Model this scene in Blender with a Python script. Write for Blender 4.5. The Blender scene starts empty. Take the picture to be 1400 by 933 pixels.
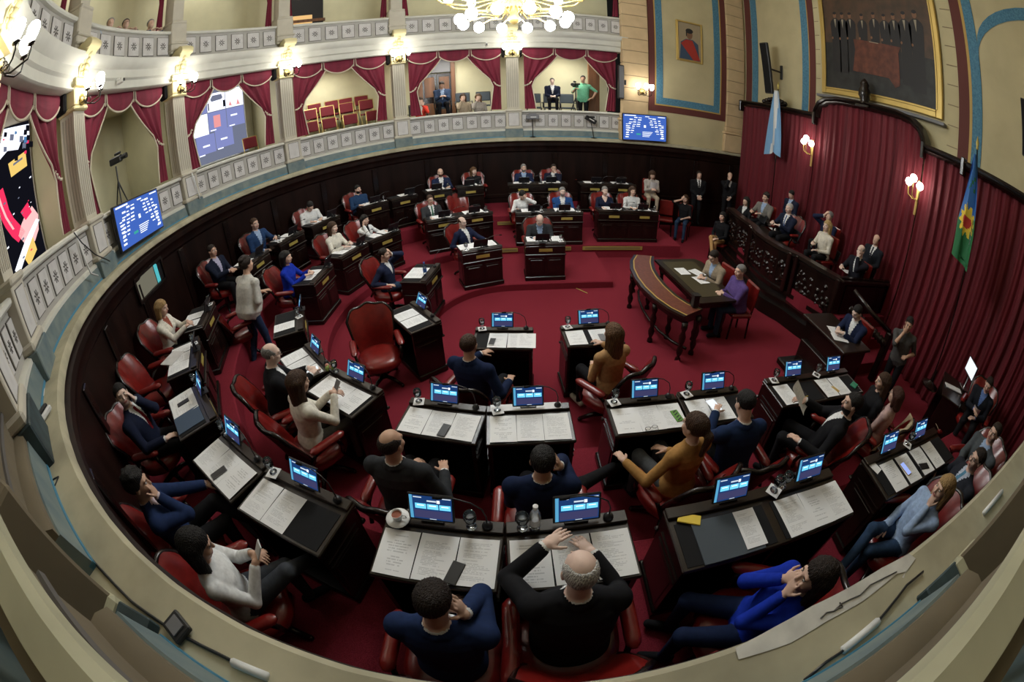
import bpy, bmesh, math, random
import numpy as np
from math import sin, cos, pi, radians, hypot, atan2, sqrt
from mathutils import Matrix, Vector
random.seed(7); RNG = np.random.default_rng(7)
SC = bpy.context.scene
COL = SC.collection
# ------------------------------------------------------------ camera (fisheye, equisolid), light, exposure
HC = 3.58                                   # camera height above the middle of the chamber floor
FPX, PITCH, ROLL, YAW = 572.0, radians(32.48), radians(-1.777), radians(-1.7)
def _rot():
    c, s = cos, sin
    base = np.array([[1,0,0],[0,0,-1],[0,1,0]], float)
    rr = np.array([[c(ROLL),-s(ROLL),0],[s(ROLL),c(ROLL),0],[0,0,1]])
    p = -PITCH; rp = np.array([[1,0,0],[0,c(p),-s(p)],[0,s(p),c(p)]])
    ry = np.array([[c(YAW),-s(YAW),0],[s(YAW),c(YAW),0],[0,0,1]])
    return ry @ rp @ base @ rr
RM = _rot()
cam_d = bpy.data.cameras.new('camera'); cam = bpy.data.objects.new('camera', cam_d); COL.objects.link(cam)
cam_d.type = 'PANO'; cam_d.sensor_width = 36; cam_d.panorama_type = 'FISHEYE_EQUISOLID'
cam_d.fisheye_lens = FPX/1400*36; cam_d.fisheye_fov = 6.2; cam_d.clip_start = 0.01
_m = np.eye(4); _m[:3,:3] = RM; _m[:3,3] = (0,0,HC)
cam.matrix_world = Matrix(_m.tolist()); SC.camera = cam
SC.view_settings.view_transform = 'Standard'; SC.view_settings.look = 'None'
SC.view_settings.gamma = 1; SC.view_settings.use_curve_mapping = False
SC.view_settings.exposure = 0.0
SC.cycles.use_denoising = True
SC.cycles.max_bounces = 5; SC.cycles.diffuse_bounces = 3; SC.cycles.glossy_bounces = 3
SC.cycles.transmission_bounces = 5; SC.cycles.transparent_max_bounces = 6
SC.cycles.sample_clamp_indirect = 4.0; SC.cycles.caustics_reflective = False; SC.cycles.caustics_refractive = False
W = bpy.data.worlds.new('world'); SC.world = W; W.use_nodes = True
W.node_tree.nodes['Background'].inputs[0].default_value = (0.45,0.45,0.42,1)
W.node_tree.nodes['Background'].inputs[1].default_value = 0.015
# brightness of the place's lamps and of the added hall fill
E_CHAND, E_SCONCE, E_FILL, E_UPPER, E_GALLERY = 96.0, 27.0, 60.0, 22.0, 48.0

# ------------------------------------------------------------ the plan: a horseshoe of rings around CX, CY, straight legs to the right
CX, CY, RLIP, XW = 0.24, 6.06, 5.92, 8.0
Z_IN, Z_MID, Z_OUT = 0.15, 0.33, 0.71        # floors of the three tiers
Z_LEDGE, Z_RAIL, Z_LINT, Z_UP, Z_UPRAIL, Z_TOP = 2.66, 3.48, 5.42, 5.93, 6.60, 9.6
def ray(px, py):                             # direction of a point of the photograph (1400 x 933)
    dx, dy = px-700, -(py-466.5); r = hypot(dx,dy) or 1e-9
    th = 2*math.asin(min(1, r/(2*FPX))); s = sin(th)/r
    return RM @ np.array([dx*s, dy*s, -cos(th)])
def at(px, py, z):
    d = ray(px,py); t = (z-HC)/d[2]; return np.array([d[0]*t, d[1]*t, z])
def atx(px, py, X):
    d = ray(px,py); t = X/d[0]; return np.array([X, d[1]*t, HC+d[2]*t])
def aty(px, py, Y):
    d = ray(px,py); t = Y/d[1]; return np.array([d[0]*t, Y, HC+d[2]*t])
def pol(deg, r):
    return CX+r*cos(radians(deg)), CY+r*sin(radians(deg))
def st_pos(st, r):
    k, v = st
    if k == 'n': return (v, CY-r)
    if k == 'f': return (v, CY+r)
    return pol(v, r)
def stations(n_from, f_to, da=3.0, dx=0.6):
    o = []
    x = n_from
    while x > CX+0.05: o.append(('n',x)); x -= dx
    a = -90.0
    while a > -270.01: o.append(('a',a)); a -= da
    x = CX+dx
    while x < f_to: o.append(('f',x)); x += dx
    o.append(('f',f_to)); return o

# ------------------------------------------------------------ materials
MATS = {}
def mat(name, col=(.5,.5,.5), rough=.5, metal=0.0, emit=None, estr=0.0, noise=0.0, nscale=20.0, spec=None, coat=0.0, bump=0.0, trans=0.0, alpha=1.0, stretch=(1,1,1), col2=None, detail=4):
    if name in MATS: return MATS[name]
    m = bpy.data.materials.new(name); m.use_nodes = True; nt = m.node_tree; b = nt.nodes['Principled BSDF']
    b.inputs['Base Color'].default_value = (*col,1); b.inputs['Roughness'].default_value = rough; b.inputs['Metallic'].default_value = metal
    if spec is not None: b.inputs['Specular IOR Level'].default_value = spec
    if coat: b.inputs['Coat Weight'].default_value = coat; b.inputs['Coat Roughness'].default_value = .2
    if emit: b.inputs['Emission Color'].default_value = (*emit,1); b.inputs['Emission Strength'].default_value = estr
    if trans: b.inputs['Transmission Weight'].default_value = trans
    if alpha < 1: b.inputs['Alpha'].default_value = alpha
    if noise or col2 or bump:
        tc = nt.nodes.new('ShaderNodeTexCoord'); mp = nt.nodes.new('ShaderNodeMapping'); mp.inputs['Scale'].default_value = stretch
        nz = nt.nodes.new('ShaderNodeTexNoise'); nz.inputs['Scale'].default_value = nscale; nz.inputs['Detail'].default_value = detail
        nt.links.new(tc.outputs['Object'], mp.inputs[0]); nt.links.new(mp.outputs[0], nz.inputs['Vector'])
        if noise or col2:
            cr = nt.nodes.new('ShaderNodeValToRGB'); cr.color_ramp.elements[0].position = .3; cr.color_ramp.elements[1].position = .7
            c0 = col2 or tuple(max(0,c*(1-noise)) for c in col); c1 = col if col2 else tuple(min(1,c*(1+noise)) for c in col)
            cr.color_ramp.elements[0].color = (*c0,1); cr.color_ramp.elements[1].color = (*c1,1)
            nt.links.new(nz.outputs['Fac'], cr.inputs[0]); nt.links.new(cr.outputs[0], b.inputs['Base Color'])
        if bump:
            bp = nt.nodes.new('ShaderNodeBump'); bp.inputs['Strength'].default_value = bump; bp.inputs['Distance'].default_value = .02
            nt.links.new(nz.outputs['Fac'], bp.inputs['Height']); nt.links.new(bp.outputs[0], b.inputs['Normal'])
    MATS[name] = m; return m
def emis(name, col, s, sample=True):
    if name in MATS: return MATS[name]
    m = bpy.data.materials.new(name); m.use_nodes = True; nt = m.node_tree; nt.nodes.clear()
    e = nt.nodes.new('ShaderNodeEmission'); e.inputs[0].default_value = (*col,1); e.inputs[1].default_value = s
    o = nt.nodes.new('ShaderNodeOutputMaterial'); nt.links.new(e.outputs[0], o.inputs[0])
    if not sample: m.cycles.emission_sampling = 'NONE'
    MATS[name] = m; return m
def paper_mat(name, style):
    m = bpy.data.materials.new(name); m.use_nodes = True; nt = m.node_tree; b = nt.nodes['Principled BSDF']
    N = nt.nodes.new; L = nt.links.new
    b.inputs['Roughness'].default_value = .8; b.inputs['Specular IOR Level'].default_value = .1
    tc = N('ShaderNodeTexCoord'); sp = N('ShaderNodeSeparateXYZ'); L(tc.outputs['UV'], sp.inputs[0])
    oi = N('ShaderNodeObjectInfo')
    def mth(op, a, bb=None, c=None):
        n = N('ShaderNodeMath'); n.operation = op
        for i, v in enumerate((a,bb,c)):
            if v is None: continue
            if isinstance(v,(int,float)): n.inputs[i].default_value = v
            else: L(v, n.inputs[i])
        return n.outputs[0]
    u, v = sp.outputs[0], sp.outputs[1]
    lines = mth('GREATER_THAN', mth('FRACT', mth('MULTIPLY', v, 30.0 if style == 'text' else 17.0)), .55)
    row = mth('FLOOR', mth('MULTIPLY', v, 30.0 if style == 'text' else 17.0))
    cb = N('ShaderNodeCombineXYZ'); L(mth('MULTIPLY',u,26.0), cb.inputs[0]); L(mth('MULTIPLY',row,7.31), cb.inputs[1]); L(mth('MULTIPLY',oi.outputs['Random'],50.0), cb.inputs[2])
    nz = N('ShaderNodeTexNoise'); nz.inputs['Scale'].default_value = 1.0; nz.inputs['Detail'].default_value = 1; L(cb.outputs[0], nz.inputs['Vector'])
    wd = mth('GREATER_THAN', nz.outputs['Fac'], .42)
    wn = N('ShaderNodeTexWhiteNoise'); wn.noise_dimensions = '2D'; cb2 = N('ShaderNodeCombineXYZ'); L(row, cb2.inputs[0]); L(oi.outputs['Random'], cb2.inputs[1]); L(cb2.outputs[0], wn.inputs['Vector'])
    if style == 'text':
        end = mth('ADD', mth('MULTIPLY', wn.outputs['Value'], .5), .5)
        inx = mth('MULTIPLY', mth('GREATER_THAN',u,.14), mth('LESS_THAN', u, mth('MULTIPLY', end, .88)))
        gate = mth('GREATER_THAN', wn.outputs['Value'], .12)
    else:
        half = mth('MULTIPLY', wn.outputs['Value'], .34)
        inx = mth('LESS_THAN', mth('ABSOLUTE', mth('SUBTRACT',u,.5)), half)
        gate = mth('GREATER_THAN', wn.outputs['Value'], .35)
    iny = mth('MULTIPLY', mth('GREATER_THAN',v,.1), mth('LESS_THAN',v,.9))
    ink = mth('MULTIPLY', mth('MULTIPLY', mth('MULTIPLY',lines,wd), mth('MULTIPLY',inx,iny)), gate)
    mx = N('ShaderNodeMix'); mx.data_type = 'RGBA'; L(mth('MULTIPLY',ink,.34), mx.inputs[0])
    mx.inputs[6].default_value = (.80,.80,.80,1); mx.inputs[7].default_value = (.12,.12,.13,1)
    L(mx.outputs[2], b.inputs['Base Color'])
    MATS[name] = m; return m
mat('carpet',(.20,.020,.033),.95,noise=.35,nscale=160,spec=.1,bump=.2)
mat('wood',(.009,.004,.003),.26,noise=.5,nscale=9,stretch=(1,1,.12),spec=.5)
mat('wood_panel',(.011,.0042,.003),.40,noise=.55,nscale=5,stretch=(1,1,.15),spec=.22)
mat('wood_top',(.016,.010,.007),.28,noise=.4,nscale=14,stretch=(1,.15,1))
mat('wood_black',(.006,.004,.003),.25)
mat('door_wood',(.16,.07,.03),.45,noise=.4,nscale=8,stretch=(1,1,.1))
mat('leather',(.17,.009,.007),.30,noise=.18,nscale=14,coat=.25)
mat('leather_dark',(.08,.005,.007),.45,noise=.2,nscale=14)
mat('tan_leather',(.28,.07,.03),.5,noise=.2,nscale=25)
mat('brass',(.50,.40,.10),.45,metal=.35)
mat('gold',(.62,.44,.14),.4,metal=.6)
mat('steel',(.5,.5,.5),.3,metal=1)
mat('black',(.012,.012,.014),.4); mat('black_matte',(.010,.010,.011),.8,spec=.2)
mat('grey_plastic',(.16,.16,.17),.5); mat('white_plastic',(.7,.7,.68),.45)
mat('cream',(.60,.52,.36),.8,noise=.07,nscale=3)
mat('cream_wall',(.60,.56,.37),.85,noise=.06,nscale=2)
mat('hall_wall',(.52,.45,.265),.85,noise=.08,nscale=1.5)
mat('cornice',(.60,.59,.52),.7,noise=.06,nscale=3)
mat('bal_shade',(.15,.12,.075),.85,noise=.12,nscale=4); mat('rail_near',(.40,.38,.25),.7,noise=.15,nscale=6)  # balustrade colour darkened to stand for the shade close to the camera
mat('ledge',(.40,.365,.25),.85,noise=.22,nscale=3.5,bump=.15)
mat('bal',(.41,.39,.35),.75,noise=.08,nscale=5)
mat('bal_panel',(.58,.56,.54),.7,noise=.08,nscale=8)
mat('bal_line',(.10,.09,.08),.7)
mat('marble',(.20,.24,.22),.6,noise=.4,nscale=5,col2=(.10,.15,.17),detail=8)
mat('marble_dark',(.030,.050,.055),.6,noise=.5,nscale=7,detail=8)
mat('blue_edge',(.06,.22,.34),.6)
mat('column',(.52,.48,.39),.75,noise=.06,nscale=4)
mat('fluting',(.36,.33,.26),.8)
mat('gilt_plaster',(.75,.66,.36),.5)
mat('drape',(.17,.010,.030),.8,noise=.25,nscale=6,stretch=(1,1,.1))
mat('drape_trim',(.62,.55,.42),.8)
mat('curtain',(.115,.003,.010),.75,noise=.25,nscale=5,stretch=(1,1,.05))
mat('blue_band',(.10,.26,.36),.8,noise=.4,nscale=28,col2=(.05,.15,.24))
mat('gold_line',(.50,.32,.08),.6)
mat('maroon_band',(.115,.030,.024),.8)
mat('sand_stone',(.60,.44,.25),.8,noise=.08,nscale=3)
mat('joint',(.25,.19,.12),.9)
mat('chair_fabric_red',(.16,.010,.018),.8); mat('chair_gold',(.55,.42,.15),.4,metal=.6)
mat('chair_fabric_grey',(.06,.075,.09),.8)
mat('plaster_patch',(.62,.60,.55),.9,noise=.15,nscale=12)
def glassy(name, col, alpha):
    m = bpy.data.materials.new(name); m.use_nodes = True; nt = m.node_tree; nt.nodes.clear(); N = nt.nodes.new
    t = N('ShaderNodeBsdfTransparent'); t.inputs[0].default_value = (*col,1)
    g = N('ShaderNodeBsdfGlossy'); g.inputs['Roughness'].default_value = .08; g.inputs[0].default_value = (.9,.95,1,1)
    fr = N('ShaderNodeFresnel'); fr.inputs[0].default_value = 1.5
    ad = N('ShaderNodeMath'); ad.operation = 'ADD'; ad.inputs[1].default_value = alpha; nt.links.new(fr.outputs[0], ad.inputs[0])
    mx = N('ShaderNodeMixShader'); nt.links.new(ad.outputs[0], mx.inputs[0]); nt.links.new(t.outputs[0], mx.inputs[1]); nt.links.new(g.outputs[0], mx.inputs[2])
    o = N('ShaderNodeOutputMaterial'); nt.links.new(mx.outputs[0], o.inputs[0]); MATS[name] = m; return m
glassy('glass',(.93,.95,.96),.10); glassy('pane',(.8,.85,.85),.08)
mat('water',(.6,.65,.66),.1,alpha=.35)
paper_mat('paper_text','text'); paper_mat('paper_title','title')
mat('paper_plain',(.80,.80,.80),.8,spec=.1)
emis('scr_bg',(.012,.045,.16),1.0,False); emis('scr_bar',(.10,.38,.62),1.0,False); emis('scr_box',(.16,.62,.92),1.25,False)
emis('scr_text',(.65,.75,.85),1.0,False); emis('scr_white',(.9,.95,1),1.3,False); emis('scr_low',(.05,.05,.13),1.0,False)
emis('bulb',(.94,.985,1.0),E_CHAND); emis('tulip',(1.0,.96,.86),E_SCONCE)

# ------------------------------------------------------------ mesh helpers
class MB:
    """collects shapes and links them as ONE mesh object"""
    def __init__(s): s.v = []; s.f = []; s.m = []; s.uv = {}; s.mats = []; s.cur = 0
    def use(s, name):
        if name not in s.mats: s.mats.append(name)
        s.cur = s.mats.index(name); return s
    def face(s, ids, uv=None):
        s.f.append(tuple(ids)); s.m.append(s.cur)
        if uv: s.uv[len(s.f)-1] = uv
    def add(s, vs): i = len(s.v); s.v += [tuple(map(float,p)) for p in vs]; return i
    def quad(s, a, b, c, d, uv=True):
        i = s.add((a,b,c,d)); s.face((i,i+1,i+2,i+3), [(0,0),(1,0),(1,1),(0,1)] if uv else None); return s
    def box(s, c, d, rz=0.0, ch=0.0, rx=0.0, ry=0.0):
        M = Matrix.Translation(c) @ Matrix.Rotation(rz,4,'Z') @ Matrix.Rotation(rx,4,'X') @ Matrix.Rotation(ry,4,'Y')
        hx, hy, hz = d[0]/2, d[1]/2, d[2]/2; ch = min(ch, hx*.9, hy*.9, hz*.9)
        if ch <= 0:
            i = s.add([M @ Vector((x*hx,y*hy,z*hz)) for z in (-1,1) for y in (-1,1) for x in (-1,1)])
            for f in ((0,2,3,1),(4,5,7,6),(0,1,5,4),(2,6,7,3),(0,4,6,2),(1,3,7,5)): s.face([i+k for k in f])
            return s
        idx = {}
        for sx in (-1,1):
            for sy in (-1,1):
                for sz in (-1,1):
                    for a in range(3):
                        p = [sx*(hx-ch),sy*(hy-ch),sz*(hz-ch)]; p[a] = (sx*hx,sy*hy,sz*hz)[a]
                        idx[(sx,sy,sz,a)] = s.add([M @ Vector(p)])
        for a in range(3):
            b, c2 = [k for k in range(3) if k != a]
            for sg in (-1,1):
                q = []
                for u, w in ((-1,-1),(1,-1),(1,1),(-1,1)):
                    t = [0,0,0]; t[a] = sg; t[b] = u; t[c2] = w; q.append(idx[(*t,a)])
                s.face(q if (sg > 0) ^ (a == 1) else q[::-1])
        for a in range(3):
            b, c2 = [k for k in range(3) if k != a]
            for u in (-1,1):
                for w in (-1,1):
                    t0 = [0,0,0]; t1 = [0,0,0]; t0[a] = -1; t1[a] = 1
                    for t in (t0,t1): t[b] = u; t[c2] = w
                    q = [idx[(*t0,b)], idx[(*t1,b)], idx[(*t1,c2)], idx[(*t0,c2)]]
                    s.face(q if (u*w > 0) ^ (a == 1) else q[::-1])
        for sx in (-1,1):
            for sy in (-1,1):
                for sz in (-1,1):
                    q = [idx[(sx,sy,sz,k)] for k in range(3)]; s.face(q if sx*sy*sz > 0 else q[::-1])
        return s
    def tube(s, pts, r, n=8, caps=True, sx=1.0):
        pts = [Vector(p) for p in pts]; R = r if isinstance(r,(list,tuple)) else [r]*len(pts)
        rings = []; up = None
        for i, p in enumerate(pts):
            t = (pts[min(i+1,len(pts)-1)]-pts[max(i-1,0)]).normalized()
            if up is None: up = Vector((0,0,1)) if abs(t.z) < .9 else Vector((1,0,0))
            a = t.cross(up)
            if a.length < 1e-5: a = t.cross(Vector((0,1,0)))
            a.normalize(); b = a.cross(t).normalized(); up = b
            rings.append(s.add([p + (a*cos(2*pi*k/n)*sx + b*sin(2*pi*k/n))*R[i] for k in range(n)]))
        for q, w in zip(rings, rings[1:]):
            for k in range(n): s.face((q+k, w+k, w+(k+1)%n, q+(k+1)%n))
        if caps:
            s.face([rings[0]+k for k in range(n)]); s.face([rings[-1]+k for k in range(n)][::-1])
        return s
    def lathe(s, prof, c=(0,0,0), n=16, sx=1, sy=1, axis=None):
        c = Vector(c); rings = []
        for r, z in prof:
            pts = [Vector((r*cos(2*pi*k/n)*sx, r*sin(2*pi*k/n)*sy, z)) for k in range(n)]
            if axis is not None:
                q = Vector((0,0,1)).rotation_difference(Vector(axis)); pts = [q @ p for p in pts]
            rings.append(s.add([c+p for p in pts]))
        for q, w in zip(rings, rings[1:]):
            for k in range(n): s.face((q+k, q+(k+1)%n, w+(k+1)%n, w+k))
        if prof[0][0] > 1e-4: s.face([rings[0]+k for k in range(n)][::-1])
        if prof[-1][0] > 1e-4: s.face([rings[-1]+k for k in range(n)])
        return s
    def ball(s, c, r, n=10, m=6, sz=1.0):
        return s.lathe([(r*sin(pi*i/m)+1e-5, -r*sz*cos(pi*i/m)) for i in range(m+1)], c, n)
    def grid(s, fn, nu, nv, uv=True, closed=False):
        i0 = s.add([fn(i/nu, j/nv) for j in range(nv+1) for i in range(nu+1)])
        for j in range(nv):
            for i in range(nu):
                a = i0+j*(nu+1)+i
                s.face((a,a+1,a+nu+2,a+nu+1), [(i/nu,j/nv),((i+1)/nu,j/nv),((i+1)/nu,(j+1)/nv),(i/nu,(j+1)/nv)] if uv else None)
        return s
    def sweep(s, sts, prof, closed=False, caps=False):
        rows = [s.add([(*st_pos(st,r), z) for r, z in prof]) for st in sts]; n = len(prof)
        for a, b in zip(rows, rows[1:]):
            for k in range(n if closed else n-1): s.face((a+k, b+k, b+(k+1)%n, a+(k+1)%n))
        if caps:
            s.face([rows[0]+k for k in range(n)]); s.face([rows[-1]+k for k in range(n)][::-1])
        return s
    def prism(s, poly, z0, z1):
        n = len(poly); a = s.add([(*p,z0) for p in poly]); b = s.add([(*p,z1) for p in poly])
        s.face([a+k for k in range(n)][::-1]); s.face([b+k for k in range(n)])
        for k in range(n): s.face((a+k, a+(k+1)%n, b+(k+1)%n, b+k))
        return s
    def build(s, name, parent=None, smooth=False, auto=None, loc=None, rz=0.0):
        me = bpy.data.meshes.new(name); me.from_pydata(s.v, [], s.f)
        for n in s.mats or ['cream']: me.materials.append(MATS[n])
        if len(s.mats) > 1: me.polygons.foreach_set('material_index', s.m)
        if s.uv:
            ul = me.uv_layers.new(name='uv')
            for fi, uvs in s.uv.items():
                ls = me.polygons[fi].loop_start
                for k, t in enumerate(uvs): ul.data[ls+k].uv = t
        if smooth: me.polygons.foreach_set('use_smooth', [True]*len(me.polygons))
        me.update()
        if smooth and auto: me.set_sharp_from_angle(angle=radians(auto))
        o = bpy.data.objects.new(name, me); COL.objects.link(o)
        if parent is not None: o.parent = parent
        if loc is not None: o.location = tuple(map(float,loc))
        o.rotation_euler = (0,0,rz); return o
def tag(o, label, cat, group=None, kind=None):
    if label: o['label'] = label
    if cat: o['category'] = cat
    if group: o['group'] = group
    if kind: o['kind'] = kind
    return o
def thing(name, label, cat, loc=(0,0,0), rz=0.0, group=None):
    o = bpy.data.objects.new(name, None); COL.objects.link(o); o.empty_display_size = .1
    o.location = tuple(map(float,loc)); o.rotation_euler = (0,0,rz); return tag(o, label, cat, group)
def struct(o, label=None): 
    o['kind'] = 'structure'
    if label: o['label'] = label; o['category'] = o.get('category') or 'room'
    return o
KIDS = {}
def dup(root, loc, rz, label, group=None):
    r = root.copy(); COL.objects.link(r); r.location = tuple(map(float,loc)); r.rotation_euler = (0,0,rz); r['label'] = label
    if group: r['group'] = group
    for ch in list(root.children):
        c = ch.copy(); COL.objects.link(c); c.parent = r
        for g in ch.children:
            d = g.copy(); COL.objects.link(d); d.parent = c
    return r
FIRST = {}
def place(key, maker, loc, rz, label, group=None):
    """the first of a kind is built, later ones are copies of it with their parts"""
    if key not in FIRST:
        o = maker(); FIRST[key] = o; o.location = tuple(map(float,loc)); o.rotation_euler = (0,0,rz); o['label'] = label
        if group: o['group'] = group
        return o
    return dup(FIRST[key], loc, rz, label, group)
# ============================================================ THE SETTING
FULL = stations(XW, XW)
GAL = stations(3.9, 3.9)
def inner_region(sts, r): return [st_pos(st, r) for st in sts]
m = MB().use('carpet'); m.prism([(-7,-1.2),(9.2,-1.2),(9.2,13.4),(-7,13.4)], -.12, 0.0); struct(m.build('floor'), 'dark red carpet covering the middle of the chamber')
def tier(name, rin, z0, z, n_to, f_to, label):
    mb = MB().use('carpet'); sts = stations(n_to, f_to)
    mb.sweep(sts, [(rin,z0-.02),(rin,z-.02),(rin+.02,z),(6.02,z)])
    for st in (sts[0], sts[-1]):
        q = [(*st_pos(st,r),zz) for r, zz in ((rin,z0-.02),(rin,z),(6.02,z),(6.02,z0-.02))]
        mb.quad(*q, uv=False)
    struct(mb.build(name), label)
tier('floor_lower_tier', 1.40, 0, Z_IN, 2.6, 2.3, 'red carpeted step under the innermost ring of desks')
tier('floor_middle_tier', 3.10, 0, Z_MID, 4.35, 4.55, 'red carpeted tier under the middle ring of desks')
tier('floor_upper_tier', 4.52, 0, Z_OUT, 7.4, 4.5, 'red carpeted tier under the outermost ring of desks')
# dark wood wall under the ledge
m = MB().use('wood_panel')
m.sweep(FULL, [(6.0,-.02),(6.0,.86),(5.97,.88),(5.97,.96),(6.0,.98),(6.0,2.22),(5.96,2.26),(5.95,2.36),(5.90,2.42),(5.90,2.50),(6.0,2.56)])
struct(m.build('wall_below_gallery', smooth=True, auto=35), 'dark wood panelled wall running round the chamber under the ledge')
m = MB().use('wood')
for st in stations(XW-.4, XW-.4, da=14.5, dx=1.5):
    for r0 in (5.985,):
        x, y = st_pos(st, r0); a = radians(st[1]) if st[0] == 'a' else (-pi/2 if st[0] == 'n' else pi/2)
        m.box((x,y,1.58), (.05,.16,1.26), rz=a, ch=.012)
struct(m.build('trim_wood_pilasters'), 'flat dark wood strips dividing the panelled wall')
# ledge
m = MB().use('ledge'); m.sweep(FULL, [(6.02,2.55),(5.95,2.55),(5.92,2.57),(5.92,2.62),(5.94,Z_LEDGE),(6.24,Z_LEDGE+.015)])
struct(m.build('trim_ledge', smooth=True, auto=40), 'worn cream plaster ledge round the chamber above the wood wall')
# patched and cracked plaster on the ledge in front
m = MB().use('plaster_patch')
pts_a = [at(x,y,Z_LEDGE+.004) for x, y in ((1005,886),(1060,857),(1110,829),(1160,804),(1205,777),(1243,757),(1252,764),(1233,790))]
pts_b = [at(x,y,Z_LEDGE+.004) for x, y in ((1010,902),(1080,880),(1130,850),(1180,822),(1208,800),(1226,785),(1238,782),(1236,791))]
for k in range(len(pts_a)-1): m.quad(pts_a[k], pts_b[k], pts_b[k+1], pts_a[k+1], uv=False)
struct(m.build('trim_plaster_patch'), 'pale rough plaster patch on the ledge at lower right')
m = MB().use('bal_line')
crack = [(1122,846),(1130,838),(1140,836),(1150,826),(1162,820),(1176,814),(1190,800),(1210,790),(1226,782)]
m.tube([at(x,y,Z_LEDGE+.006) for x, y in crack], .0022, n=4); m.tube([at(x,y,Z_LEDGE+.006) for x, y in ((1140,836),(1146,832),(1152,830),(1148,824))], .003, n=4)
struct(m.build('trim_plaster_crack'), 'thin dark crack in the plaster of the ledge')
# gallery floor, steps and back wall, ceilings
m = MB().use('marble'); m.sweep(GAL, [(6.0,2.55),(6.2,2.62),(6.75,2.62),(6.75,2.95),(7.25,2.95),(7.25,3.22),(8.7,3.22)]); struct(m.build('floor_gallery'), 'stepped floor of the first gallery behind the balustrade')
m = MB().use('cream_wall'); m.sweep(GAL, [(8.3,2.5),(8.3,Z_LINT+.1)]); struct(m.build('wall_gallery_back'), 'cream back wall of the first gallery')
m = MB().use('cream'); m.sweep(GAL, [(6.25,Z_LINT+.08),(8.32,Z_LINT+.08)]); struct(m.build('ceiling_gallery'), 'pale ceiling of the first gallery')
m = MB().use('cream_wall')
for a in (-129.0,-156.6,174.9,145.6,116.0):
    x, y = pol(a, 7.45); m.box((x,y,4.0), (1.7,.12,3.0), rz=radians(a))
struct(m.build('wall_gallery_partitions'), 'cream cross walls between the gallery boxes')
# entablature: lintel, fascia, cornice with the upper gallery on it
m = MB().use('cornice')
m.sweep(GAL, [(6.62,Z_LINT+.06),(6.16,Z_LINT),(6.12,Z_LINT+.02),(6.12,Z_LINT+.16),(6.07,Z_LINT+.19),(6.07,Z_LINT+.34),(6.0,Z_LINT+.38),(5.95,Z_LINT+.44),(5.93,Z_UP),(6.16,Z_UP+.02)])
struct(m.build('trim_cornice', smooth=True, auto=35), 'pale moulded cornice between the two galleries')
m = MB().use('cornice'); m.sweep(GAL, [(6.1,Z_UP),(8.3,Z_UP)]); struct(m.build('floor_upper_gallery'), 'floor of the upper gallery')
m = MB().use('cream_wall'); m.sweep(GAL, [(8.1,Z_UP),(8.1,Z_TOP)]); struct(m.build('wall_upper_gallery'), 'pale yellow back wall of the upper gallery')
m = MB().use('cream'); m.prism([(-9,-3),(9,-3),(9,15.2),(-9,15.2)], Z_TOP, Z_TOP+.1); struct(m.build('ceiling'), 'plain pale ceiling high over the chamber')
def ring_at(s, r):
    """s in degrees running clockwise from -90 (near leg) to -270 (far leg); beyond either end it is a straight leg of R*rad metres"""
    if s > -90: return (CX+radians(s+90)*6.2, CY-r), -pi/2
    if s < -270: return (CX+radians(-270-s)*6.2, CY+r), pi/2
    return pol(s, r), radians(s)
COL_S = [-78.4,-104.0,-129.0,-156.6,-185.1,-214.4,-244.0,-273.4]
END_S = -304.6
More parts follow.
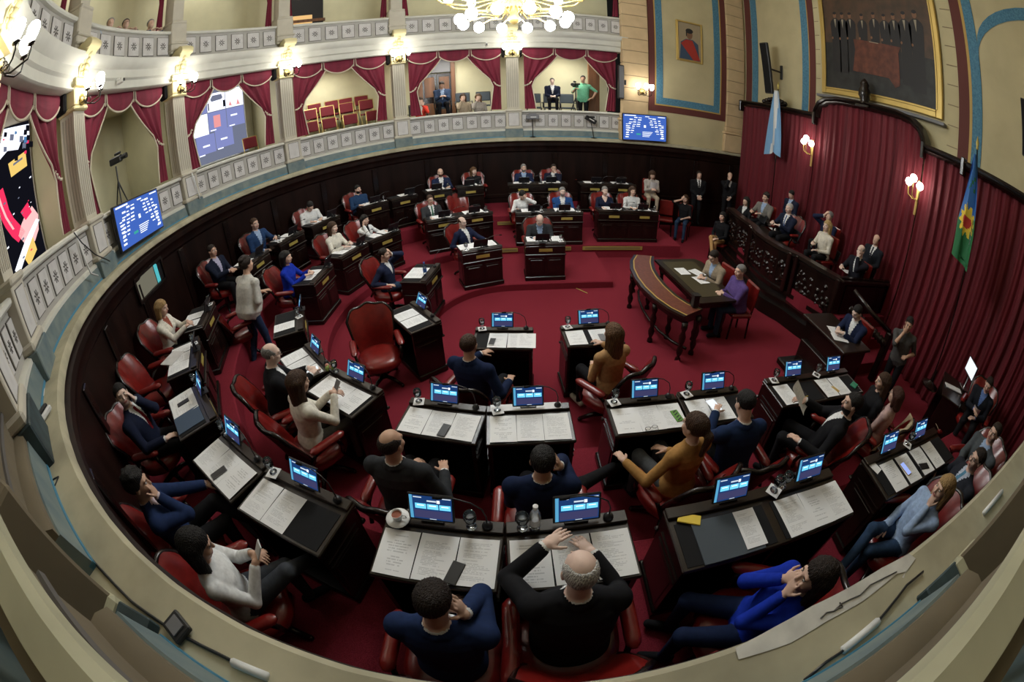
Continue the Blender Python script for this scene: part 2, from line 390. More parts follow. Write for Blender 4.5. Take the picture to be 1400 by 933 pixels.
def balustrade(s0, s1, zb, zt, name, label, npan, upper=False, near=False):
    t = thing(name, label, 'balustrade', (0,0,0), 0, 'upper gallery balustrades' if upper else 'first gallery balustrades')
    S = [s0+(s1-s0)*k/14 for k in range(15)]
    def sw(prof, nm, mt, smooth=True):
        mb = MB().use(mt); rows = [mb.add([(*ring_at(s,r)[0], z) for r, z in prof]) for s in S]; n = len(prof)
        for a, b in zip(rows, rows[1:]):
            for k in range(n): mb.face((a+k, b+k, b+(k+1)%n, a+(k+1)%n))
        for rw in (rows[0], rows[-1]): mb.face([rw+k for k in range(n)])
        return mb.build(nm, t, smooth=smooth, auto=35)
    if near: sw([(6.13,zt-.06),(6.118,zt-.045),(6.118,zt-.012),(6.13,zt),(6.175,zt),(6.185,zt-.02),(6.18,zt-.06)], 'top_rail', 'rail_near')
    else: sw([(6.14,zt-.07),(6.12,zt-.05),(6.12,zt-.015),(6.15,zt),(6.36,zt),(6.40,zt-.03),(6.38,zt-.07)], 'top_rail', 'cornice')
    sw([(6.20,zb+.02),(6.20,zt-.06),(6.34 if not near else 6.24,zt-.06),(6.34 if not near else 6.24,zb+.02)], 'panel_wall', 'bal_shade' if near else 'bal')
    if not upper:
        sw([(6.10,zb),(6.12,zb+.20),(6.24,zb+.20),(6.24,zb)], 'plinth', 'marble')
        sw([(6.098,zb+.003),(6.098,zb+.035),(6.13,zb+.035),(6.13,zb+.003)], 'painted_edge', 'blue_edge')
    zm = zb+(.20 if not upper else .02)
    sw([(6.13,zm),(6.13,zm+.035),(6.17,zm+.06),(6.22,zm+.06),(6.22,zm)], 'base_moulding', 'bal_shade' if near else 'cornice')
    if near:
        sw([(6.165,zt-.16),(6.175,zt-.13),(6.2,zt-.12),(6.2,zt-.17)], 'upper_moulding', 'bal_shade'); sw([(6.18,zt-.30),(6.185,zt-.28),(6.2,zt-.28),(6.2,zt-.31)], 'lower_moulding', 'bal_line')
    z0, z1 = zm+.12, zt-.13
    for k in range(npan):
        u = (k+.5)/npan; s = s0+(s1-s0)*u; (x,y), a = ring_at(s, 6.195); wd = abs(radians(s1-s0))*6.2/npan
        pb = MB().use('bal_line').box((x,y,(z0+z1)/2), (.012, wd*.76, z1-z0), rz=a)
        (x2,y2), _ = ring_at(s, 6.188)
        pb.use('bal_panel').box((x2,y2,(z0+z1)/2), (.014, wd*.70, z1-z0-.022), rz=a)
        (x3,y3), _ = ring_at(s, 6.180); pb.use('bal_line')
        rr = min(wd*.2, .085)
        for q in range(8):
            an = q*pi/4+pi/8; 
            pb.box((x3 - sin(a)*rr*.62*cos(an), y3 + cos(a)*rr*.62*cos(an), (z0+z1)/2+rr*.62*sin(an)), (.006, rr*.75, rr*.22), rz=a, rx=an)
        pb.build('panel', t)
    return t
bay_names = ['under the camera','at lower left','beside the big red and black screen','under the wall of voting results','in front of the projection screen','in front of the red folding chairs','under the seated onlookers','below the cameraman in green']
PED_S = -116.3                                 # a pedestal halfway along the near left bay
for i in range(8):
    s0 = COL_S[i]; s1 = COL_S[i+1] if i+1 < 8 else END_S
    d = 1.7
    if i > 1: balustrade(s0-d, s1+d, Z_LEDGE, Z_RAIL, 'gallery_balustrade', f'cream panelled balustrade of the first gallery {bay_names[i]}', 7 if i < 7 else 8)
    if i >= 2:
        un = ['over the red and black screen','in front of the four onlookers','above the projection screen','above the red folding chairs','above the seated onlookers','above the cameraman in green'][i-2]
        balustrade(s0-d, s1+d, Z_UP, Z_UPRAIL, 'upper_balustrade', f'grey panelled balustrade of the upper gallery {un}', 6 if i < 7 else 8, upper=True)
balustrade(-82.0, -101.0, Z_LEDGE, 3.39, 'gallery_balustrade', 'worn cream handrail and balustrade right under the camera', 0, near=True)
balustrade(-105.4, -114.6, Z_LEDGE, 3.34, 'gallery_balustrade', 'plain balustrade wall browned for shade at lower left beside the dark marble slab', 0, near=True)
balustrade(-118.0, -127.3, Z_LEDGE, Z_RAIL-.08, 'gallery_balustrade', 'cream panelled balustrade at the left edge under the ledge cables', 4)
balustrade(-77.0, -62.0, Z_LEDGE, 3.34, 'gallery_balustrade', 'plain balustrade wall browned for shade at lower right beyond the marble slab', 0, near=True)
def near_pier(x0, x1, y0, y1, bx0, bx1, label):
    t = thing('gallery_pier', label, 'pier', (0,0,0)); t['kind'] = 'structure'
    MB().use('bal_shade').box(((x0+x1)/2,(y0+y1)/2,(Z_LEDGE+3.2)/2),(x1-x0,y1-y0,3.2-Z_LEDGE),ch=.012).build('shaft', t)
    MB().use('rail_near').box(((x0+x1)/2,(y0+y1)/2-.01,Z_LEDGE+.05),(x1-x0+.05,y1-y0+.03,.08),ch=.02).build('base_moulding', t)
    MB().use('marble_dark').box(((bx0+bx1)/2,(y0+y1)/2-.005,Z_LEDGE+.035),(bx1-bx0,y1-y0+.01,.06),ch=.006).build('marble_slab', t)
near_pier(-1.32,-1.14,-.12,.10,-1.115,-.955,'pier browned for shade with a dark marble slab at lower left')
near_pier(1.345,1.50,-.26,-.02,1.12,1.335,'pier browned for shade with a dark marble slab at lower right')
# piers and columns
COLNAMES = ['right of the camera','left of the camera','at the lower left edge','left of the camera tripod','left of the projection screen','right of the projection screen','between the red chairs and the onlookers','in the middle of the far gallery']
def column(s, label, full=True):
    (x,y), a = ring_at(s, 6.26)
    t = thing('column', label, 'column', (x,y,0), a, 'gallery columns'); t['kind'] = 'structure'
    # local x points outwards
    p = MB().use('marble_dark' if not full else 'marble').box((-.02,0,Z_LEDGE+.13), (.40,.50,.26), ch=.01); p.build('plinth', t)
    p = MB().use('column').box((0,0,Z_LEDGE+.30), (.42,.50,.08), ch=.02).box((0,0,Z_LEDGE+.55), (.36,.44,.50), ch=.01)
    p.use('bal_line').box((-.182,0,Z_LEDGE+.55), (.006,.30,.40)); p.use('bal_panel').box((-.184,0,Z_LEDGE+.55), (.008,.28,.38))
    p.use('column').box((0,0,Z_RAIL), (.42,.48,.07), ch=.02); p.build('pedestal', t)
    if not full: return t
    p = MB().use('column').box((.03,0,(Z_RAIL+5.12)/2), (.28,.34,5.12-Z_RAIL))
    p.use('fluting')
    for k in range(5): p.box((-.111,-.12+.06*k,(Z_RAIL+5.12)/2+.02), (.006,.022,5.12-Z_RAIL-.16))
    for k in range(4): p.box((-.06+.06*k,-.171,(Z_RAIL+5.12)/2+.02), (.022,.006,5.12-Z_RAIL-.16)); p.box((-.06+.06*k,.171,(Z_RAIL+5.12)/2+.02), (.022,.006,5.12-Z_RAIL-.16))
    p.build('shaft', t)
    p = MB().use('gilt_plaster').box((.01,0,5.15), (.36,.42,.07), ch=.02).box((.0,0,5.32), (.34,.40,.28), ch=.02).box((-.02,0,5.48), (.46,.56,.06), ch=.015).box((-.02,0,5.55), (.40,.48,.07), ch=.015)
    p.use('black_matte').box((.1,-.24,5.30),(.22,.09,.30),ch=.03).box((.1,.24,5.30),(.22,.09,.30),ch=.03)
    p.build('capital', t)
    # scrolled console over the capital
    p = MB().use('gilt_plaster')
    prof = [(-.20,5.60),(-.22,5.72),(-.27,5.84),(-.35,5.93),(-.42,6.00),(-.42,6.08),(-.35,6.12),(-.20,6.10),(-.06,6.02),(-.06,5.60)]
    n = len(prof); A = p.add([(u,-.15,z) for u, z in prof]); B = p.add([(u,.15,z) for u, z in prof])
    p.face([A+k for k in range(n)]); p.face([B+k for k in range(n)][::-1])
    for k in range(n): p.face((A+k, B+k, B+(k+1)%n, A+(k+1)%n))
    p.lathe([(.001,-.17),(.085,-.17),(.10,0),(.085,.17),(.001,.17)], (-.36,0,6.05), 12, axis=(0,1,0))
    for k in range(4): p.ball((-.225-.03*k,0,5.66+.085*k), .055, 8, 5).ball((-.205-.03*k,-.09,5.66+.085*k), .035, 7, 4).ball((-.205-.03*k,.09,5.66+.085*k), .035, 7, 4)
    p.build('scroll_bracket', t, smooth=True, auto=40)
    # upper pier
    p = MB().use('column').box((.0,0,6.42),(.34,.46,.7),ch=.02).box((-.01,0,6.30),(.40,.52,.05),ch=.015).box((-.01,0,6.15),(.40,.52,.05),ch=.015).box((.03,0,8.2),(.26,.32,2.9)).box((.0,0,6.80),(.36,.44,.08),ch=.02)
    p.build('upper_pier', t)
    return t
for i, s in enumerate(COL_S[2:],2): column(s, f'fluted cream column {COLNAMES[i]}')
column(PED_S, 'cream pedestal with heavy mouldings at the left edge above the ledge', full=False)
(xe,ye), _ = ring_at(END_S, 6.26)
# ------------------------------------------------------------ lamps on the columns
def tulip(mb, c, h=.19, r=.074, tilt=(0,0,1)):
    mb.lathe([(.014,0),(.036,.02),(r*.80,h*.35),(r,h*.62),(r*.86,h*.88),(r*.58,h)], c, 12, axis=tilt)
def make_sconce():
    t = thing('wall_sconce', '', 'wall lamp', group='three-light sconces on the columns')
    MB().use('gold').lathe([(.002,0),(.09,.005),(.07,.03),(.025,.05)], (0,0,0), 12, axis=(-1,0,0)).build('wall_plate', t, smooth=True)
    for k, dy in enumerate((-.21,0,.21)):
        ex = -.24-.12*(dy == 0); b = MB().use('wood_black').tube([(-.03,0,0),(-.08,dy*.3,-.10),(-.16,dy*.7,-.13),(ex+.02,dy*.97,-.10),(ex,dy,-.03),(ex,dy,.04)], .011, 6)
        b.tube([(-.06+.05*cos(q),dy*.5,-.03+.05*sin(q)) for q in np.linspace(0,5,8)],.007,5)
        b.lathe([(.010,0),(.045,.008),(.038,.025),(.014,.035)], (ex,dy,.02), 10); arm = b.build('arm', t, smooth=True)
        s = MB().use('tulip'); tulip(s, (ex,dy,.05)); s.build('glass_shade', arm, smooth=True)
    return t
for i in range(2, 8):
    (x,y), a = ring_at(COL_S[i], 6.08)
    place('sconce', make_sconce, (x,y,5.26), a, f'lit three-light tulip sconce on the column {COLNAMES[i]}')
# ------------------------------------------------------------ drapes of the first gallery
def drape_bay(i, s0, s1):
    nm = ['','','by the red and black screen','round the camera tripod','round the projection screen','over the red folding chairs','over the seated onlookers','over the cameraman in green'][i]
    L = abs(radians(s1-s0))*6.2; sg = 1 if s1 > s0 else -1
    def S(u): return s0+(s1-s0)*u
    # valance: three swags
    t = thing('valance', f'dark red swagged valance with pale trim {nm}', 'valance', group='swagged valances of the first gallery')
    for k in range(3):
        u0, u1 = .03+.94*k/3+.012, .03+.94*(k+1)/3-.012
        def fn(u, v):
            sag = .17+.19*(1-(2*u-1)**2)**.8; (x,y), a = ring_at(S(u0+(u1-u0)*u), 6.36-.05*sin(v*pi)*(.3+.7*(1-(2*u-1)**2))+.012*sin(v*26)*(1-abs(2*u-1)))
            return (x,y,Z_LINT+.04-sag*v)
        MB().use('drape').grid(fn, 14, 10).build('swag', t, smooth=True)
        b = MB().use('drape_trim'); b.tube([tuple(np.array(fn(q/14,1.0))+np.array((0,0,-.012))) for q in range(15)], .018, 6); b.build('trim', t, smooth=True)
    for k in (1,2):
        u = .03+.94*k/3; b = MB().use('drape_trim')
        for du in (-.012,.012):
            p0, p1 = ring_at(S(u+du*.7), 6.34)[0], ring_at(S(u+du), 6.34)[0]; b.tube([(*p0,Z_LINT+.03),(*p1,Z_LINT-.2)], .011, 5)
        b.build('tassel_cord', t)
    for side in (0,1):
        lab = f'dark red drape tied back at the {"left" if side == 0 else "right"} {nm}'
        t2 = thing('gallery_drape', lab, 'drape', group='tied drapes of the first gallery')
        w0 = min(1.15, L*.36)/L
        def fn(u, v):
            # u across from the column, v down; pinched at the tie
            tie = .62
            w = w0*(1-.80*(v/tie)**1.3) if v < tie else w0*(.20+.10*(v-tie)/(1-tie))
            uu = .055+u*w; uu = uu if side == 0 else 1-uu
            (x,y), a = ring_at(S(uu), 6.40+.030*sin(u*22+v*1.5)*(1 if v < tie-.03 else .6))
            return (x,y,Z_LINT+.02-v*(Z_LINT-Z_RAIL-.02)+ (0 if v > tie else .22*u*u*(v/tie)*.6))
        MB().use('drape').grid(fn, 26, 16).build('cloth', t2, smooth=True)
        b = MB().use('drape_trim'); b.tube([fn(1.0,q/16) for q in range(17)], .016, 5); b.build('trim', t2, smooth=True)
        b = MB().use('drape_trim'); b.tube([fn(q/8,.62) for q in range(9)], .026, 6); b.build('tie_back', t2, smooth=True)
for i in range(2, 8):
    drape_bay(i, COL_S[i]-1.6, (COL_S[i+1] if i < 7 else END_S)+1.6)
# upper gallery drapes: a gathered strip each side of the bays
for i in range(2, 8):
    for side in (0,1):
        s0 = COL_S[i]-1.9; s1 = (COL_S[i+1] if i < 7 else END_S)+1.9
        L = abs(radians(s1-s0))*6.2; w0 = .42/L
        def fn(u, v):
            w = w0*(1.3-1.0*min(1,v/.7)) if v < .7 else w0*(.3+.5*(v-.7)); uu = u*w; uu = uu if side == 0 else 1-uu
            (x,y), a = ring_at(s0+(s1-s0)*uu, 6.45+.03*sin(u*16)); return (x,y,9.2-v*(9.2-Z_UPRAIL-.1))
        o = MB().use('drape').grid(fn, 12, 14).build('upper_drape', None, smooth=True)
        tag(o, f'dark red drape of the upper gallery, {"left" if side == 0 else "right"} side, {["","","by the left edge","by the four onlookers","above the projection screen","above the red chairs","above the onlookers","above the cameraman"][i]}', 'drape', 'drapes of the upper gallery')
# ============================================================ right hand wall, far wall beside it
YF = CY+RLIP                                  # far wall plane
m = MB().use('hall_wall'); m.box((XW+.15,6.0,Z_TOP/2), (.3,13.2,Z_TOP)); struct(m.build('wall_right'), 'tall sand coloured wall behind the curtain')
m = MB().use('hall_wall'); m.box((5.95,YF+.25,(2.55+Z_TOP)/2), (4.1,.3,Z_TOP-2.55)); struct(m.build('wall_far'), 'sand coloured wall with a painted frame at the end of the galleries')
m = MB().use('hall_wall'); m.box((5.95,CY-RLIP-.25,(2.55+Z_TOP)/2), (4.1,.3,Z_TOP-2.55)); struct(m.build('wall_near'), 'sand coloured wall at the near end of the galleries')
YW = YF+.10
def band_far(x0, x1, z0, z1, y, mt, name, label):
    mb = MB().use(mt); mb.box(((x0+x1)/2,y,(z0+z1)/2),(x1-x0,.03,z1-z0)); struct(mb.build(name), label)
# painted frame on the far wall (bands of maroon, gold line and blue), open at the top of the picture
def frame_far(x0, x1, z0, z1, w, y, mt, name, label):
    mb = MB().use(mt)
    mb.box((x0+w/2,y,(z0+z1)/2),(w,.02,z1-z0)).box((x1-w/2,y,(z0+z1)/2),(w,.02,z1-z0)).box(((x0+x1)/2,y,z0+w/2),(x1-x0-2*w,.02,w)).box(((x0+x1)/2,y,z1-w/2),(x1-x0-2*w,.02,w))
    struct(mb.build(name), label)
frame_far(4.55,7.25,3.66,8.9,.20,YW-.006,'maroon_band','trim_maroon_frame','maroon painted frame round the small portrait on the far wall')
frame_far(4.75,7.05,3.86,8.7,.04,YW-.010,'gold_line','trim_gold_frame','thin gold line inside the maroon frame on the far wall')
frame_far(4.79,7.01,3.90,8.66,.22,YW-.006,'blue_band','trim_blue_frame','blue patterned band round the small portrait on the far wall')
def pilaster(c, wx, wy, z0, z1, name, label, joints=True, axis='x'):
    mb = MB().use('sand_stone'); z = z0
    mb.box((c[0],c[1],z0+.30),(wx+.10,wy+.08,.60),ch=.02).box((c[0],c[1],z0+.64),(wx+.16,wy+.14,.08),ch=.02).box((c[0],c[1],z0+.76),(wx+.06,wy+.06,.16),ch=.02)
    z = z0+.84
    while z < z1: mb.box((c[0],c[1],z+.20),(wx,wy,.385),ch=.012); z += .40
    mb.use('joint').box((c[0],c[1],(z0+z1)/2+.4),(wx-.03,wy-.03,z1-z0-.8)); struct(mb.build(name), label)
pilaster((4.12,YW+.03),.80,.24,Z_LEDGE,8.8,'trim_pilaster_1','rusticated sandstone pilaster carrying a lit sconce beside the far gallery')
pilaster((7.58,YW+.03),.66,.24,Z_LEDGE,8.8,'trim_pilaster_2','rusticated sandstone pilaster in the far right corner')
def band_right(y0, y1, z0, z1, mt, name, label, x=XW-.008):
    mb = MB().use(mt).box((x,(y0+y1)/2,(z0+z1)/2),(.02,abs(y1-y0),z1-z0)); struct(mb.build(name), label)
for y0, y1, mt, nm, lb in ((11.98,11.66,'maroon_band','trim_maroon_band','maroon painted band in the far corner of the curtain wall'),(11.62,11.30,'blue_band','trim_blue_band','blue patterned band near the far corner of the curtain wall'),
    (9.08,8.79,'blue_band','trim_blue_band','blue patterned band left of the big group painting'),(8.76,8.52,'maroon_band','trim_maroon_band','maroon painted band left of the big group painting'),
    (3.90,3.62,'maroon_band','trim_maroon_band','maroon painted band right of the big group painting'),(3.55,3.30,'blue_band','trim_blue_band','blue patterned band right of the big group painting')):
    band_right(y0,y1,3.9,9.4,mt,nm,lb)
for y0, y1, lb in ((8.79,8.76,'gold line left of the big painting'),(3.62,3.55,'gold line right of the big painting')): band_right(y0,y1,3.9,9.4,'gold_line','trim_gold_line',lb,XW-.012)
# stone joints round the painting, arch band to the right
mb = MB().use('joint')
for k in range(11):
    for y0, y1 in ((8.5,8.34),(4.2,3.92)): mb.box((XW-.004,(y0+y1)/2,4.2+.42*k),(.012,abs(y1-y0),.015))
struct(mb.build('trim_stone_joints'), 'fine stone joints in the wall beside the big painting')
mb = MB().use('blue_band'); arc = [(XW-.012, 1.05+2.25*sin(radians(q)), 6.9+1.15*cos(radians(q))) for q in range(0,91,9)]
for p, q in zip(arc, arc[1:]):
    a = np.array(p); b = np.array(q); mb.quad(a, b, b-np.array((0,.0,.26)), a-np.array((0,0,.26)), uv=False)
struct(mb.build('trim_blue_arch'), 'blue patterned band arching over the wall panel at the far right')
# ------------------------------------------------------------ pictures
def framed(name, label, cat, cx, cz, w, h, face, fw, mt_frame):
    """face 'far': hangs on the far wall facing -y; 'right': on the right wall facing -x. built facing -y in local space"""
    rz = 0 if face == 'far' else -pi/2
    loc = (cx, YW-.03, cz) if face == 'far' else (XW-.05, cx, cz)
    t = thing(name, label, cat, loc, rz)
    p = MB().use(mt_frame)
    for sx in (-1,1): p.box((sx*(w/2+fw/2),0,0),(fw,.07,h+2*fw),ch=.015).box((sx*(w/2+fw*.15),-.02,0),(fw*.3,.06,h),ch=.01)
    for sz in (-1,1): p.box((0,0,sz*(h/2+fw/2)),(w,.07,fw),ch=.015).box((0,-.02,sz*(h/2+fw*.15)),(w,.06,fw*.3),ch=.01)
    p.build('frame', t); return t
mat('canvas_dark',(.045,.030,.020),.55,noise=.6,nscale=3,col2=(.10,.05,.028)); mat('canvas_low',(.018,.019,.019),.55,noise=.5,nscale=4)
mat('paint_black',(.014,.013,.015),.6); mat('paint_skin',(.20,.10,.055),.7); mat('paint_white',(.30,.26,.19),.7); mat('paint_cloth',(.11,.030,.016),.6,noise=.4,nscale=5)
mat('canvas_light',(.34,.27,.17),.7); mat('paint_red',(.35,.03,.02),.6); mat('paint_navy',(.04,.07,.12),.6)
def flat_poly(mb, pts, y): i = mb.add([(x,y,z) for x, z in pts]); mb.face([i+k for k in range(len(pts))])
def flat_disc(mb, x, z, rx, rz, y, n=12): flat_poly(mb, [(x+rx*cos(2*pi*k/n), z+rz*sin(2*pi*k/n)) for k in range(n)], y)
t = framed('group_painting', 'large gilt framed painting of men in black standing round a red covered table', 'painting', 6.26, 6.62, 3.55, 2.75, 'right', .17, 'gold')
p = MB().use('canvas_dark').quad((-1.78,-.005,-1.38),(1.78,-.005,-1.38),(1.78,-.005,1.38),(-1.78,-.005,1.38)); p.use('canvas_low').quad((-1.78,-.007,-1.38),(1.78,-.007,-1.38),(1.78,-.007,-.30),(-1.78,-.007,-.12)); p.build('canvas', t)
p = MB()
figs = [(-1.35,.42,1.0),(-1.08,.40,1.0),(-.80,.40,.97),(-.38,.38,.9),(.02,.42,.9),(.36,.38,.9),(.66,.40,.95),(.98,.42,1.05),(1.32,.44,1.15)]
for x, z, s in figs:
    p.use('paint_black'); flat_poly(p, [(x-.16*s,z-1.35*s),(x-.15*s,z-.6*s),(x-.19*s,z-.02),(x-.16*s,z+.06*s),(x-.06*s,z+.14*s),(x+.06*s,z+.14*s),(x+.16*s,z+.06*s),(x+.19*s,z-.02),(x+.15*s,z-.6*s),(x+.16*s,z-1.35*s)], -.010)
    p.use('paint_white'); flat_poly(p, [(x-.035*s,z+.12*s),(x,z-.14*s),(x+.035*s,z+.12*s)], -.012)
    p.use('paint_skin'); flat_disc(p, x, z+.23*s, .060*s, .085*s, -.013); p.use('paint_black'); flat_disc(p, x, z+.29*s, .064*s, .042*s, -.015)
    p.use('paint_skin'); flat_disc(p, x-.13*s, z-.42*s, .030, .036, -.014)
p.use('paint_cloth'); flat_poly(p, [(-.72,-.02),(.80,-.14),(.72,-.30),(.74,-1.05),(.60,-1.12),(.40,-.92),(-.55,-.88),(-.78,-.86),(-.68,-.3)], -.018)
p.use('paint_white'); flat_poly(p, [(-.2,-.06),(.1,-.09),(.12,-.11),(-.18,-.08)], -.02); p.build('painted_figures', t)
p = MB().use('grey_plastic').box((6.26-6.26,-.05,-1.64),(4.1,.16,.07),ch=.01); p.build('picture_ledge', t)
t = framed('portrait_painting', 'small gilt framed portrait of a man in a red sash on the far wall', 'painting', 5.90, 6.14, .78, 1.28, 'far', .06, 'gold')
p = MB().use('canvas_light').quad((-.39,-.005,-.64),(.39,-.005,-.64),(.39,-.005,.64),(-.39,-.005,.64)); p.build('canvas', t)
p = MB().use('paint_navy'); flat_poly(p, [(-.34,-.62),(-.30,-.05),(-.12,.08),(.12,.08),(.30,-.05),(.34,-.62)], -.010)
p.use('paint_red'); flat_poly(p, [(-.30,-.10),(-.12,.06),(.10,.05),(.36,-.60),(.12,-.62)], -.013); p.use('paint_skin'); flat_disc(p, 0, .24, .11, .16, -.014); p.use('paint_black'); flat_disc(p, 0, .37, .13, .09, -.016); flat_poly(p, [(-.12,.36),(-.12,.16),(-.09,.2),(-.08,.34)], -.017)
p.build('painted_figure', t)
# ------------------------------------------------------------ curtain wall
def rail_z(y):
    if 4.60 <= y <= 8.10:
        u = abs(y-6.35)/1.75; return 4.34+.50*(1-max(0,(u-.62)/.38)**2)**.5 if u <= 1 else 4.34
    return 4.34+.02*(y-6.35)/5
def curtain(y0, y1, label, z1=None, seed=0):
    rg = random.Random(seed); ph = [rg.uniform(0,6) for _ in range(3)]
    def fn(u, v):
        y = y0+(y1-y0)*u; zt = rail_z(y)-.06 if z1 is None else z1
        f = .055*sin(y*27+ph[0]+.9*sin(y*3.1+ph[1])+.5*sin(y*7.7)) + .022*sin(y*61+ph[2])
        return (7.72+f*(.55+.45*v), y+.01*sin(v*9+y*8), zt-v*(zt-.02))
    o = MB().use('curtain').grid(fn, int(abs(y1-y0)*60), 8).build('stage_curtain', None, smooth=True)
    tag(o, label, 'curtain', 'red curtains of the stage wall')
curtain(11.72,8.14,'deep red pleated curtain behind the blue and white flag',seed=1)
curtain(8.10,4.62,'tall deep red pleated curtain under the curved wooden rail',seed=2)
curtain(4.58,.30,'deep red pleated curtain behind the blue and green flag',seed=3)
t = thing('curtain_rail', 'dark carved wooden rail with a raised curved middle above the red curtains', 'curtain rail')
def rail(pts, nm):
    mb = MB().use('wood'); prof = [(-.10,-.07),(-.16,-.02),(-.13,.02),(-.20,.06),(-.17,.10),(.10,.10),(.10,-.07)]; rows = []
    for i, (y,z) in enumerate(pts):
        a = pts[max(i-1,0)]; b = pts[min(i+1,len(pts)-1)]; tx, tz = b[0]-a[0], b[1]-a[1]; L = hypot(tx,tz); nx, nz = tz/L, -tx/L
        if nz < 0: nx, nz = -nx, -nz
        rows.append(mb.add([(7.74+u, y+w*nx, z+w*nz) for u, w in prof]))
    n = len(prof)
    for a, b in zip(rows, rows[1:]):
        for k in range(n): mb.face((a+k, a+(k+1)%n, b+(k+1)%n, b+k))
    mb.face([rows[0]+k for k in range(n)]); mb.face([rows[-1]+k for k in range(n)][::-1]); mb.build(nm, t, smooth=True, auto=40)
rail([(11.75,4.40),(8.14,4.34)], 'left_rail'); rail([(4.58,4.33),(.30,4.28)], 'right_rail')
rail([(8.10,4.36),(8.06,4.50),(7.95,4.68),(7.7,4.80),(7.3,4.85),(6.35,4.86),(5.4,4.85),(5.0,4.80),(4.76,4.68),(4.65,4.50),(4.61,4.36)], 'raised_rail')
for y in (8.12,4.60,3.55,11.70): MB().use('wood').box((7.62,y,4.30),(.16,.10,.34),ch=.02).build('bracket', t)
for y0, z0 in ((9.5,4.50),(.8,4.44)):
    p = MB().use('wood').tube([(7.70,y0+.13*k,z0+.02) for k in range(9)],.05,6)
    for k in range(9): p.ball((7.70,y0+.13*k,z0+.05+.10*sin(pi*k/8)), .075, 8, 5)
    p.build('carved_crest_trim', t, smooth=True)
f = MB().use('wood').lathe([(.02,0),(.13,.03),(.10,.10),(.16,.22),(.15,.36),(.10,.44),(.12,.50),(.08,.58),(.02,.64)], (7.66,6.42,4.88), 12)
f.ball((7.60,6.42,5.12),.10,8,6).box((7.64,6.42,4.86),(.2,.42,.08),ch=.02); f.build('finial', t, smooth=True, auto=50)
def make_wall_sconce():
    t = thing('curtain_sconce', '', 'wall lamp', group='three-light sconces on the curtain wall')
    p = MB().use('gold').box((0,0,-.15),(.04,.06,.7),ch=.012); p.build('back_board', t)
    for k, dy in enumerate((-.15,0,.15)):
        ex = -.20-.06*(dy == 0); zz = .10*(dy == 0)
        b = MB().use('brass').tube([(-.03,0,-.18),(-.10,dy*.5,-.20),(ex+.02,dy*.95,-.14),(ex,dy,-.03+zz),(ex,dy,.03+zz)], .011, 6); arm = b.build('arm', t, smooth=True)
        MB().use('tulip').ball((ex,dy,.095+zz), .078, 12, 8).build('glass_globe', arm, smooth=True)
    return t
place('wsconce', make_wall_sconce, (7.635,8.14,3.52), 0, 'lit three-globe sconce on the curtain wall left of the raised rail')
place('wsconce', make_wall_sconce, (7.635,4.62,3.48), 0, 'lit three-globe sconce on the curtain wall beside the blue and green flag')
t = dup(FIRST['sconce'], (4.30,YW-.13,4.22), pi/2, 'lit three-light sconce on the sandstone pilaster')
# ------------------------------------------------------------ flags
def flag(name, label, cat, foot, top, cloth_fn, nu, nv, mats_fn):
    t = thing(name, label, cat)
    foot = np.array(foot,float); top = np.array(top,float)
    MB().use('wood').tube([foot, top], .014, 8).build('pole', t, smooth=True)
    MB().use('brass').lathe([(.014,0),(.03,.02),(.02,.05),(.035,.10),(.004,.22)], tuple(top), 8).build('spear_tip', t, smooth=True)
    MB().use('wood').lathe([(.18,0),(.18,.03),(.08,.07),(.04,.10),(.03,.3)], (foot[0],foot[1],foot[2]), 14).build('stand', t, smooth=True, auto=40)
    mb = MB(); i0 = mb.add([cloth_fn(i/nu, j/nv) for j in range(nv+1) for i in range(nu+1)])
    for j in range(nv):
        for i in range(nu):
            mb.use(mats_fn((i+.5)/nu, (j+.5)/nv)); a = i0+j*(nu+1)+i; mb.face((a,a+1,a+nu+2,a+nu+1))
    mb.build('cloth', t, smooth=True); return t
mat('flag_white',(.60,.62,.62),.8); mat('flag_blue',(.17,.34,.55),.8); mat('flag_royal',(.03,.14,.42),.7); mat('flag_green',(.015,.15,.05),.7); mat('flag_yellow',(.72,.52,.04),.7); mat('flag_red',(.45,.03,.02),.7)
f1t, f1b = atx(1064,122,7.3), atx(1056,262,7.3)
def f1(u, v):     # hangs from the pole in folds; u along the hoist width (furled), v downwards
    base = f1t+(f1b-f1t)*(.02+.60*v); w = .12+.38*v**.8*(1-.2*v)
    return (base[0]-.05+.05*sin(u*9+v*2), base[1]+(u-.35)*w*1.5+.02*sin(u*14), base[2]-.25*abs(u-.4)*v)
foot = f1t+(f1b-f1t)*((f1t[2]-.70)/(f1t[2]-f1b[2]))
flag('national_flag', 'light blue and white flag hanging on a pole at the left of the curtain', 'flag', foot, f1t, f1, 14, 18, lambda u, v: 'flag_white' if .30 < u-.25*(v-.5) < .66 else 'flag_blue')
f2t, f2b = atx(1336,205,6.7), atx(1291,473,6.7)
def f2(u, v):
    base = f2t+(f2b-f2t)*(.03+.53*v); w = .06+.42*min(1,v*1.5)**.9
    return (base[0]-.06+.05*sin(u*8+v*3), base[1]+(.75-u)*w*.9+.015*sin(u*15), base[2]-.20*u*v*(1 if v < .95 else .6))
def f2m(u, v):
    d = hypot((u-.5)/.42, (v-.60)/.155); an = atan2((v-.60)/.155, (u-.5)/.42)
    if d < .46 and v > .56: return 'flag_red'
    if d < .80+.16*cos(an*11): return 'flag_yellow'
    if .20 < v < .34 and .2 < u < .75 and (int(u*14)+int(v*30)) % 3 == 0: return 'flag_green'
    return 'flag_royal' if v < .60+.06*sin(u*5) else 'flag_green'
foot = f2t+(f2b-f2t)*((f2t[2]-.75)/(f2t[2]-f2b[2]))
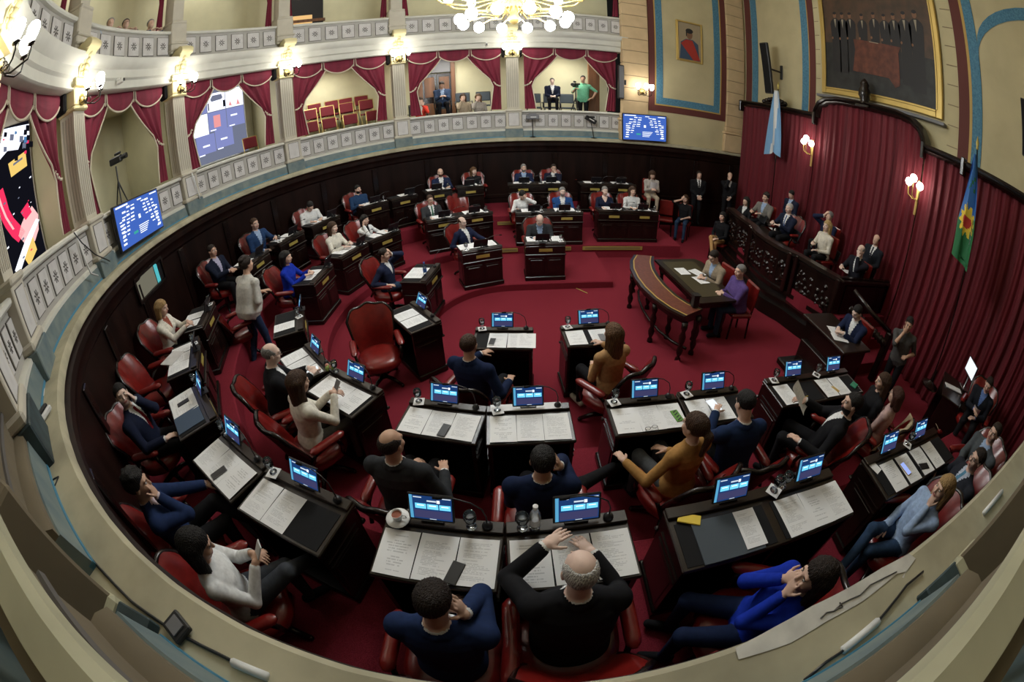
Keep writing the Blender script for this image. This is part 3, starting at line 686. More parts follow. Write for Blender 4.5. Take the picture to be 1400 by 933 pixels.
flag('provincial_flag', 'blue and green flag with a yellow sun and red centre on a pole', 'flag', foot, f2t, f2, 40, 60, f2m)
# ------------------------------------------------------------ speakers and screens on the right wall
def panel_speaker(label, loc, rz, tilt, w, h, arm):
    t = thing('wall_loudspeaker', label, 'loudspeaker', loc, rz, 'black panel loudspeakers')
    p = MB().use('black').box((0,-arm,0),(w,.10,h),rx=tilt,ch=.015); p.use('black_matte').box((0,-arm-.053*cos(tilt),-.05*sin(tilt)),(w*.88,.012,h*.95),rx=tilt); p.build('cabinet', t)
    MB().use('black').tube([(0,0,0),(0,-arm+.04,0)],.03,8).box((0,-.01,0),(.12,.03,.45),ch=.01).build('bracket', t)
panel_speaker('long black loudspeaker tilted from the wall above the blue and white flag', (XW-.02,10.05,5.55), -pi/2, .14, .34, 1.55, .55)
panel_speaker('black loudspeaker on the wall at the far right edge', (XW-.02,2.0,5.45), -pi/2, .10, .30, .95, .5)
p = thing('column_loudspeaker', 'slim dark column loudspeaker beside the green-shirted cameraman', 'loudspeaker', (3.62,YF-.13,4.45), 0)
MB().use('black').box((0,0,0),(.17,.14,1.05),ch=.02).build('cabinet', p); MB().use('grey_plastic').box((.0,-.073,0),(.13,.012,.98),ch=.004).build('grille', p); MB().use('black').box((.12,.05,0),(.10,.05,.16)).build('bracket', p)
def result_screen(label, corners):
    """TL TR BR BL in the world"""
    tl, tr, br, bl = [Vector(map(float,c)) for c in corners]; cx = (tl+tr+br+bl)/4
    ux = ((tr-tl)+(br-bl)).normalized(); up = ((tl-bl)+(tr-br)).normalized(); n = ux.cross(up).normalized(); w = ((tr-tl).length+(br-bl).length)/2; h = ((tl-bl).length+(tr-br).length)/2
    t = thing('voting_screen', label, 'screen', cx, 0, 'blue voting result screens')
    M = Matrix((ux, n*-1, up)).transposed().to_4x4(); t.rotation_euler = M.to_euler()     # local x right, -y to the viewer, z up
    MB().use('black').box((0,.03,0),(w+.05,.06,h+.05),ch=.01).build('casing', t)
    s = MB().use('scr_vote').quad((-w/2,-.003,-h/2),(w/2,-.003,-h/2),(w/2,-.003,h/2),(-w/2,-.003,h/2))
    s.use('scr_white'); rg = random.Random(5)
    def bar(x, z, l, th=.012): s.quad((x*w,-.006,z*h),((x+l)*w,-.006,z*h),((x+l)*w,-.006,z*h+th),(x*w,-.006,z*h+th), uv=False)
    bar(-.47,.44,.26,.026); bar(.0,.43,.10,.02); bar(.30,.44,.17,.022)
    for side in (-1,1):
        for r in range(10):
            z = .36-.085*r
            for c in range(4):
                x = side*(.44-.095*c+.012*r*(1 if c else 0)); k = 9-r
                if c > 1+ (r < 8)+(r < 5) or (c == 0 and r < 3) or (c == 1 and r < 1): continue
                l = rg.uniform(.05,.085); bar(x-(l if side > 0 else 0), z+rg.uniform(-.01,.01), l, .018 if (r+c) % 2 else .03)
    s.use('scr_white').quad((-.03*w,-.006,.0),(.02*w,-.006,.0),(.02*w,-.006,.10*h),(-.03*w,-.006,.10*h))
    for r in range(5): bar(-.06,-.18-.045*r,.24-.02*r,.014)
    s.use('scr_green'); s.quad((-.2*w,-.006,-.30*h),(-.1*w,-.006,-.30*h),(-.1*w,-.006,-.24*h),(-.2*w,-.006,-.24*h)); s.build('screen', t)
emis('scr_vote',(.045,.11,.42),1.3,False); emis('scr_green',(.05,.4,.35),1.0,False)
def at_r(px, py, R):
    d = ray(px,py); lo = .02
    for k in range(1,4000):
        t = k*.005; x, y = d[0]*t-CX, d[1]*t-CY; rr = abs(y) if x > 0 else hypot(x,y)
        if k > 60 and rr > R and t > 1.0: return np.array([d[0]*t, d[1]*t, HC+d[2]*t])
    return np.array([d[0]*20, d[1]*20, HC])
def vert_screen(pts, base_r):
    tl, tr, br, bl = [at_r(*p, base_r) for p in pts]
    for a, b in ((tl,bl),(tr,br)):
        mxy = (a[:2]+b[:2])/2; a[:2] = mxy; b[:2] = mxy
    return tl, tr, br, bl
result_screen('blue voting result screen hung on the balustrade at the left', vert_screen([(157,285),(216,257),(221,311),(166,345)], 5.98))
result_screen('blue voting result screen below the sandstone pilaster on the far wall', [aty(853,156,YF-.12),aty(912,160,YF-.12),aty(909,194,YF-.12),aty(851,190,YF-.12)])
# big screens inside the gallery boxes
emis('proj_grey',(.17,.19,.27),1.0,False); emis('proj_blue',(.22,.25,.52),1.1,False); emis('proj_white',(.85,.88,1),1.5,False); emis('proj_pink',(.75,.30,.30),1.2,False); emis('led_red',(.75,.03,.10),1.3,False); emis('led_blue',(.08,.22,.45),1.0,False); emis('led_yellow',(.8,.55,.15),1.2,False); emis('led_dark',(.006,.006,.010),1.0,False); emis('led_flesh',(.9,.5,.5),1.2,False)
def big_screen(name, label, corners, painter):
    tl, tr, br, bl = [Vector(map(float,c)) for c in corners]; cx = (tl+tr+br+bl)/4
    ux = ((tr-tl)+(br-bl)); ux.z = 0; ux.normalize(); up = Vector((0,0,1)); n = ux.cross(up); w = ((tr-tl).length+(br-bl).length)/2; h = ((tl-bl).length+(tr-br).length)/2
    t = thing(name, label, 'screen', cx, atan2(ux.y,ux.x))
    MB().use('white_plastic').box((0,.03,0),(w+.08,.05,h+.08),ch=.01).build('casing', t)
    s = MB()
    def rect(mt, x0, y0, x1, y1, d=.004):
        s.use(mt).quad(((x0-.5)*w,-d,(.5-y1)*h),((x1-.5)*w,-d,(.5-y1)*h),((x1-.5)*w,-d,(.5-y0)*h),((x0-.5)*w,-d,(.5-y0)*h), uv=False)
    def poly(mt, pts, d=.006): s.use(mt); flat_poly(s, [((x-.5)*w,(.5-y)*h) for x, y in pts], -d)
    painter(rect, poly); s.build('screen', t)
def paint_call(rect, poly):
    rect('proj_grey',0,0,1,1,.002)
    for x0,y0,x1,y1,mt in ((.02,.13,.33,.36,'proj_blue'),(.34,.12,.66,.36,'proj_white'),(.67,.10,.99,.36,'proj_white'),(.02,.37,.33,.64,'proj_white'),(.34,.37,.66,.62,'proj_blue'),(.67,.37,.99,.62,'proj_blue'),(.10,.64,.42,.88,'proj_blue'),(.43,.62,.75,.86,'proj_blue')): rect(mt,x0,y0,x1,y1)
    rect('proj_pink',.43,.42,.55,.58,.008); poly('proj_grey',[(.40,.20),(.44,.15),(.60,.15),(.62,.20),(.60,.22),(.42,.23)]); poly('proj_pink',[(.72,.33),(.75,.27),(.78,.34)]); poly('proj_pink',[(.86,.34),(.89,.26),(.93,.34)]); rect('led_dark',.35,.24,.37,.34,.008); rect('led_dark',.62,.24,.66,.33,.008)
    for x, y in ((.12,.26),(.74,.46),(.20,.77),(.52,.74)): rect('proj_white',x,y,x+.12,y+.022,.008)
    for x, y in ((.36,.60),(.70,.60),(.45,.86),(.12,.88)): rect('proj_white',x,y,x+.10,y+.014,.009)
def vs(pts, R):
    return vert_screen(pts, R)
big_screen('projection_screen', 'grey projection screen showing a video call with pale and blue tiles', vs([(258,119),(331,112),(340,207),(261,230)], 7.75), paint_call)
def paint_led(rect, poly):
    rect('led_dark',0,0,1,1,.002)
    rg = random.Random(2)
    poly('proj_white',[(0,.02),(.42,.0),(1,.03),(1,.12),(.86,.14),(.80,.19),(.62,.17),(.45,.22),(.30,.20),(.16,.27),(0,.29)])
    for k in range(26):
        x, y = rg.random(), rg.uniform(.02,.24); a = rg.uniform(.02,.07); poly(rg.choice(['led_dark','led_blue','led_red','proj_grey','led_dark']),[(x,y),(x+a,y+.01),(x+a*.8,y+a*.8),(x-.01,y+a*.7)],.008+.0004*k)
    poly('led_yellow',[(.62,.26),(.92,.22),(.93,.33),(.65,.36)]); poly('proj_grey',[(.70,.275),(.86,.255),(.86,.27),(.70,.29)],.009); poly('led_yellow',[(0,.42),(.18,.38),(.18,.47),(0,.5)])
    L = [(.36,.42),(.37,.50),(.40,.58),(.45,.66),(.52,.74),(.60,.80)]; R_ = [(.50,.40),(.53,.48),(.55,.56),(.60,.63),(.68,.70),(.74,.76)]; poly('led_red',L+R_[::-1]); poly('led_flesh',[(.43,.44),(.46,.52),(.50,.60),(.58,.70),(.55,.70),(.47,.60),(.42,.50)],.009)
    poly('led_flesh',[(.62,.76),(.70,.70),(.78,.66),(.92,.62),(1,.70),(.96,.80),(.86,.86),(.70,.84)]); poly('led_red',[(.72,.62),(.86,.58),(.90,.66),(.78,.69)],.009)
    poly('proj_white',[(0,.52),(.06,.53),(.12,.60),(.18,.72),(.26,.86),(.36,.96),(.30,1),(.14,.96),(.08,.86),(0,.80)]); poly('led_blue',[(.08,.55),(.16,.58),(.22,.70),(.30,.84),(.36,.92),(.28,.92),(.18,.76)],.008); poly('led_yellow',[(.62,.90),(.84,.82),(.86,.92),(.68,.99)],.008)
    poly('proj_white',[(.44,.95),(.70,.82),(.95,.72),(1,.74),(.76,.86),(.50,.99)],.010)
    for k in range(30):
        x, y = rg.uniform(.05,.98), rg.uniform(.36,.98); a = rg.uniform(.006,.02); poly(rg.choice(['proj_white','led_red','proj_grey']),[(x,y),(x+a*2,y-a*.3),(x+a*2,y+a*.4),(x,y+a*.6)],.011+.0003*k)
big_screen('video_wall', 'big bright video screen with red and white figures at the left edge', [at_r(0,185,7.2)+np.array((-.25,-.45,.25)),at_r(40,172,7.2),at_r(62,345,7.2),at_r(15,382,7.2)+np.array((-.25,-.45,-.1))], paint_led)
# ============================================================ small wall details
def at_ring(px, py, R): return at_r(px, py, R)
# hatch in the wood wall at the left
h = [at_r(186,382,5.97), at_r(217,362,5.97), at_r(222,378,5.97), at_r(192,412,5.97)]
hc = sum(h)/4; ha = atan2(hc[1]-CY, hc[0]-CX)
t = thing('window_1', 'small lit hatch window in the dark wood wall behind the blonde woman', 'window', (hc[0],hc[1],2.13), ha, None); t['kind'] = 'structure'
emis('hatch_light',(.20,.19,.14),.8,False); emis('hatch_cyan',(.10,.55,.60),.9,False)
MB().use('wood').box((-.02,0,.19),(.05,1.02,.05)).box((-.02,0,-.19),(.05,1.02,.05)).box((-.02,.5,0),(.05,.05,.40)).box((-.02,-.5,0),(.05,.05,.40)).build('frame', t)
MB().use('hatch_light').quad((-.006,.46,-.16),(-.006,-.20,-.16),(-.006,-.20,.16),(-.006,.46,.16)).use('hatch_cyan').quad((-.008,-.22,-.16),(-.008,-.34,-.16),(-.008,-.34,.16),(-.008,-.22,.16)).use('black').quad((-.006,-.34,-.16),(-.006,-.48,-.16),(-.006,-.48,.16),(-.006,-.34,.16)).build('pane', t)
# doors and posts of the gallery
def gdoor(name, deg, r, w, h, z0, label):
    x, y = pol(deg, r); t = thing(name, label, 'door', (x,y,z0), radians(deg)); t['kind'] = 'structure'
    MB().use('door_wood').box((-.03,w/2+.06,h/2),(.10,.14,h)).box((-.03,-w/2-.06,h/2),(.10,.14,h)).box((-.03,0,h+.05),(.10,w+.28,.12)).build('frame', t)
    for s in (-1,1):
        d = MB().use('wood').box((-.01,s*w/4,h*.36),(.05,w/2-.02,h*.72))
        d.use('door_wood').box((-.04,s*w/4,h*.52),(.02,w/2-.14,h*.30),ch=.008).box((-.04,s*w/4,h*.17),(.02,w/2-.14,h*.22),ch=.008); lf = d.build('leaf', t)
    MB().use('grey_plastic').box((-.01,0,h*.86),(.04,w-.03,h*.24)).build('transom', t)
gdoor('door_1', 104.0, 8.22, .95, 2.35, 3.22, 'dark double door with wooden frame behind the seated onlookers')
x, y = pol(137.5, 8.2); struct(MB().use('door_wood').box((x,y,4.3),(.14,.42,2.2),rz=radians(137.5)).build('trim_wood_post'), 'brown wooden post behind the red folding chairs')
m = MB().use('door_wood').box((3.22,CY+7.45,4.3),(.36,.12,2.2)); struct(m.build('door_2'), 'brown wooden door beside the green-shirted cameraman')
x, y = pol(135.0, 8.0); t = thing('door_3','dark doorway with a lit picture in the upper gallery','door',(x,y,Z_UP),radians(135)); t['kind'] = 'structure'
MB().use('black').box((0,0,1.3),(.08,1.5,2.6)).build('opening', t); MB().use('door_wood').box((-.05,0,1.3),(.06,1.6,.1)).build('frame', t)
emis('lit_room',(.9,.55,.22),1.0,False); MB().use('lit_room').quad((-.06,.52,.95),(-.06,-.38,.95),(-.06,-.38,1.5),(-.06,.52,1.5)).build('lit_picture', t)
# ============================================================ chandelier
t = thing('chandelier', 'large lit gilt chandelier with many globe lamps, cut by the top edge', 'chandelier', (.36,6.3,0))
b = MB().use('gold').lathe([(.01,4.92),(.06,4.95),(.10,5.02),(.05,5.10),(.12,5.22),(.16,5.36),(.08,5.50),(.05,5.70),(.14,5.85),(.10,6.0),(.04,6.1),(.03,Z_TOP)], (0,0,0), 16); b.build('stem', t, smooth=True)
for ring, (n, R, z0, down) in enumerate(((12,.78,5.04,True),(14,1.14,5.36,False),(8,.6,5.75,False))):
    for k in range(n):
        a = 2*pi*k/n+.2+.17*ring; ca, sa = cos(a), sin(a)
        P = [(.08,z0+.20),(.25,z0+.02),(R*.62,z0-.06 if not down else z0+.06),(R*.9,z0+.02),(R,z0+.12 if not down else z0+.02)]
        arm = MB().use('gold').tube([(r*ca,r*sa,z) for r, z in P],.014,6)
        arm.tube([((.3+.1*cos(q))*ca,(.3+.1*cos(q))*sa,z0+.12+.1*sin(q)) for q in np.linspace(0,5.2,9)],.009,5)
        arm.lathe([(.01,0),(.05,.01),(.04,.03),(.02,.05)],(R*ca,R*sa,P[-1][1]-.01),10); ao = arm.build('arm', t, smooth=True)
        zc = P[-1][1]+(.10 if not down else -.05)
        MB().use('bulb').ball((R*ca,R*sa,zc),.085 if down else .075,10,7,sz=1.15).build('globe_lamp', ao, smooth=True)
# the lamps in the ceilings of the two galleries (out of view), then an added fill over the hall
def area(name, loc, sx, sy, e, col=(1,.97,.88), rot=(0,0,0), spread=None):
    d = bpy.data.lights.new(name,'AREA'); d.shape = 'RECTANGLE'; d.size = sx; d.size_y = sy; d.energy = e; d.color = col
    if spread: d.spread = spread
    o = bpy.data.objects.new(name, d); COL.objects.link(o); o.location = loc; o.rotation_euler = rot; return o
for i in range(2,8):
    s1 = COL_S[i+1] if i < 7 else END_S
    (x,y), a = ring_at((COL_S[i]+s1)/2, 7.2); area('gallery_ceiling_lamp', (x,y,Z_LINT+.04), .9, .9, E_GALLERY*(.45,.32,.75,1.0,1.1,1.1)[i-2])
    (x,y), a = ring_at((COL_S[i]+s1)/2, 7.3); area('upper_gallery_lamp', (x,y,9.3), .9, .9, E_UPPER)
area('hall_fill_light', (2.6,6.3,9.4), 3.0, 3.0, E_FILL)  # added unseen area lamp giving even general light

# ============================================================ desks
def make_desk(w, seats=1, plate=True):
    t = thing('desk', '', 'desk', group='dark wood legislators\' desks'); D = .46; H = .78
    p = MB().use('wood_top').box((0,0,H-.018),(w,D,.036),ch=.008).box((0,D/2-.045,H+.012),(w-.01,.085,.028),ch=.006); p.build('desk_top', t)
    for k in range(seats):
        cx = (k-(seats-1)/2)*w/seats; MB().use('black_matte').box((cx,-.05,H+.002),(w/seats-.07,D-.15,.005)).build('writing_pad', t)
    p = MB().use('wood').box((0,D/2-.03,(H-.04)/2+.02),(w-.04,.03,H-.08)); 
    for k in range(seats*2):
        cx = (k-(seats*2-1)/2)*(w-.08)/(seats*2); pw = (w-.08)/(seats*2)-.05
        for dz, hh in ((.31,.34),):
            p.box((cx,D/2-.012,dz),(pw,.012,hh),ch=.005); p.box((cx,D/2-.005,dz),(pw-.08,.012,hh-.08),ch=.005)
    p.box((0,D/2-.008,H-.13),(w-.03,.025,.16),ch=.006).box((0,D/2,H-.225),(w,.045,.03),ch=.01); p.build('front_panel', t)
    if plate:
        for k in range(seats):
            cx = (k-(seats-1)/2)*w/seats; MB().use('brass').box((cx,D/2+.007,H-.13),(.26,.006,.060)).build('name_plate', t)
    for s in (-1,1):
        p = MB().use('wood').box((s*(w/2-.03),0,(H-.04)/2+.01),(.035,D-.04,H-.05)); p.box((s*(w/2-.012),-.02,.34),(.012,D-.16,.40),ch=.005)
        p.box((s*(w/2-.010),-.02,H-.16),(.012,D-.10,.02)).box((s*(w/2-.010),-.02,H-.22),(.012,D-.10,.02)); p.build('side_panel', t)
    MB().use('wood_black').box((0,.01,.045),(w+.01,D,.09),ch=.012).build('plinth', t)
    if seats == 2: MB().use('wood').box((0,0,.38),(.03,D-.06,.72)).build('divider', t)
    return t
DESK = {}
def desk(key, who, x, y, z, yaw, w=.72, seats=1):
    """yaw: direction the sitter looks, degrees"""
    rz = radians(yaw-90)
    o = place(('desk',w,seats), lambda: make_desk(w,seats), (x,y,z), rz, f'dark wood desk {who}', "dark wood legislators' desks")
    DESK[key] = dict(o=o,x=x,y=y,z=z,rz=rz,who=who,w=w,seats=seats); return o
def onring(deg, r): x, y = pol(deg, r); return x, y, deg+180
RO, RMD, RI = 4.96, 3.50, 1.84
for key, who, deg, w in (('A1','before the dark-haired man in navy at the bottom',-97.6,.72),('A2','before the white-haired man in black at the bottom',-89.0,.72),('A4a','before the man in navy leaning on his hand',-119.0,.72),('A4b','before the woman in white with a phone at lower left',-109.7,.80),
    ('A5','before the young man with a red tie at the left',-131.3,.80),('A6','before the empty tilted chair at the left',-145.6,.84),('A7','before the blonde woman in a white jacket',-159.3,.84),('O0','before the suited man in a lavender shirt',-186.0,.80),
    ('O1','before the man in a blue jacket at the left',-199.5,.80),('O2','before the man in a white sweater',-212.0,.84),('O3','before the bearded man in blue by the far wall',-229.0,.72),('O4','before the empty chair by the far left wall',-238.5,.72),('O5','before the bald bearded man in navy',-249.5,.72),('O6','before the woman in black by the far wall',-259.5,.72)):
    x, y, yaw = onring(deg, RO); desk(key, who, x, y, Z_OUT, yaw, w)
desk('A3','before the woman in a blue suit at lower right',1.64,1.07,Z_OUT,90,1.44,2)
desk('R1','before the long-haired woman in a light blue shirt',3.52,1.05,Z_OUT,90,1.44,2)
desk('O7','before the two men in glasses by the far wall',1.12,10.95,Z_OUT,-90,1.56,2)
desk('O8','before the two empty chairs by the far wall',3.02,10.97,Z_OUT,-90,1.56,2)
for key, who, deg, w in (('M1','before the bald man in a dark suit near the middle',-103.2,.74),('M2','before the man in navy with his leg out',-90.6,.74),('L1','before the long-haired woman in a white jacket',-122.0,.78),('L2','before the balding man in glasses holding a phone',-135.8,.74),('L3','before the empty chair seen from behind at left',-156,.74),
    ('B0','before the woman in a bright blue dress',-184.5,.84),('B1','before the woman in a cream jacket, far left',-204.0,.84),('B2','before the woman in black and white, far left',-219.5,.80)):
    x, y, yaw = onring(deg, RMD); desk(key, who, x, y, Z_MID, yaw, w)
desk('M3','before the woman in a mustard jacket',1.25,2.56,Z_MID,90,.70); desk('M4','before the man in navy reading a lit phone',1.98,2.58,Z_MID,90,.70)
desk('M5','before the two people at the right, one reading',3.46,2.64,Z_MID,90,1.44,2)
x, y = pol(-251.5, RMD); desk('B3','before the man in a grey suit and green tie',x,y,Z_MID,-251.5+180,1.56,2)
desk('B4','before the woman in white with lowered head',1.22,9.40,Z_MID,-90,1.56,2); desk('B5','before the grey-haired woman in navy at far right',3.18,9.58,Z_MID,-90,1.56,2)
x, y, yaw = onring(-140.5, RI); desk('I1','before the large empty red chair in the middle',x,y,Z_IN,yaw-3,.78)
x, y = -1.30, 6.42; desk('I0','before the man leaning on his hand, inner ring',x,y,Z_IN,-12,.78)
x, y = pol(-249, RI-.2); desk('I3','before the man in glasses with open white collar',x,y,Z_IN,-72,.80); desk('I4','before the bald man looking down in the middle',.93,7.80,Z_IN,-90,.80)
desk('I5','before the man seen from behind in the inner ring',.02,4.23,Z_IN,84,.72); desk('I6','before the woman in a tan blazer',1.10,4.22,Z_IN,93,.72)

# ============================================================ red leather chairs
def make_armchair():
    t = thing('armchair', '', 'chair', group='red leather swivel armchairs')
    def seat_pt(u, v):
        a = 2*pi*u; k = (abs(cos(a))**2.5+abs(sin(a))**2.5)**(-1/2.5)
        prof = [(0.0,.50),(.55,.497),(.86,.480),(.98,.445),(1.0,.40),(.95,.36),(.60,.345)]
        f = v*(len(prof)-1); i = min(int(f),len(prof)-2); w = f-i; r = prof[i][0]*(1-w)+prof[i+1][0]*w; z = prof[i][1]*(1-w)+prof[i+1][1]*w
        return (.300*r*k*cos(a), .045+.30*r*k*sin(a), z)
    MB().use('leather').grid(seat_pt, 28, 12, uv=False).build('seat', t, smooth=True)
    def edge(u):          # half profile of the back: u -1..1 -> top height
        return .965+.055*cos(u*pi/2*1.0) - .075*max(0,(abs(u)-.72)/.28)**2 + .012*cos(u*pi*3)
    def back_pt(u, v, off):
        q = 2*u-1; hw = .235+.085*v**.8; zt = edge(q)
        z = .44+v*(zt-.44); yy = -.235-.13*v-.05*v*v+.13*q*q+off*(1-.55*abs(q)**6)
        return (hw*q, yy, z)
    MB().use('leather').grid(lambda u, v: back_pt(u, v, .028+.022*sin(pi*v)), 20, 12, uv=False).build('backrest', t, smooth=True)
    MB().use('leather_dark').grid(lambda u, v: back_pt(1-u, v, -.032), 20, 12, uv=False).build('back_shell', t, smooth=True)
    rim = [back_pt(0,v/10,0) for v in range(2,11)]+[back_pt(u/20,1.0,0) for u in range(1,20)]+[back_pt(1,v/10,0) for v in range(10,1,-1)]
    MB().use('wood').tube(rim, .024, 8).build('back_frame', t, smooth=True)
    for s in (-1,1):
        b = MB().use('wood').tube([(s*.275,-.20,.46),(s*.30,-.10,.60),(s*.31,.04,.635),(s*.31,.20,.63)],.020,6).tube([(s*.27,.19,.40),(s*.295,.20,.50),(s*.31,.17,.63)],.022,6); sup = b.build('arm_support', t, smooth=True)
        def arm(u, v):
            a = 2*pi*u; y = -.14+.40*v; e = min(1,(min(v,1-v)*9))**.5; return (s*.312+.048*cos(a)*(.35+.65*e), y, .665+.034*sin(a)*(.3+.7*e))
        MB().use('leather').grid(arm, 12, 12, uv=False).build('armrest', t, smooth=True)
    MB().use('wood').lathe([(.16,.345),(.17,.32),(.06,.29),(.045,.20),(.06,.12),(.05,.09)],(0,.03,0),14).build('pedestal', t, smooth=True, auto=50)
    for k in range(4):
        a = pi/4+k*pi/2; MB().use('wood').tube([(.02*cos(a),.03+.02*sin(a),.12),(.16*cos(a),.03+.16*sin(a),.10),(.30*cos(a),.03+.30*sin(a),.035)],[.034,.028,.024],6).ball((.30*cos(a),.03+.30*sin(a),.025),.026,8,5).build('foot', t, smooth=True)
    return t
CH_N = 0
def chair(x, y, z, yaw, label): return place('armchair', make_armchair, (x,y,z), radians(yaw-90), label, 'red leather swivel armchairs')
def make_side_chair():
    t = thing('side_chair','','chair',group='plain red upholstered side chairs')
    MB().use('leather').box((0,0,.45),(.44,.43,.08),ch=.025).build('seat', t, smooth=True, auto=60); MB().use('leather').box((0,-.22,.76),(.42,.06,.46),rx=.10,ch=.025).build('backrest', t, smooth=True, auto=60)
    for sx in (-1,1):
        for sy in (-1,1): MB().use('wood').tube([(sx*.18,sy*.18,.42),(sx*.19,sy*.20,0)],.02,6).build('leg', t)
        MB().use('wood').tube([(sx*.18,-.19,.42),(sx*.18,-.235,.70)],.018,6).build('back_post', t)
    return t
def side_chair(x, y, z, yaw, label): return place('side', make_side_chair, (x,y,z), radians(yaw-90), label, 'plain red upholstered side chairs')

# ============================================================ presiding dais
DZ = .72
m = MB().use('carpet').prism([(6.05,9.35),(5.72,8.2),(5.62,6.9),(5.70,5.6),(6.1,4.75),(7.95,4.75),(7.95,9.6)], 0, DZ); struct(m.build('floor_dais'), 'raised carpeted floor of the presiding dais')
t = thing('presiding_desk', 'long carved dark wood presiding desk with a bowed front on the dais', 'desk')
ZT = 1.42
plan = [(5.92,9.25),(5.78,8.55),(5.68,7.75),(5.62,7.60),(5.50,7.25),(5.46,6.85),(5.50,6.40),(5.62,6.12),(5.70,5.98),(5.82,5.45),(5.98,4.95)]
def wall_along(off, z0, z1, mt, nm, pts=plan, thick=.06, ch=0):
    mb = MB().use(mt); rows = []
    for i, (x,y) in enumerate(pts):
        a = pts[max(i-1,0)]; b = pts[min(i+1,len(pts)-1)]; tx, ty = b[0]-a[0], b[1]-a[1]; L = hypot(tx,ty); nx, ny = ty/L, -tx/L
        rows.append(mb.add([(x+nx*off,y+ny*off,z0),(x+nx*off,y+ny*off,z1),(x+nx*(off-thick),y+ny*(off-thick),z1),(x+nx*(off-thick),y+ny*(off-thick),z0)]))
    for a, b in zip(rows, rows[1:]):
        for k in range(4): mb.face((a+k, b+k, b+(k+1)%4, a+(k+1)%4))
    for r in (rows[0], rows[-1]): mb.face([r+k for k in range(4)])
    return mb.build(nm, t)
wall_along(0,.40,ZT-.06,'wood','front_panel'); wall_along(.06,ZT-.07,ZT,'wood_top','top_rail',thick=.20); wall_along(.035,ZT-.15,ZT-.10,'wood','upper_moulding',thick=.05)
wall_along(.05,.52,.60,'wood','lower_moulding',thick=.06); wall_along(.16,.30,.42,'wood','stepped_base',thick=.24); wall_along(.26,-.02,.30,'wood_black','plinth',thick=.36)
wall_along(-.14,ZT-.22,ZT-.16,'wood_top','writing_top',thick=.55)
for i in range(len(plan)-1):                          # carved foliage in the panels: one relief sheet each
    (x0,y0), (x1,y1) = plan[i], plan[i+1]; L = hypot(x1-x0,y1-y0)
    if L < .3: continue
    tx, ty = (x1-x0)/L, (y1-y0)/L; nx, ny = ty, -tx; rg = random.Random(i); sp = [(rg.uniform(.08,.92)*L, rg.uniform(.04,.48), rg.uniform(.025,.055)) for k in range(int(L*46))]
    def rel(u, v):
        a, z = (.07+.86*u)*L, .52*v; h = 0
        for ca, cz, r in sp:
            dd = hypot(a-ca, z-cz)/r
            if dd < 1: h = max(h, .040*(1-dd*dd)**.5)
        e = min(1, 8*min(u,1-u,v,1-v)); h = .006+h*e
        return (x0+tx*a+nx*h, y0+ty*a+ny*h, .66+z)
    MB().use('wood').grid(rel, max(12,int(L*70)), 36, uv=False).build('carved_panel', t, smooth=True)
for q in (0,2,3,7,8,10):
    x, y = plan[q]; MB().use('wood').box((x-.02,y,.98),(.12,.12,.84),ch=.02).build('pilaster', t)
mb = MB().use('wood').box((6.95,4.93,.75),(1.95,.07,1.40)).box((6.95,4.90,1.40),(2.0,.18,.05),ch=.01).box((6.9,4.885,.86),(1.5,.02,.9),ch=.01); mb.build('end_panel', t)
# side rostrum below the dais with a sloping clerk's desk
t = thing('clerk_rostrum', 'low dark wood clerk\'s desk with a book ledge below the dais end', 'desk')
MB().use('wood').box((5.18,3.98,.45),(.62,1.05,.90),ch=.02).box((4.84,3.98,.30),(.06,.9,.5),ch=.01).build('body', t); MB().use('wood_top').box((5.16,3.98,.92),(.74,1.15,.05),ch=.012).build('desk_top', t)
MB().use('wood_black').box((5.0,3.98,.06),(.95,1.2,.12),ch=.02).build('plinth', t)
t = thing('carved_banister', 'dark carved wooden banister beside the steps of the dais', 'railing')
b = MB().use('wood').tube([(6.1,4.62,1.35),(6.3,4.2,1.15),(6.55,3.75,1.0)],.05,8); b.build('handrail', t, smooth=True)
MB().use('wood').tube([(6.1+.45*k/30,4.62-.87*k/30,1.0-.25*k/30) for k in range(31)],[.05+.05*abs(sin(k*1.3)) for k in range(31)],9).build('carved_panel', t, smooth=True); MB().use('wood').box((6.55,3.75,.5),(.14,.14,1.0),ch=.02).build('newel_post', t)
m = MB().use('carpet').box((6.95,4.35,.12),(1.9,.8,.24)).box((6.95,4.55,.36),(1.9,.4,.24)); struct(m.build('floor_dais_steps'), 'carpeted steps up to the dais')
# clerks' table and the curved leather topped table
t = thing('clerks_table', 'dark wooden table with papers before the two seated men in the middle', 'table')
p = MB().use('wood_top').prism([(2.98,7.05),(3.90,7.12),(4.0,6.95),(3.86,5.30),(3.10,5.22)], .745, .785); p.build('table_top', t)
MB().use('wood').prism([(3.05,6.95),(3.82,7.0),(3.78,5.40),(3.15,5.34)], .62, .745).build('apron', t)
mat('table_leather',(.050,.040,.018),.4); MB().use('table_leather').prism([(3.10,6.92),(3.80,6.97),(3.74,5.48),(3.19,5.42)], .785, .789).build('leather_inset', t)
for x, y in ((3.10,6.88),(3.80,6.92),(3.76,5.46),(3.20,5.40)): MB().use('wood').lathe([(.05,0),(.035,.06),(.05,.14),(.03,.22),(.05,.40),(.035,.52),(.055,.62)],(x,y,0),10).build('leg', t, smooth=True)
t = thing('curved_table', 'curved table with a gold edged red leather top on turned legs', 'table')
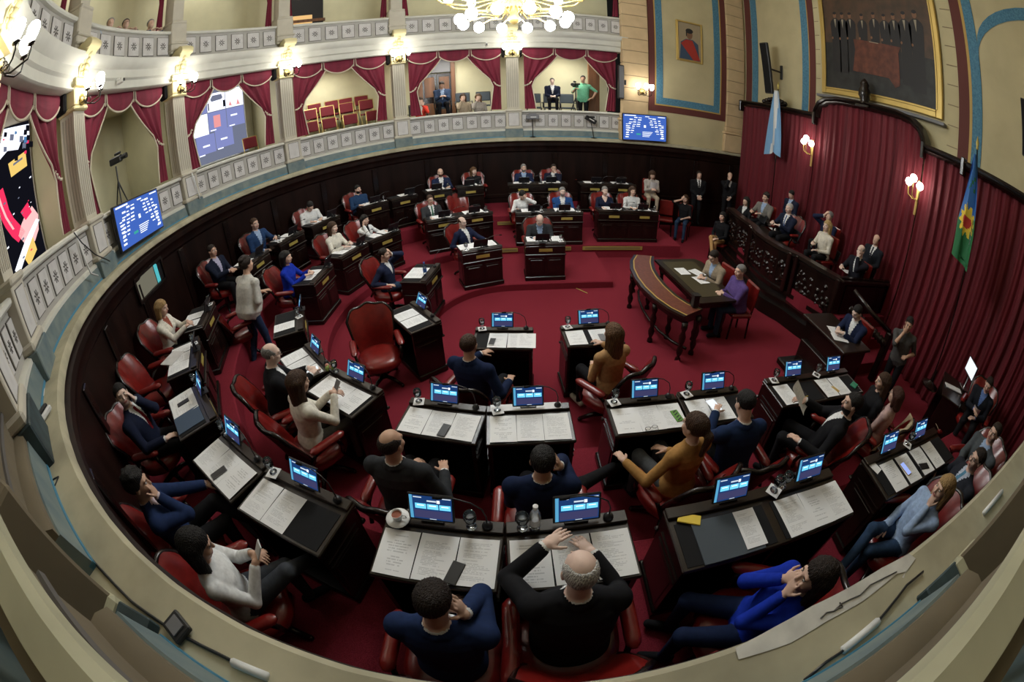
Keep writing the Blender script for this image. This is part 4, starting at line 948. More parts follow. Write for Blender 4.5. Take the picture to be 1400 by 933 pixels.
# the outer edge bows towards the left
outer = [(2.62,7.26),(2.44,6.96),(2.33,6.6),(2.28,6.2),(2.28,5.8),(2.34,5.4),(2.46,5.05),(2.62,4.80)]
inner = [(3.02,7.18),(2.89,6.86),(2.80,6.52),(2.76,6.18),(2.76,5.84),(2.80,5.50),(2.90,5.22),(3.05,5.02)]
def strip(o, i, z0, z1, mt, nm):
    mb = MB().use(mt); poly = o+[(2.85,4.72),(3.06,4.82)]+i[::-1]+[(2.86,7.32)] if nm == 'table_top' else o+i[::-1]
    rows = [mb.add([(*a,z0),(*b,z0),(*b,z1),(*a,z1)]) for a, b in zip(o,i)]
    for a, b in zip(rows, rows[1:]):
        for k in range(4): mb.face((a+k, b+k, b+(k+1)%4, a+(k+1)%4))
    for r in (rows[0], rows[-1]): mb.face([r+k for k in range(4)])
    return mb.build(nm, t)
def inset(a, b, k): return [((1-k)*p[0]+k*q[0], (1-k)*p[1]+k*q[1]) for p, q in zip(a,b)]
strip(outer, inner, .76, .80, 'wood_top', 'tabletop'); o2, i2 = inset(outer,inner,.14), inset(outer,inner,.86); strip(o2, i2, .80, .8025, 'gold_line', 'gold_edge')
o3, i3 = inset(outer,inner,.18), inset(outer,inner,.82); 
mat('tan_red',(.13,.035,.020),.4,noise=.3,nscale=20); strip(o3, i3, .8025, .8045, 'tan_red', 'leather_top'); strip(inset(outer,inner,.1), inset(outer,inner,.9), .66, .76, 'wood', 'apron')
for k in (0,2,5,7):
    for src in (o2, i2):
        x, y = src[k]; MB().use('wood').lathe([(.05,0),(.045,.05),(.022,.08),(.045,.14),(.055,.20),(.03,.28),(.05,.36),(.055,.44),(.03,.52),(.05,.58),(.05,.68)],(x,y,0),12).build('leg', t, smooth=True)
MB().use('wood').tube([(*p,.16) for p in inset(outer,inner,.5)],.025,6).build('stretcher', t, smooth=True)
# glass box (dark stand) on the curved table end
MB().use('black').box((0,0,.10),(.10,.10,.20),ch=.008).use('black').box((0,0,.205),(.12,.12,.015)).build('dark_box', None)
o = bpy.data.objects['dark_box']; o.location = (2.92,5.08,.805); tag(o, 'small dark box standing at the near end of the curved table', 'box')
# brass vents in the risers and brass step edges
def vent(loc, w, rz, label):
    o = MB().use('brass').box((0,0,0),(w,.012,.09)).use('bal_line').box((0,-.004,.02),(w*.92,.012,.006)).box((0,-.004,0),(w*.92,.012,.006)).box((0,-.004,-.02),(w*.92,.012,.006)).build('vent_grille', None, loc=loc, rz=rz); tag(o, label, 'vent', 'brass vents in the risers')
vent((.24,CY+4.50,Z_MID+.17), .42, 0, 'brass vent in the riser between the two far outer desks'); vent((.24,CY+3.08,Z_IN+.10), .46, 0, 'brass vent in the riser beside the bald man in the middle'); vent((1.55,CY+3.08,Z_IN+.10), .34, 0, 'small brass vent behind the middle desk'); vent((2.75,CY+3.08,Z_IN+.10), 1.5, 0, 'long brass vent under the grey-haired woman\'s desk')
def edge_strip(p, q, label): 
    o = MB().use('brass').tube([p,q],.008,4).build('step_edge', None); tag(o, label, 'step edge', 'brass step edges')
edge_strip((1.42,7.62,.01),(1.72,7.22,.01),'brass edge on the floor right of the middle desk')
edge_strip(tuple(at(462,448,Z_IN)),tuple(at(444,478,Z_IN)),'brass step edge left of the large empty chair')
# ============================================================ gallery chairs
def make_fold_chair(fab, met):
    t = thing('folding_chair' if fab.endswith('red') else 'office_chair', '', 'chair', group='red folding chairs in the gallery' if fab.endswith('red') else 'grey padded chairs in the gallery')
    MB().use(fab).box((0,0,.45),(.42,.40,.06),ch=.02).build('seat', t); MB().use(fab).box((0,-.20,.76),(.42,.05,.30),rx=.12,ch=.02).build('backrest', t)
    for s in (-1,1): MB().use(met).tube([(s*.22,.20,0),(s*.22,-.16,.45),(s*.22,-.22,.92)],.013,6).tube([(s*.22,-.22,0),(s*.22,.18,.44)],.013,6).build('frame', t, smooth=True)
    MB().use(met).tube([(-.22,-.22,.92),(.22,-.22,.92)],.013,6).build('top_bar', t)
    if not fab.endswith('red'):
        for s in (-1,1): MB().use('black').tube([(s*.26,-.2,.62),(s*.26,.15,.62),(s*.26,.18,.45)],.018,6).build('armrest', t, smooth=True)
    return t
for k, (px, py, r, z, lb) in enumerate(((428,160,6.95,2.95,'leftmost of the front row'),(453,164,6.95,2.95,'second of the front row'),(482,161,6.95,2.95,'third of the front row'),(513,158,6.95,2.95,'last of the front row'),
    (426,146,7.5,3.22,'leftmost of the middle row'),(450,150,7.5,3.22,'second of the middle row'),(476,147,7.5,3.22,'third of the middle row'),(503,145,7.5,3.22,'last of the middle row'),
    (432,138,7.95,3.22,'leftmost of the back row'),(456,143,7.95,3.22,'second of the back row'),(475,140,7.95,3.22,'third of the back row'),(496,136,7.95,3.22,'last of the back row'))):
    p = at_r(px, py, r); a = math.degrees(atan2(p[1]-CY,p[0]-CX)); place('redchair', lambda: make_fold_chair('chair_fabric_red','chair_gold'), (p[0],p[1],z+(.30 if r > 7.8 else .12 if r > 7.2 else 0)), radians(a+180-90), f'red gilt framed folding chair in the gallery, {lb}', 'red folding chairs in the gallery')
p = at_r(344,172,7.3); place('redchair', None, (p[0],p[1],2.95), radians(math.degrees(atan2(p[1]-CY,p[0]-CX))+90), 'red gilt framed folding chair right of the projection screen', 'red folding chairs in the gallery')
for px, py, r, z, lb in ((570,140,7.0,2.95,'behind the woman in red'),(633,128,7.5,3.22,'behind the left of two women'),(661,128,7.5,3.22,'behind the right of two women'),(604,128,7.35,3.22,'under the man in blue in the far gallery'),(730,130,7.3,3.1,'left of the suited boy'),(754,132,7.3,3.1,'under the suited boy'),(776,130,7.3,3.1,'right of the suited boy')):
    p = at_r(px, py, r); a = atan2(p[1]-CY,p[0]-CX) if p[0] < CX else pi/2; place('greychair', lambda: make_fold_chair('chair_fabric_grey','black'), (p[0],p[1],z), a+pi/2, f'grey padded armchair in the far gallery {lb}', 'grey padded chairs in the gallery')
# ============================================================ cables on the ledge
m = MB().use('black'); m.tube([at(x,y,Z_LEDGE+.012) for x, y in ((43,605),(48,640),(62,680),(90,720),(130,770),(180,823),(230,858),(300,895),(347,918))],.006,5); tag(m.build('cable', None, smooth=True), 'long black cable lying along the ledge at lower left', 'cable', 'cables on the ledge')
m = MB().use('black'); m.tube([at(x,y,Z_LEDGE+.012) for x, y in ((1100,930),(1130,905),(1150,892),(1165,880),(1200,850),(1240,800),(1262,782))],.005,5); tag(m.build('cable', None, smooth=True), 'black cable running along the ledge at lower right', 'cable', 'cables on the ledge')
m = MB().use('white_plastic'); m.tube([at(x,y,Z_LEDGE+.012) for x, y in ((56,690),(55,650),(52,610),(50,560),(60,540),(63,500),(62,490))],.005,5); tag(m.build('cable', None, smooth=True), 'white cable lying on the ledge at the left', 'cable', 'cables on the ledge')
m = MB().use('black'); m.tube([at(x,y,Z_LEDGE+.01) for x, y in ((52,660),(60,675),(72,672),(80,652),(74,655),(66,664),(57,662))],.005,5); tag(m.build('cable', None, smooth=True), 'short looped black cable on the ledge at the left', 'cable', 'cables on the ledge')
m = MB().use('black_matte'); m.tube([at(x,y,Z_LEDGE+.012) for x, y in ((128,376),(134,368),(140,366),(146,362)) ],.006,5); tag(m.build('cable', None, smooth=True), 'dark cable at the foot of the left voting screen', 'cable', 'cables on the ledge')
for (a, b, lb, w) in (((1152,890),(1200,850),'white cable cover strip on the ledge at lower right',.014),((318,906),(366,926),'white cable cover strip on the ledge at bottom left',.014),((1345,702),(1370,672),'white cable cover strip on the ledge at right',.012)):
    m = MB().use('white_plastic'); p, q = at(*a,Z_LEDGE+.012), at(*b,Z_LEDGE+.012); m.tube([p,q],w,6); tag(m.build('cable_cover', None, smooth=True), lb, 'cable cover', 'white cable covers')
o = MB().use('white_plastic').box((0,0,.02),(.10,.26,.04),ch=.01).use('black').box((0,.06,.045),(.05,.12,.03),ch=.008).build('power_strip', None, loc=at(57,578,Z_LEDGE+.015), rz=.25); tag(o, 'white power strip with a black plug on the ledge at the left', 'power strip')
o = MB().use('black').box((0,0,.03),(.10,.20,.06),ch=.01).build('adapter_box', None, loc=at(34,548,Z_LEDGE+.015), rz=.5); tag(o, 'black adapter box on the ledge at the left edge', 'box')
o = MB().use('black').box((0,0,.01),(.085,.075,.02),ch=.004).use('grey_plastic').box((0,0,.022),(.05,.05,.006)).build('junction_box', None, loc=at(245,860,Z_LEDGE+.012), rz=-.45); tag(o, 'small black junction box on the ledge at bottom left', 'box')
# small spotlights standing on the far balustrade
def spot(px, py, tilt, label):
    p = aty(px, py, YF+.05); t = thing('stage_spotlight', label, 'spotlight', (p[0],p[1],Z_LEDGE+.015), 0, 'small spotlights on the far ledge')
    h = p[2]-Z_LEDGE-.015; MB().use('black').tube([(0,0,0),(tilt*.1,0,h)],.012,6).lathe([(.09,0),(.09,.01),(.02,.02)],(0,0,0),10).build('stand', t)
    MB().use('black' if tilt else 'grey_plastic').box((tilt*.1,-.03,h),(.36,.10,.14),ry=-tilt*.5,ch=.02).box((tilt*.1,-.03,h+.08),(.22,.10,.06),ch=.01).build('head', t); MB().use('white_plastic').box((tilt*.1+.02,-.085,h),(.16,.01,.025),ry=-tilt*.5).build('lens', t)
spot(728,160,0,'grey spotlight on a stand before the far balustrade'); spot(812,164,-1,'black spotlight on a stand before the far balustrade, right one')

for px, py, R, lb in ((160,128,6.0,'small white security camera under the cornice over the camera tripod'),(665,61,6.0,'small white security camera under the cornice in the far gallery')):
    p = at_r(px,py,6.1); t = thing('security_camera', lb, 'camera', (p[0],p[1],Z_LINT+.12), atan2(p[1]-CY,p[0]-CX)); MB().use('white_plastic').box((-.03,0,.04),(.08,.05,.04),ch=.01).build('mount', t); MB().use('white_plastic').box((-.09,0,-.02),(.16,.08,.08),ch=.02).use('black').box((-.172,0,-.02),(.008,.05,.05)).build('housing', t)
m = MB().use('white_plastic'); m.tube([at_r(*q,6.02) for q in ((262,236),(266,248),(272,266),(273,272))],.012,5); tag(m.build('cable', None, smooth=True), 'white cable hanging over the balustrade beside the projection screen', 'cable')
m = MB().use('white_plastic'); m.tube([at_r(*q,6.0) for q in ((103,318),(110,338),(118,360),(124,374),(134,377))],.012,5); tag(m.build('cable', None, smooth=True), 'white cable hanging down the pedestal beside the voting screen', 'cable')
m = MB().use('black'); m.tube([at_r(*q,5.99) for q in ((101,318),(112,332),(130,348),(150,357))],.009,5); tag(m.build('cable', None, smooth=True), 'black cable slung from the pedestal to the voting screen', 'cable')
# ============================================================ people: one continuous surface each, grown from a signed distance field
V3 = lambda *a: np.array(a, float)
def unit(v): return v/max(1e-9, np.linalg.norm(v))
def rotm(axis, a):
    x, y, z = unit(np.array(axis,float)); c, s = cos(a), sin(a); C = 1-c
    return np.array([[c+x*x*C,x*y*C-z*s,x*z*C+y*s],[y*x*C+z*s,c+y*y*C,y*z*C-x*s],[z*x*C-y*s,z*y*C+x*s,c+z*z*C]])
class Field:
    def __init__(s): s.pr = []
    def cap(s, a, b, r1, r2=None, lab=0, k=.015):
        a, b = np.array(a,float), np.array(b,float); r2 = r1 if r2 is None else r2; ab = b-a; L2 = max(1e-9, ab@ab); R = max(r1,r2)
        def fn(P):
            q = P-a; t = np.clip(q@ab/L2, 0, 1); return np.linalg.norm(q-t[...,None]*ab, axis=-1)-(r1+(r2-r1)*t)
        s.pr.append((fn, np.minimum(a,b)-R, np.maximum(a,b)+R, lab, k, 1)); return s
    def ell(s, c, r, M=None, lab=0, k=.015, sign=1):
        c, r = np.array(c,float), np.array(r,float); R = max(r)
        def fn(P):
            q = P-c
            if M is not None: q = q @ M
            k0 = np.linalg.norm(q/r, axis=-1); k1 = np.linalg.norm(q/(r*r), axis=-1)+1e-9; return k0*(k0-1)/k1
        ext = np.full(3,R) if M is not None else r
        s.pr.append((fn, c-ext, c+ext, lab, k, sign)); return s
    def raw(s, fn, lo, hi, lab=0, k=.015, sign=1): s.pr.append((fn, np.array(lo,float), np.array(hi,float), lab, k, sign)); return s
    def mesh(s, h):
        lo = np.min([p[1] for p in s.pr if p[5] > 0], axis=0)-3*h; hi = np.max([p[2] for p in s.pr if p[5] > 0], axis=0)+3*h
        n = np.ceil((hi-lo)/h).astype(int)+1
        V = np.full(n, .08, np.float32); D = np.full(n, 9, np.float32); Lb = np.zeros(n, np.int8)
        ax = [(lo[i]+h*np.arange(n[i])).astype(np.float32) for i in range(3)]
        for fn, l, u, lab, k, sign in s.pr:
            m = k+2.5*h; i0 = np.clip(np.floor((l-m-lo)/h).astype(int),0,n); i1 = np.clip(np.ceil((u+m-lo)/h).astype(int)+1,0,n)
            if (i1 <= i0).any(): continue
            sl = tuple(slice(a,b) for a, b in zip(i0,i1)); P = np.stack(np.meshgrid(*[ax[i][sl[i]] for i in range(3)], indexing='ij'), -1)
            d = fn(P).astype(np.float32); v = V[sl]
            if sign > 0:
                hh = np.maximum(k-np.abs(v-d),0)/k; V[sl] = np.minimum(v,d)-hh*hh*k*.25
                mk = d < D[sl]; D[sl] = np.where(mk,d,D[sl]); Lb[sl] = np.where(mk,lab,Lb[sl])
            else:
                d = -d; hh = np.maximum(k-np.abs(v-d),0)/k; V[sl] = np.maximum(v,d)+hh*hh*k*.25
        return surf_nets(V, Lb, lo, h)
def surf_nets(V, Lb, lo, h):
    S = V < 0; n = np.array(V.shape)
    c = np.zeros(n-1, np.int8)
    for dx in (0,1):
        for dy in (0,1):
            for dz in (0,1): c += S[dx:n[0]-1+dx, dy:n[1]-1+dy, dz:n[2]-1+dz]
    act = (c > 0) & (c < 8); idx = np.argwhere(act); N = len(idx)
    acc = np.zeros((N,3), np.float32); cnt = np.zeros(N, np.float32)
    cv = {}
    for o in ((0,0,0),(1,0,0),(0,1,0),(1,1,0),(0,0,1),(1,0,1),(0,1,1),(1,1,1)): cv[o] = V[idx[:,0]+o[0], idx[:,1]+o[1], idx[:,2]+o[2]]
    for a in range(3):
        b, d = [q for q in range(3) if q != a]
        for u in (0,1):
            for w in (0,1):
                o0 = [0,0,0]; o0[b] = u; o0[d] = w; o1 = list(o0); o1[a] = 1
                v0, v1 = cv[tuple(o0)], cv[tuple(o1)]; m = (v0 < 0) != (v1 < 0)
                t = np.where(m, v0/np.where(m, v0-v1, 1), 0); p = np.tile(np.array(o0,np.float32),(N,1)); p[:,a] = t
                acc[m] += p[m]; cnt[m] += 1
    loc = acc/np.maximum(cnt,1)[:,None]; pos = lo+(idx+loc)*h
    near = idx+(loc > .5); lab = Lb[near[:,0],near[:,1],near[:,2]]
    vid = np.full(n-1, -1, np.int32); vid[act] = np.arange(N)
    quads = []
    for a in range(3):
        b, d = (a+1)%3, (a+2)%3
        s0 = [slice(1,n[q]-1) for q in range(3)]; s0[a] = slice(0,n[a]-1); s1 = list(s0); s1[a] = slice(1,n[a])
        A, B = S[tuple(s0)], S[tuple(s1)]; e = np.argwhere(A != B)
        if not len(e): continue
        fl = A[e[:,0],e[:,1],e[:,2]]; base = e.copy()
        for q in (b,d): base[:,q] += 1
        def g(ob, od): t = base.copy(); t[:,b] -= ob; t[:,d] -= od; return vid[t[:,0],t[:,1],t[:,2]]
        q = np.stack([g(1,1),g(0,1),g(0,0),g(1,0)],1); q[~fl] = q[~fl][:,::-1]; quads.append(q)
    return pos.astype(np.float32), np.concatenate(quads), lab
def np_mesh(name, pos, quads, mats, mi=None, parent=None):
    me = bpy.data.meshes.new(name); nv, nf = len(pos), len(quads)
    me.vertices.add(nv); me.vertices.foreach_set('co', np.ascontiguousarray(pos,np.float32).ravel())
    me.loops.add(nf*4); me.loops.foreach_set('vertex_index', np.ascontiguousarray(quads,np.int32).ravel())
    me.polygons.add(nf); me.polygons.foreach_set('loop_start', np.arange(0,nf*4,4,dtype=np.int32))
    for mname in mats: me.materials.append(MATS[mname])
    if mi is not None: me.polygons.foreach_set('material_index', np.ascontiguousarray(mi,np.int32))
    me.polygons.foreach_set('use_smooth', np.ones(nf,bool)); me.update(calc_edges=True); me.validate()
    o = bpy.data.objects.new(name, me); COL.objects.link(o)
    if parent is not None: o.parent = parent
    return o
def vnormals(pos, q):
    fn = np.cross(pos[q[:,2]]-pos[q[:,0]], pos[q[:,3]]-pos[q[:,1]]); nr = np.zeros_like(pos)
    for k in range(4): np.add.at(nr, q[:,k], fn)
    return nr/np.maximum(1e-9,np.linalg.norm(nr,axis=1))[:,None]
def smooth_verts(pos, q, it=1):
    for _ in range(it):
        acc = np.zeros_like(pos); c = np.zeros(len(pos),np.float32)
        for k in range(4):
            for j in ((k+1)%4,(k+3)%4): np.add.at(acc,q[:,k],pos[q[:,j]]); np.add.at(c,q[:,k],1)
        pos = .5*pos+.5*acc/np.maximum(c,1)[:,None]
    return pos
CL = {}
def cloth(col, nm=None):
    key = 'cloth_%02d_%02d_%02d' % tuple(int(c*255) for c in col)
    if key not in MATS: mat(key, col, .85, noise=.15, nscale=30, spec=.15)
    return key
def hairm(col):
    key = 'hair_%02d_%02d_%02d' % tuple(int(c*255) for c in col)
    if key not in MATS: mat(key, col, .5, noise=.5, nscale=60, stretch=(2.5,2.5,.3), spec=.35, bump=.8)
    return key
def skinm(col):
    key = 'skin_%02d_%02d_%02d' % tuple(int(c*255) for c in col)
    if key not in MATS: mat(key, col, .55, noise=.06, nscale=25, spec=.3)
    return key
mat('lips',(.36,.11,.09),.5); mat('eye_white',(.65,.63,.60),.2); mat('eye_dark',(.02,.012,.01),.15)
SK = (.64,.42,.32); SKT = (.54,.33,.23); SKP = (.72,.52,.43)
H_BLK, H_DRK, H_BRN, H_GRY, H_WHT, H_BLD, H_LBR = (.010,.008,.007), (.020,.012,.008), (.055,.026,.012), (.24,.23,.22), (.58,.56,.53), (.38,.24,.10), (.12,.06,.025)
NAVY, BLACK, DKGREY, WHITE, CREAMC, BLUE, ROYAL = (.012,.018,.045), (.010,.010,.012), (.030,.032,.036), (.72,.72,.71), (.70,.66,.57), (.018,.045,.12), (.008,.03,.36)
LBLUE, TAN, JEANS, GREY = (.30,.40,.58), (.36,.19,.06), (.025,.05,.10), (.10,.10,.10)
def ik(S, T, L1, L2, pole):
    d = T-S; D = np.linalg.norm(d); D2 = min(D, (L1+L2)*.995); u = d/max(D,1e-6); T = S+u*D2
    a = (L1*L1-L2*L2+D2*D2)/(2*D2); hgt = sqrt(max(1e-6, L1*L1-a*a)); p = pole-u*(pole@u); p = unit(p); return S+u*a+p*hgt, T
def add_hand(F, w, d, n, right, curl, lab=0, s=1.0, fx=0.0):
    d = unit(d); n = unit(n-d*(n@d)); t = np.cross(d,n)*(1 if right else -1)
    M = np.stack([t,d,n],1)
    F.ell(w+d*.048*s, V3(.040,.052,.017)*s, M, lab, .012)
    for off, L in ((.030,.072),(.010,.080),(-.010,.074),(-.029,.058)):
        p = w+d*.088*s+t*off*s; dd = unit(d+t*off*2.2); 
        for j, f in enumerate((.45,.32,.27)):
            ca = curl*(.6+.55*j) if j else curl*.6
            dd = unit(dd*cos(ca)+n*sin(ca)); q = p+dd*L*f*s; F.cap(p,q,(.0092-.0010*j)*s+fx,(.0086-.0010*j)*s+fx,lab,.004); p = q
    p = w+d*.028*s+t*.034*s; dd = unit(d*.75+t*.62+n*.25); 
    for j, f in enumerate((.040,.034)):
        q = p+dd*f*s; F.cap(p,q,(.0115-.0015*j)*s,(.0100-.0015*j)*s,lab,.006); p = q; dd = unit(dd+n*.35*curl-t*.25)
NP_ = 0; PLOG = False
def person(label, head, z, yaw=None, dyaw=0, kind='sit', sc=1.0, fem=False, lean=.05, side=0.0, twist=0.0, hy=0, hp=0, hr=0, hair=('short',H_DRK), skin=SK, top=NAVY, shirt=WHITE, tie=None, opn=.20, legc=BLACK, shoe=BLACK,
           R='desk', L='desk', rp=None, lp=None, rcurl=.35, lcurl=.35, legs='sit', sleeve='long', glasses=False, beard=None, fat=0.0, vox=.011, chair='arm', chair_label=None, cyaw=None, group=None, hz=None, cseat=0.0, ring=None, foot=None):
    global NP_
    NP_ += 1
    sit = kind == 'sit'
    HIPZ = .56 if sit else .92
    # ---- skeleton
    ax = V3(cos(twist),sin(twist),0); d = unit(V3(sin(side),sin(lean),cos(lean))); ax = unit(ax-d*(ax@d)); ay = np.cross(d,ax)
    pel = V3(0,0,HIPZ); SP = .47 if fem else .49; neck = pel+d*SP; sw = .166 if fem else .200 if sleeve == 'long' else .188
    Rh = rotm((0,0,1),radians(hy)) @ rotm((1,0,0),radians(hp)) @ rotm((0,1,0),radians(hr))
    hc = neck+d*.055+V3(0,.005,.01)+Rh @ V3(0,.018,.098)
    sh = {1: pel+d*(SP-.082)+ax*sw, -1: pel+d*(SP-.082)-ax*sw}
    hands = {1: R, -1: L}; poles = {1: rp, -1: lp}; curls = {1: rcurl, -1: lcurl}
    F = Field(); ws = {}
    # torso loft
    lv = np.array([-.12,-.02,.10,.22,.33,.40,.44,.475,.51])*(SP/.49)
    hw = np.array([.145,.178,.158,.170,.186,.180,.150,.085,.058]); hd = np.array([.105,.128,.118,.120,.124,.108,.088,.066,.056])
    if not fem and sleeve == 'long': hw = hw+np.array([.0,.004,.012,.018,.018,.012,.004,0,0])
    if fem: hw = hw*np.array([1.02,1.0,.86,.86,.88,.88,.88,.85,.85]); hd = hd*np.array([1,1,.92,.98,1.0,.95,.9,.85,.85])
    hd = hd+fat*np.array([.5,1,1.3,1,.5,.2,0,0,0]); hw = hw+fat*.6*np.array([.5,1,1.1,.8,.4,.2,0,0,0])
    def torso(P):
        q = P-pel; w = q@d; u = q@ax; v = q@ay
        a = np.interp(w,lv,hw); b = np.interp(w,lv,hd); vo = np.interp(w,[-.1,.1,.3,.45,.52],[-.01,.012+fat*.4,.012,-.005,-.005])
        e = ((np.abs(u)/a)**2.4+(np.abs(v-vo)/b)**2.4)**(1/2.4); dd = (e-1)*np.minimum(a,b); return np.maximum(dd, np.maximum(w-lv[-1], lv[0]-w))
    ext = .24+fat; F.raw(torso, np.minimum(pel-d*.15,neck)-V3(ext,ext,.06), np.maximum(pel,neck+d*.04)+V3(ext,ext,.05), 1, .02)
    if fem and opn is not None:
        for s in (-1,1): F.ell(pel+d*.30+ax*s*.075+ay*.085, (.07,.06,.07), None, 1, .03)
    if opn is not None and kind:
        cr = .062 if not fem else .054; ang = [radians(x) for x in (-200,-165,-130,-90,-50,-15,20)]; cp = [pel+d*(SP-.012-.022*max(0,sin(x)))+ax*cr*1.12*cos(x)+ay*(cr*sin(x)-.004) for x in ang]
        for p_, q_ in zip(cp,cp[1:]): F.cap(p_,q_,.0155,.0155,1,.012)
    # neck, head
    F.cap(neck-d*.04, hc-Rh@V3(0,.02,.05), .056 if not fem else .047, .052 if not fem else .045, 0, .02)
    for s in (-1,1): F.cap(pel+d*(SP-.025), sh[s]+d*.006, .054, .050, 1, .035)
    T = lambda x,y,zz: hc+Rh@V3(x,y,zz)
    F.ell(T(0,-.012,.030),(.074,.093,.086),Rh,0,.015).ell(T(0,.026,-.028),(.062,.066,.082),Rh,0,.02).ell(T(0,.036,-.078),(.043,.046,.032),Rh,0,.03)
    if vox < .012:
        F.cap(T(0,.090,.012),T(0,.106,-.028),.008,.0125,0,.012).cap(T(-.034,.080,.024),T(.034,.080,.024),.012,.012,0,.02).cap(T(-.016,.086,-.062),T(.016,.086,-.062),.0085,.0085,5,.008)
        for s in (-1,1): F.ell(T(s*.031,.097,.003),(.015,.014,.011),Rh,0,.012,-1).ell(T(s*.075,-.006,-.008),(.010,.019,.030),Rh,0,.008).ell(T(s*.036,.066,-.030),(.025,.02,.02),Rh,0,.02)
    else: F.cap(T(0,.092,.005),T(0,.106,-.028),.009,.013,0,.012)
    # arms
    for s in (1,-1):
        tgt = hands[s]; nrm = V3(0,0,-1); pole = V3(s*.55,-.45,-.75)
        if isinstance(tgt,str):
            if tgt == 'desk': tgt = V3(s*.15,.40,.825)
            elif tgt == 'lap': tgt = V3(s*.07,.27,.66)
            elif tgt == 'knee': tgt = V3(s*.13,.36,.665)
            elif tgt == 'arm': tgt = V3(s*.305,.13,.735)
            elif tgt == 'chin': tgt = T(s*.045,.105,-.165); nrm = unit(Rh@V3(-s*.3,-.8,.3)); pole = V3(s*.4,.6,-.9)
            elif tgt == 'cheek': tgt = T(s*.115,.06,-.125); nrm = unit(Rh@V3(-s*1,-.1,.1)); pole = V3(s*.25,.8,-.9)
            elif tgt == 'mouth': tgt = T(s*.05,.125,-.135); nrm = unit(Rh@V3(-s*.2,-1,.1)); pole = V3(s*.4,.6,-.9)
            elif tgt == 'brow': tgt = T(s*.10,.10,-.03); nrm = unit(Rh@V3(-s*.6,-.7,0)); pole = V3(s*.9,.2,-.5)
            elif tgt == 'clasp': tgt = V3(s*.045,.36,.80)
            elif tgt == 'hang': tgt = sh[s]+V3(s*.05,.04,-.52); nrm = V3(-s,0,0); pole = V3(s*.3,-.9,0)
            elif tgt == 'front': tgt = V3(s*.06,.20,HIPZ+.02); nrm = V3(0,-1,0)
            elif tgt == 'up': tgt = V3(s*.10,.34,.98); nrm = V3(-s*.8,0,.2)
        tgt = np.array(tgt,float)
        if poles[s] is not None: pole = np.array(poles[s],float)
        el, wr = ik(sh[s], tgt, .275, .245, pole); ws[s] = wr
        j = 1; f = 1 if sleeve == 'long' else 0; k = (1.12 if f else 1.0) if not fem else .92
        F.ell(sh[s],(.055*k,.055*k,.055*k),None,j,.03).cap(sh[s],el,.053*k,.045*k,j,.03).cap(el,wr-unit(wr-el)*.015,(.046 if f else .040)*k,(.036 if f else .028)*k,f,.012)
        if f and opn is not None and not fem: F.cap(wr-unit(wr-el)*.02,wr+unit(wr-el)*.004,.031*k,.031*k,8,.006)
        F.cap(wr-unit(wr-el)*.03,wr+unit(wr-el)*.02,.027*k,.026*k,0,.008)
        fd = unit(wr-el); hd_ = fd
        if isinstance(hands[s],str) and hands[s] in ('chin','mouth','cheek','brow'): hd_ = unit(fd*.4+unit(Rh@V3(-s*.25,-.1 if hands[s] != 'cheek' else 0,.9))*.9)
        elif abs(nrm[2]) > .9: hd_ = unit(V3(fd[0],fd[1],fd[2]*.25)+V3(-s*.15,.15,0))
        add_hand(F, wr+hd_*.012, hd_, nrm, s > 0, curls[s], 0, (.98 if not fem else .88) if vox < .012 else 1.06, max(0,(vox-.0065)*.55))
    # legs
    hip = {s: pel+V3(s*.092,.01,-.015) for s in (1,-1)}
    foot_dir = {1: V3(.06,1,0), -1: V3(-.06,1,0)}
    if legs == 'stand': kn = {s: V3(s*.095,.03,.49) for s in (1,-1)}; an = {s: V3(s*.10,.0,.085) for s in (1,-1)}
    elif legs == 'step': kn = {1: V3(.09,.10,.50), -1: V3(-.09,.0,.49)}; an = {1: V3(.10,.12,.085), -1: V3(-.10,-.16,.10)}
    elif legs == 'sit': kn = {s: V3(s*.12,.42,.545) for s in (1,-1)}; an = {s: V3(s*.12,.40,.09) for s in (1,-1)}
    elif legs == 'cross': kn = {1: V3(.04,.44,.66), -1: V3(-.09,.42,.54)}; an = {1: V3(-.16,.66,.40), -1: V3(-.10,.40,.09)}; foot_dir[1] = V3(-.5,.8,-.35)
    elif legs == 'crossL': kn = {-1: V3(-.04,.44,.66), 1: V3(.09,.42,.54)}; an = {-1: V3(.16,.66,.40), 1: V3(.10,.40,.09)}; foot_dir[-1] = V3(.5,.8,-.35)
    elif legs == 'out': kn = {1: V3(.16,.43,.53), -1: V3(-.10,.44,.56)}; an = {1: V3(.24,.86,.30), -1: V3(-.06,.80,.12)}; foot_dir = {1: V3(.2,.7,.5), -1: V3(0,.9,.3)}
    elif legs == 'side': kn = {1: V3(.34,.34,.55), -1: V3(-.10,.42,.54)}; an = {1: V3(.66,.62,.42), -1: V3(-.10,.36,.09)}; foot_dir[1] = V3(.8,.5,-.1)
    else: kn, an, foot_dir = legs
    fs = 1.0 if not fem else .92
    for s in (1,-1):
        F.cap(hip[s],kn[s],.088*fs,.062*fs,3,.03).cap(kn[s],an[s],.060*fs,.042*fs,3,.02)
        fdn = unit(foot_dir[s]); F.cap(an[s]+V3(0,0,-.035)-fdn*.045,an[s]+V3(0,0,-.045)+fdn*.15,.040*fs,.034*fs,4,.012)
    pos, q, lab = F.mesh(vox)
    sm = smooth_verts(pos, q, 1); pos = np.where((lab == 0)[:,None], pos, sm)
    rel = pos-pel; w_, u_, v_ = rel@d, rel@ax, rel@ay; lab = lab.copy()
    hl = (pos-hc)@Rh
    nk = (lab == 1) & (np.abs(w_-(SP+.004)) < .6*vox) & (np.hypot(u_,v_) < .066); pos[nk] -= d*(w_[nk]-(SP+.004))[:,None]
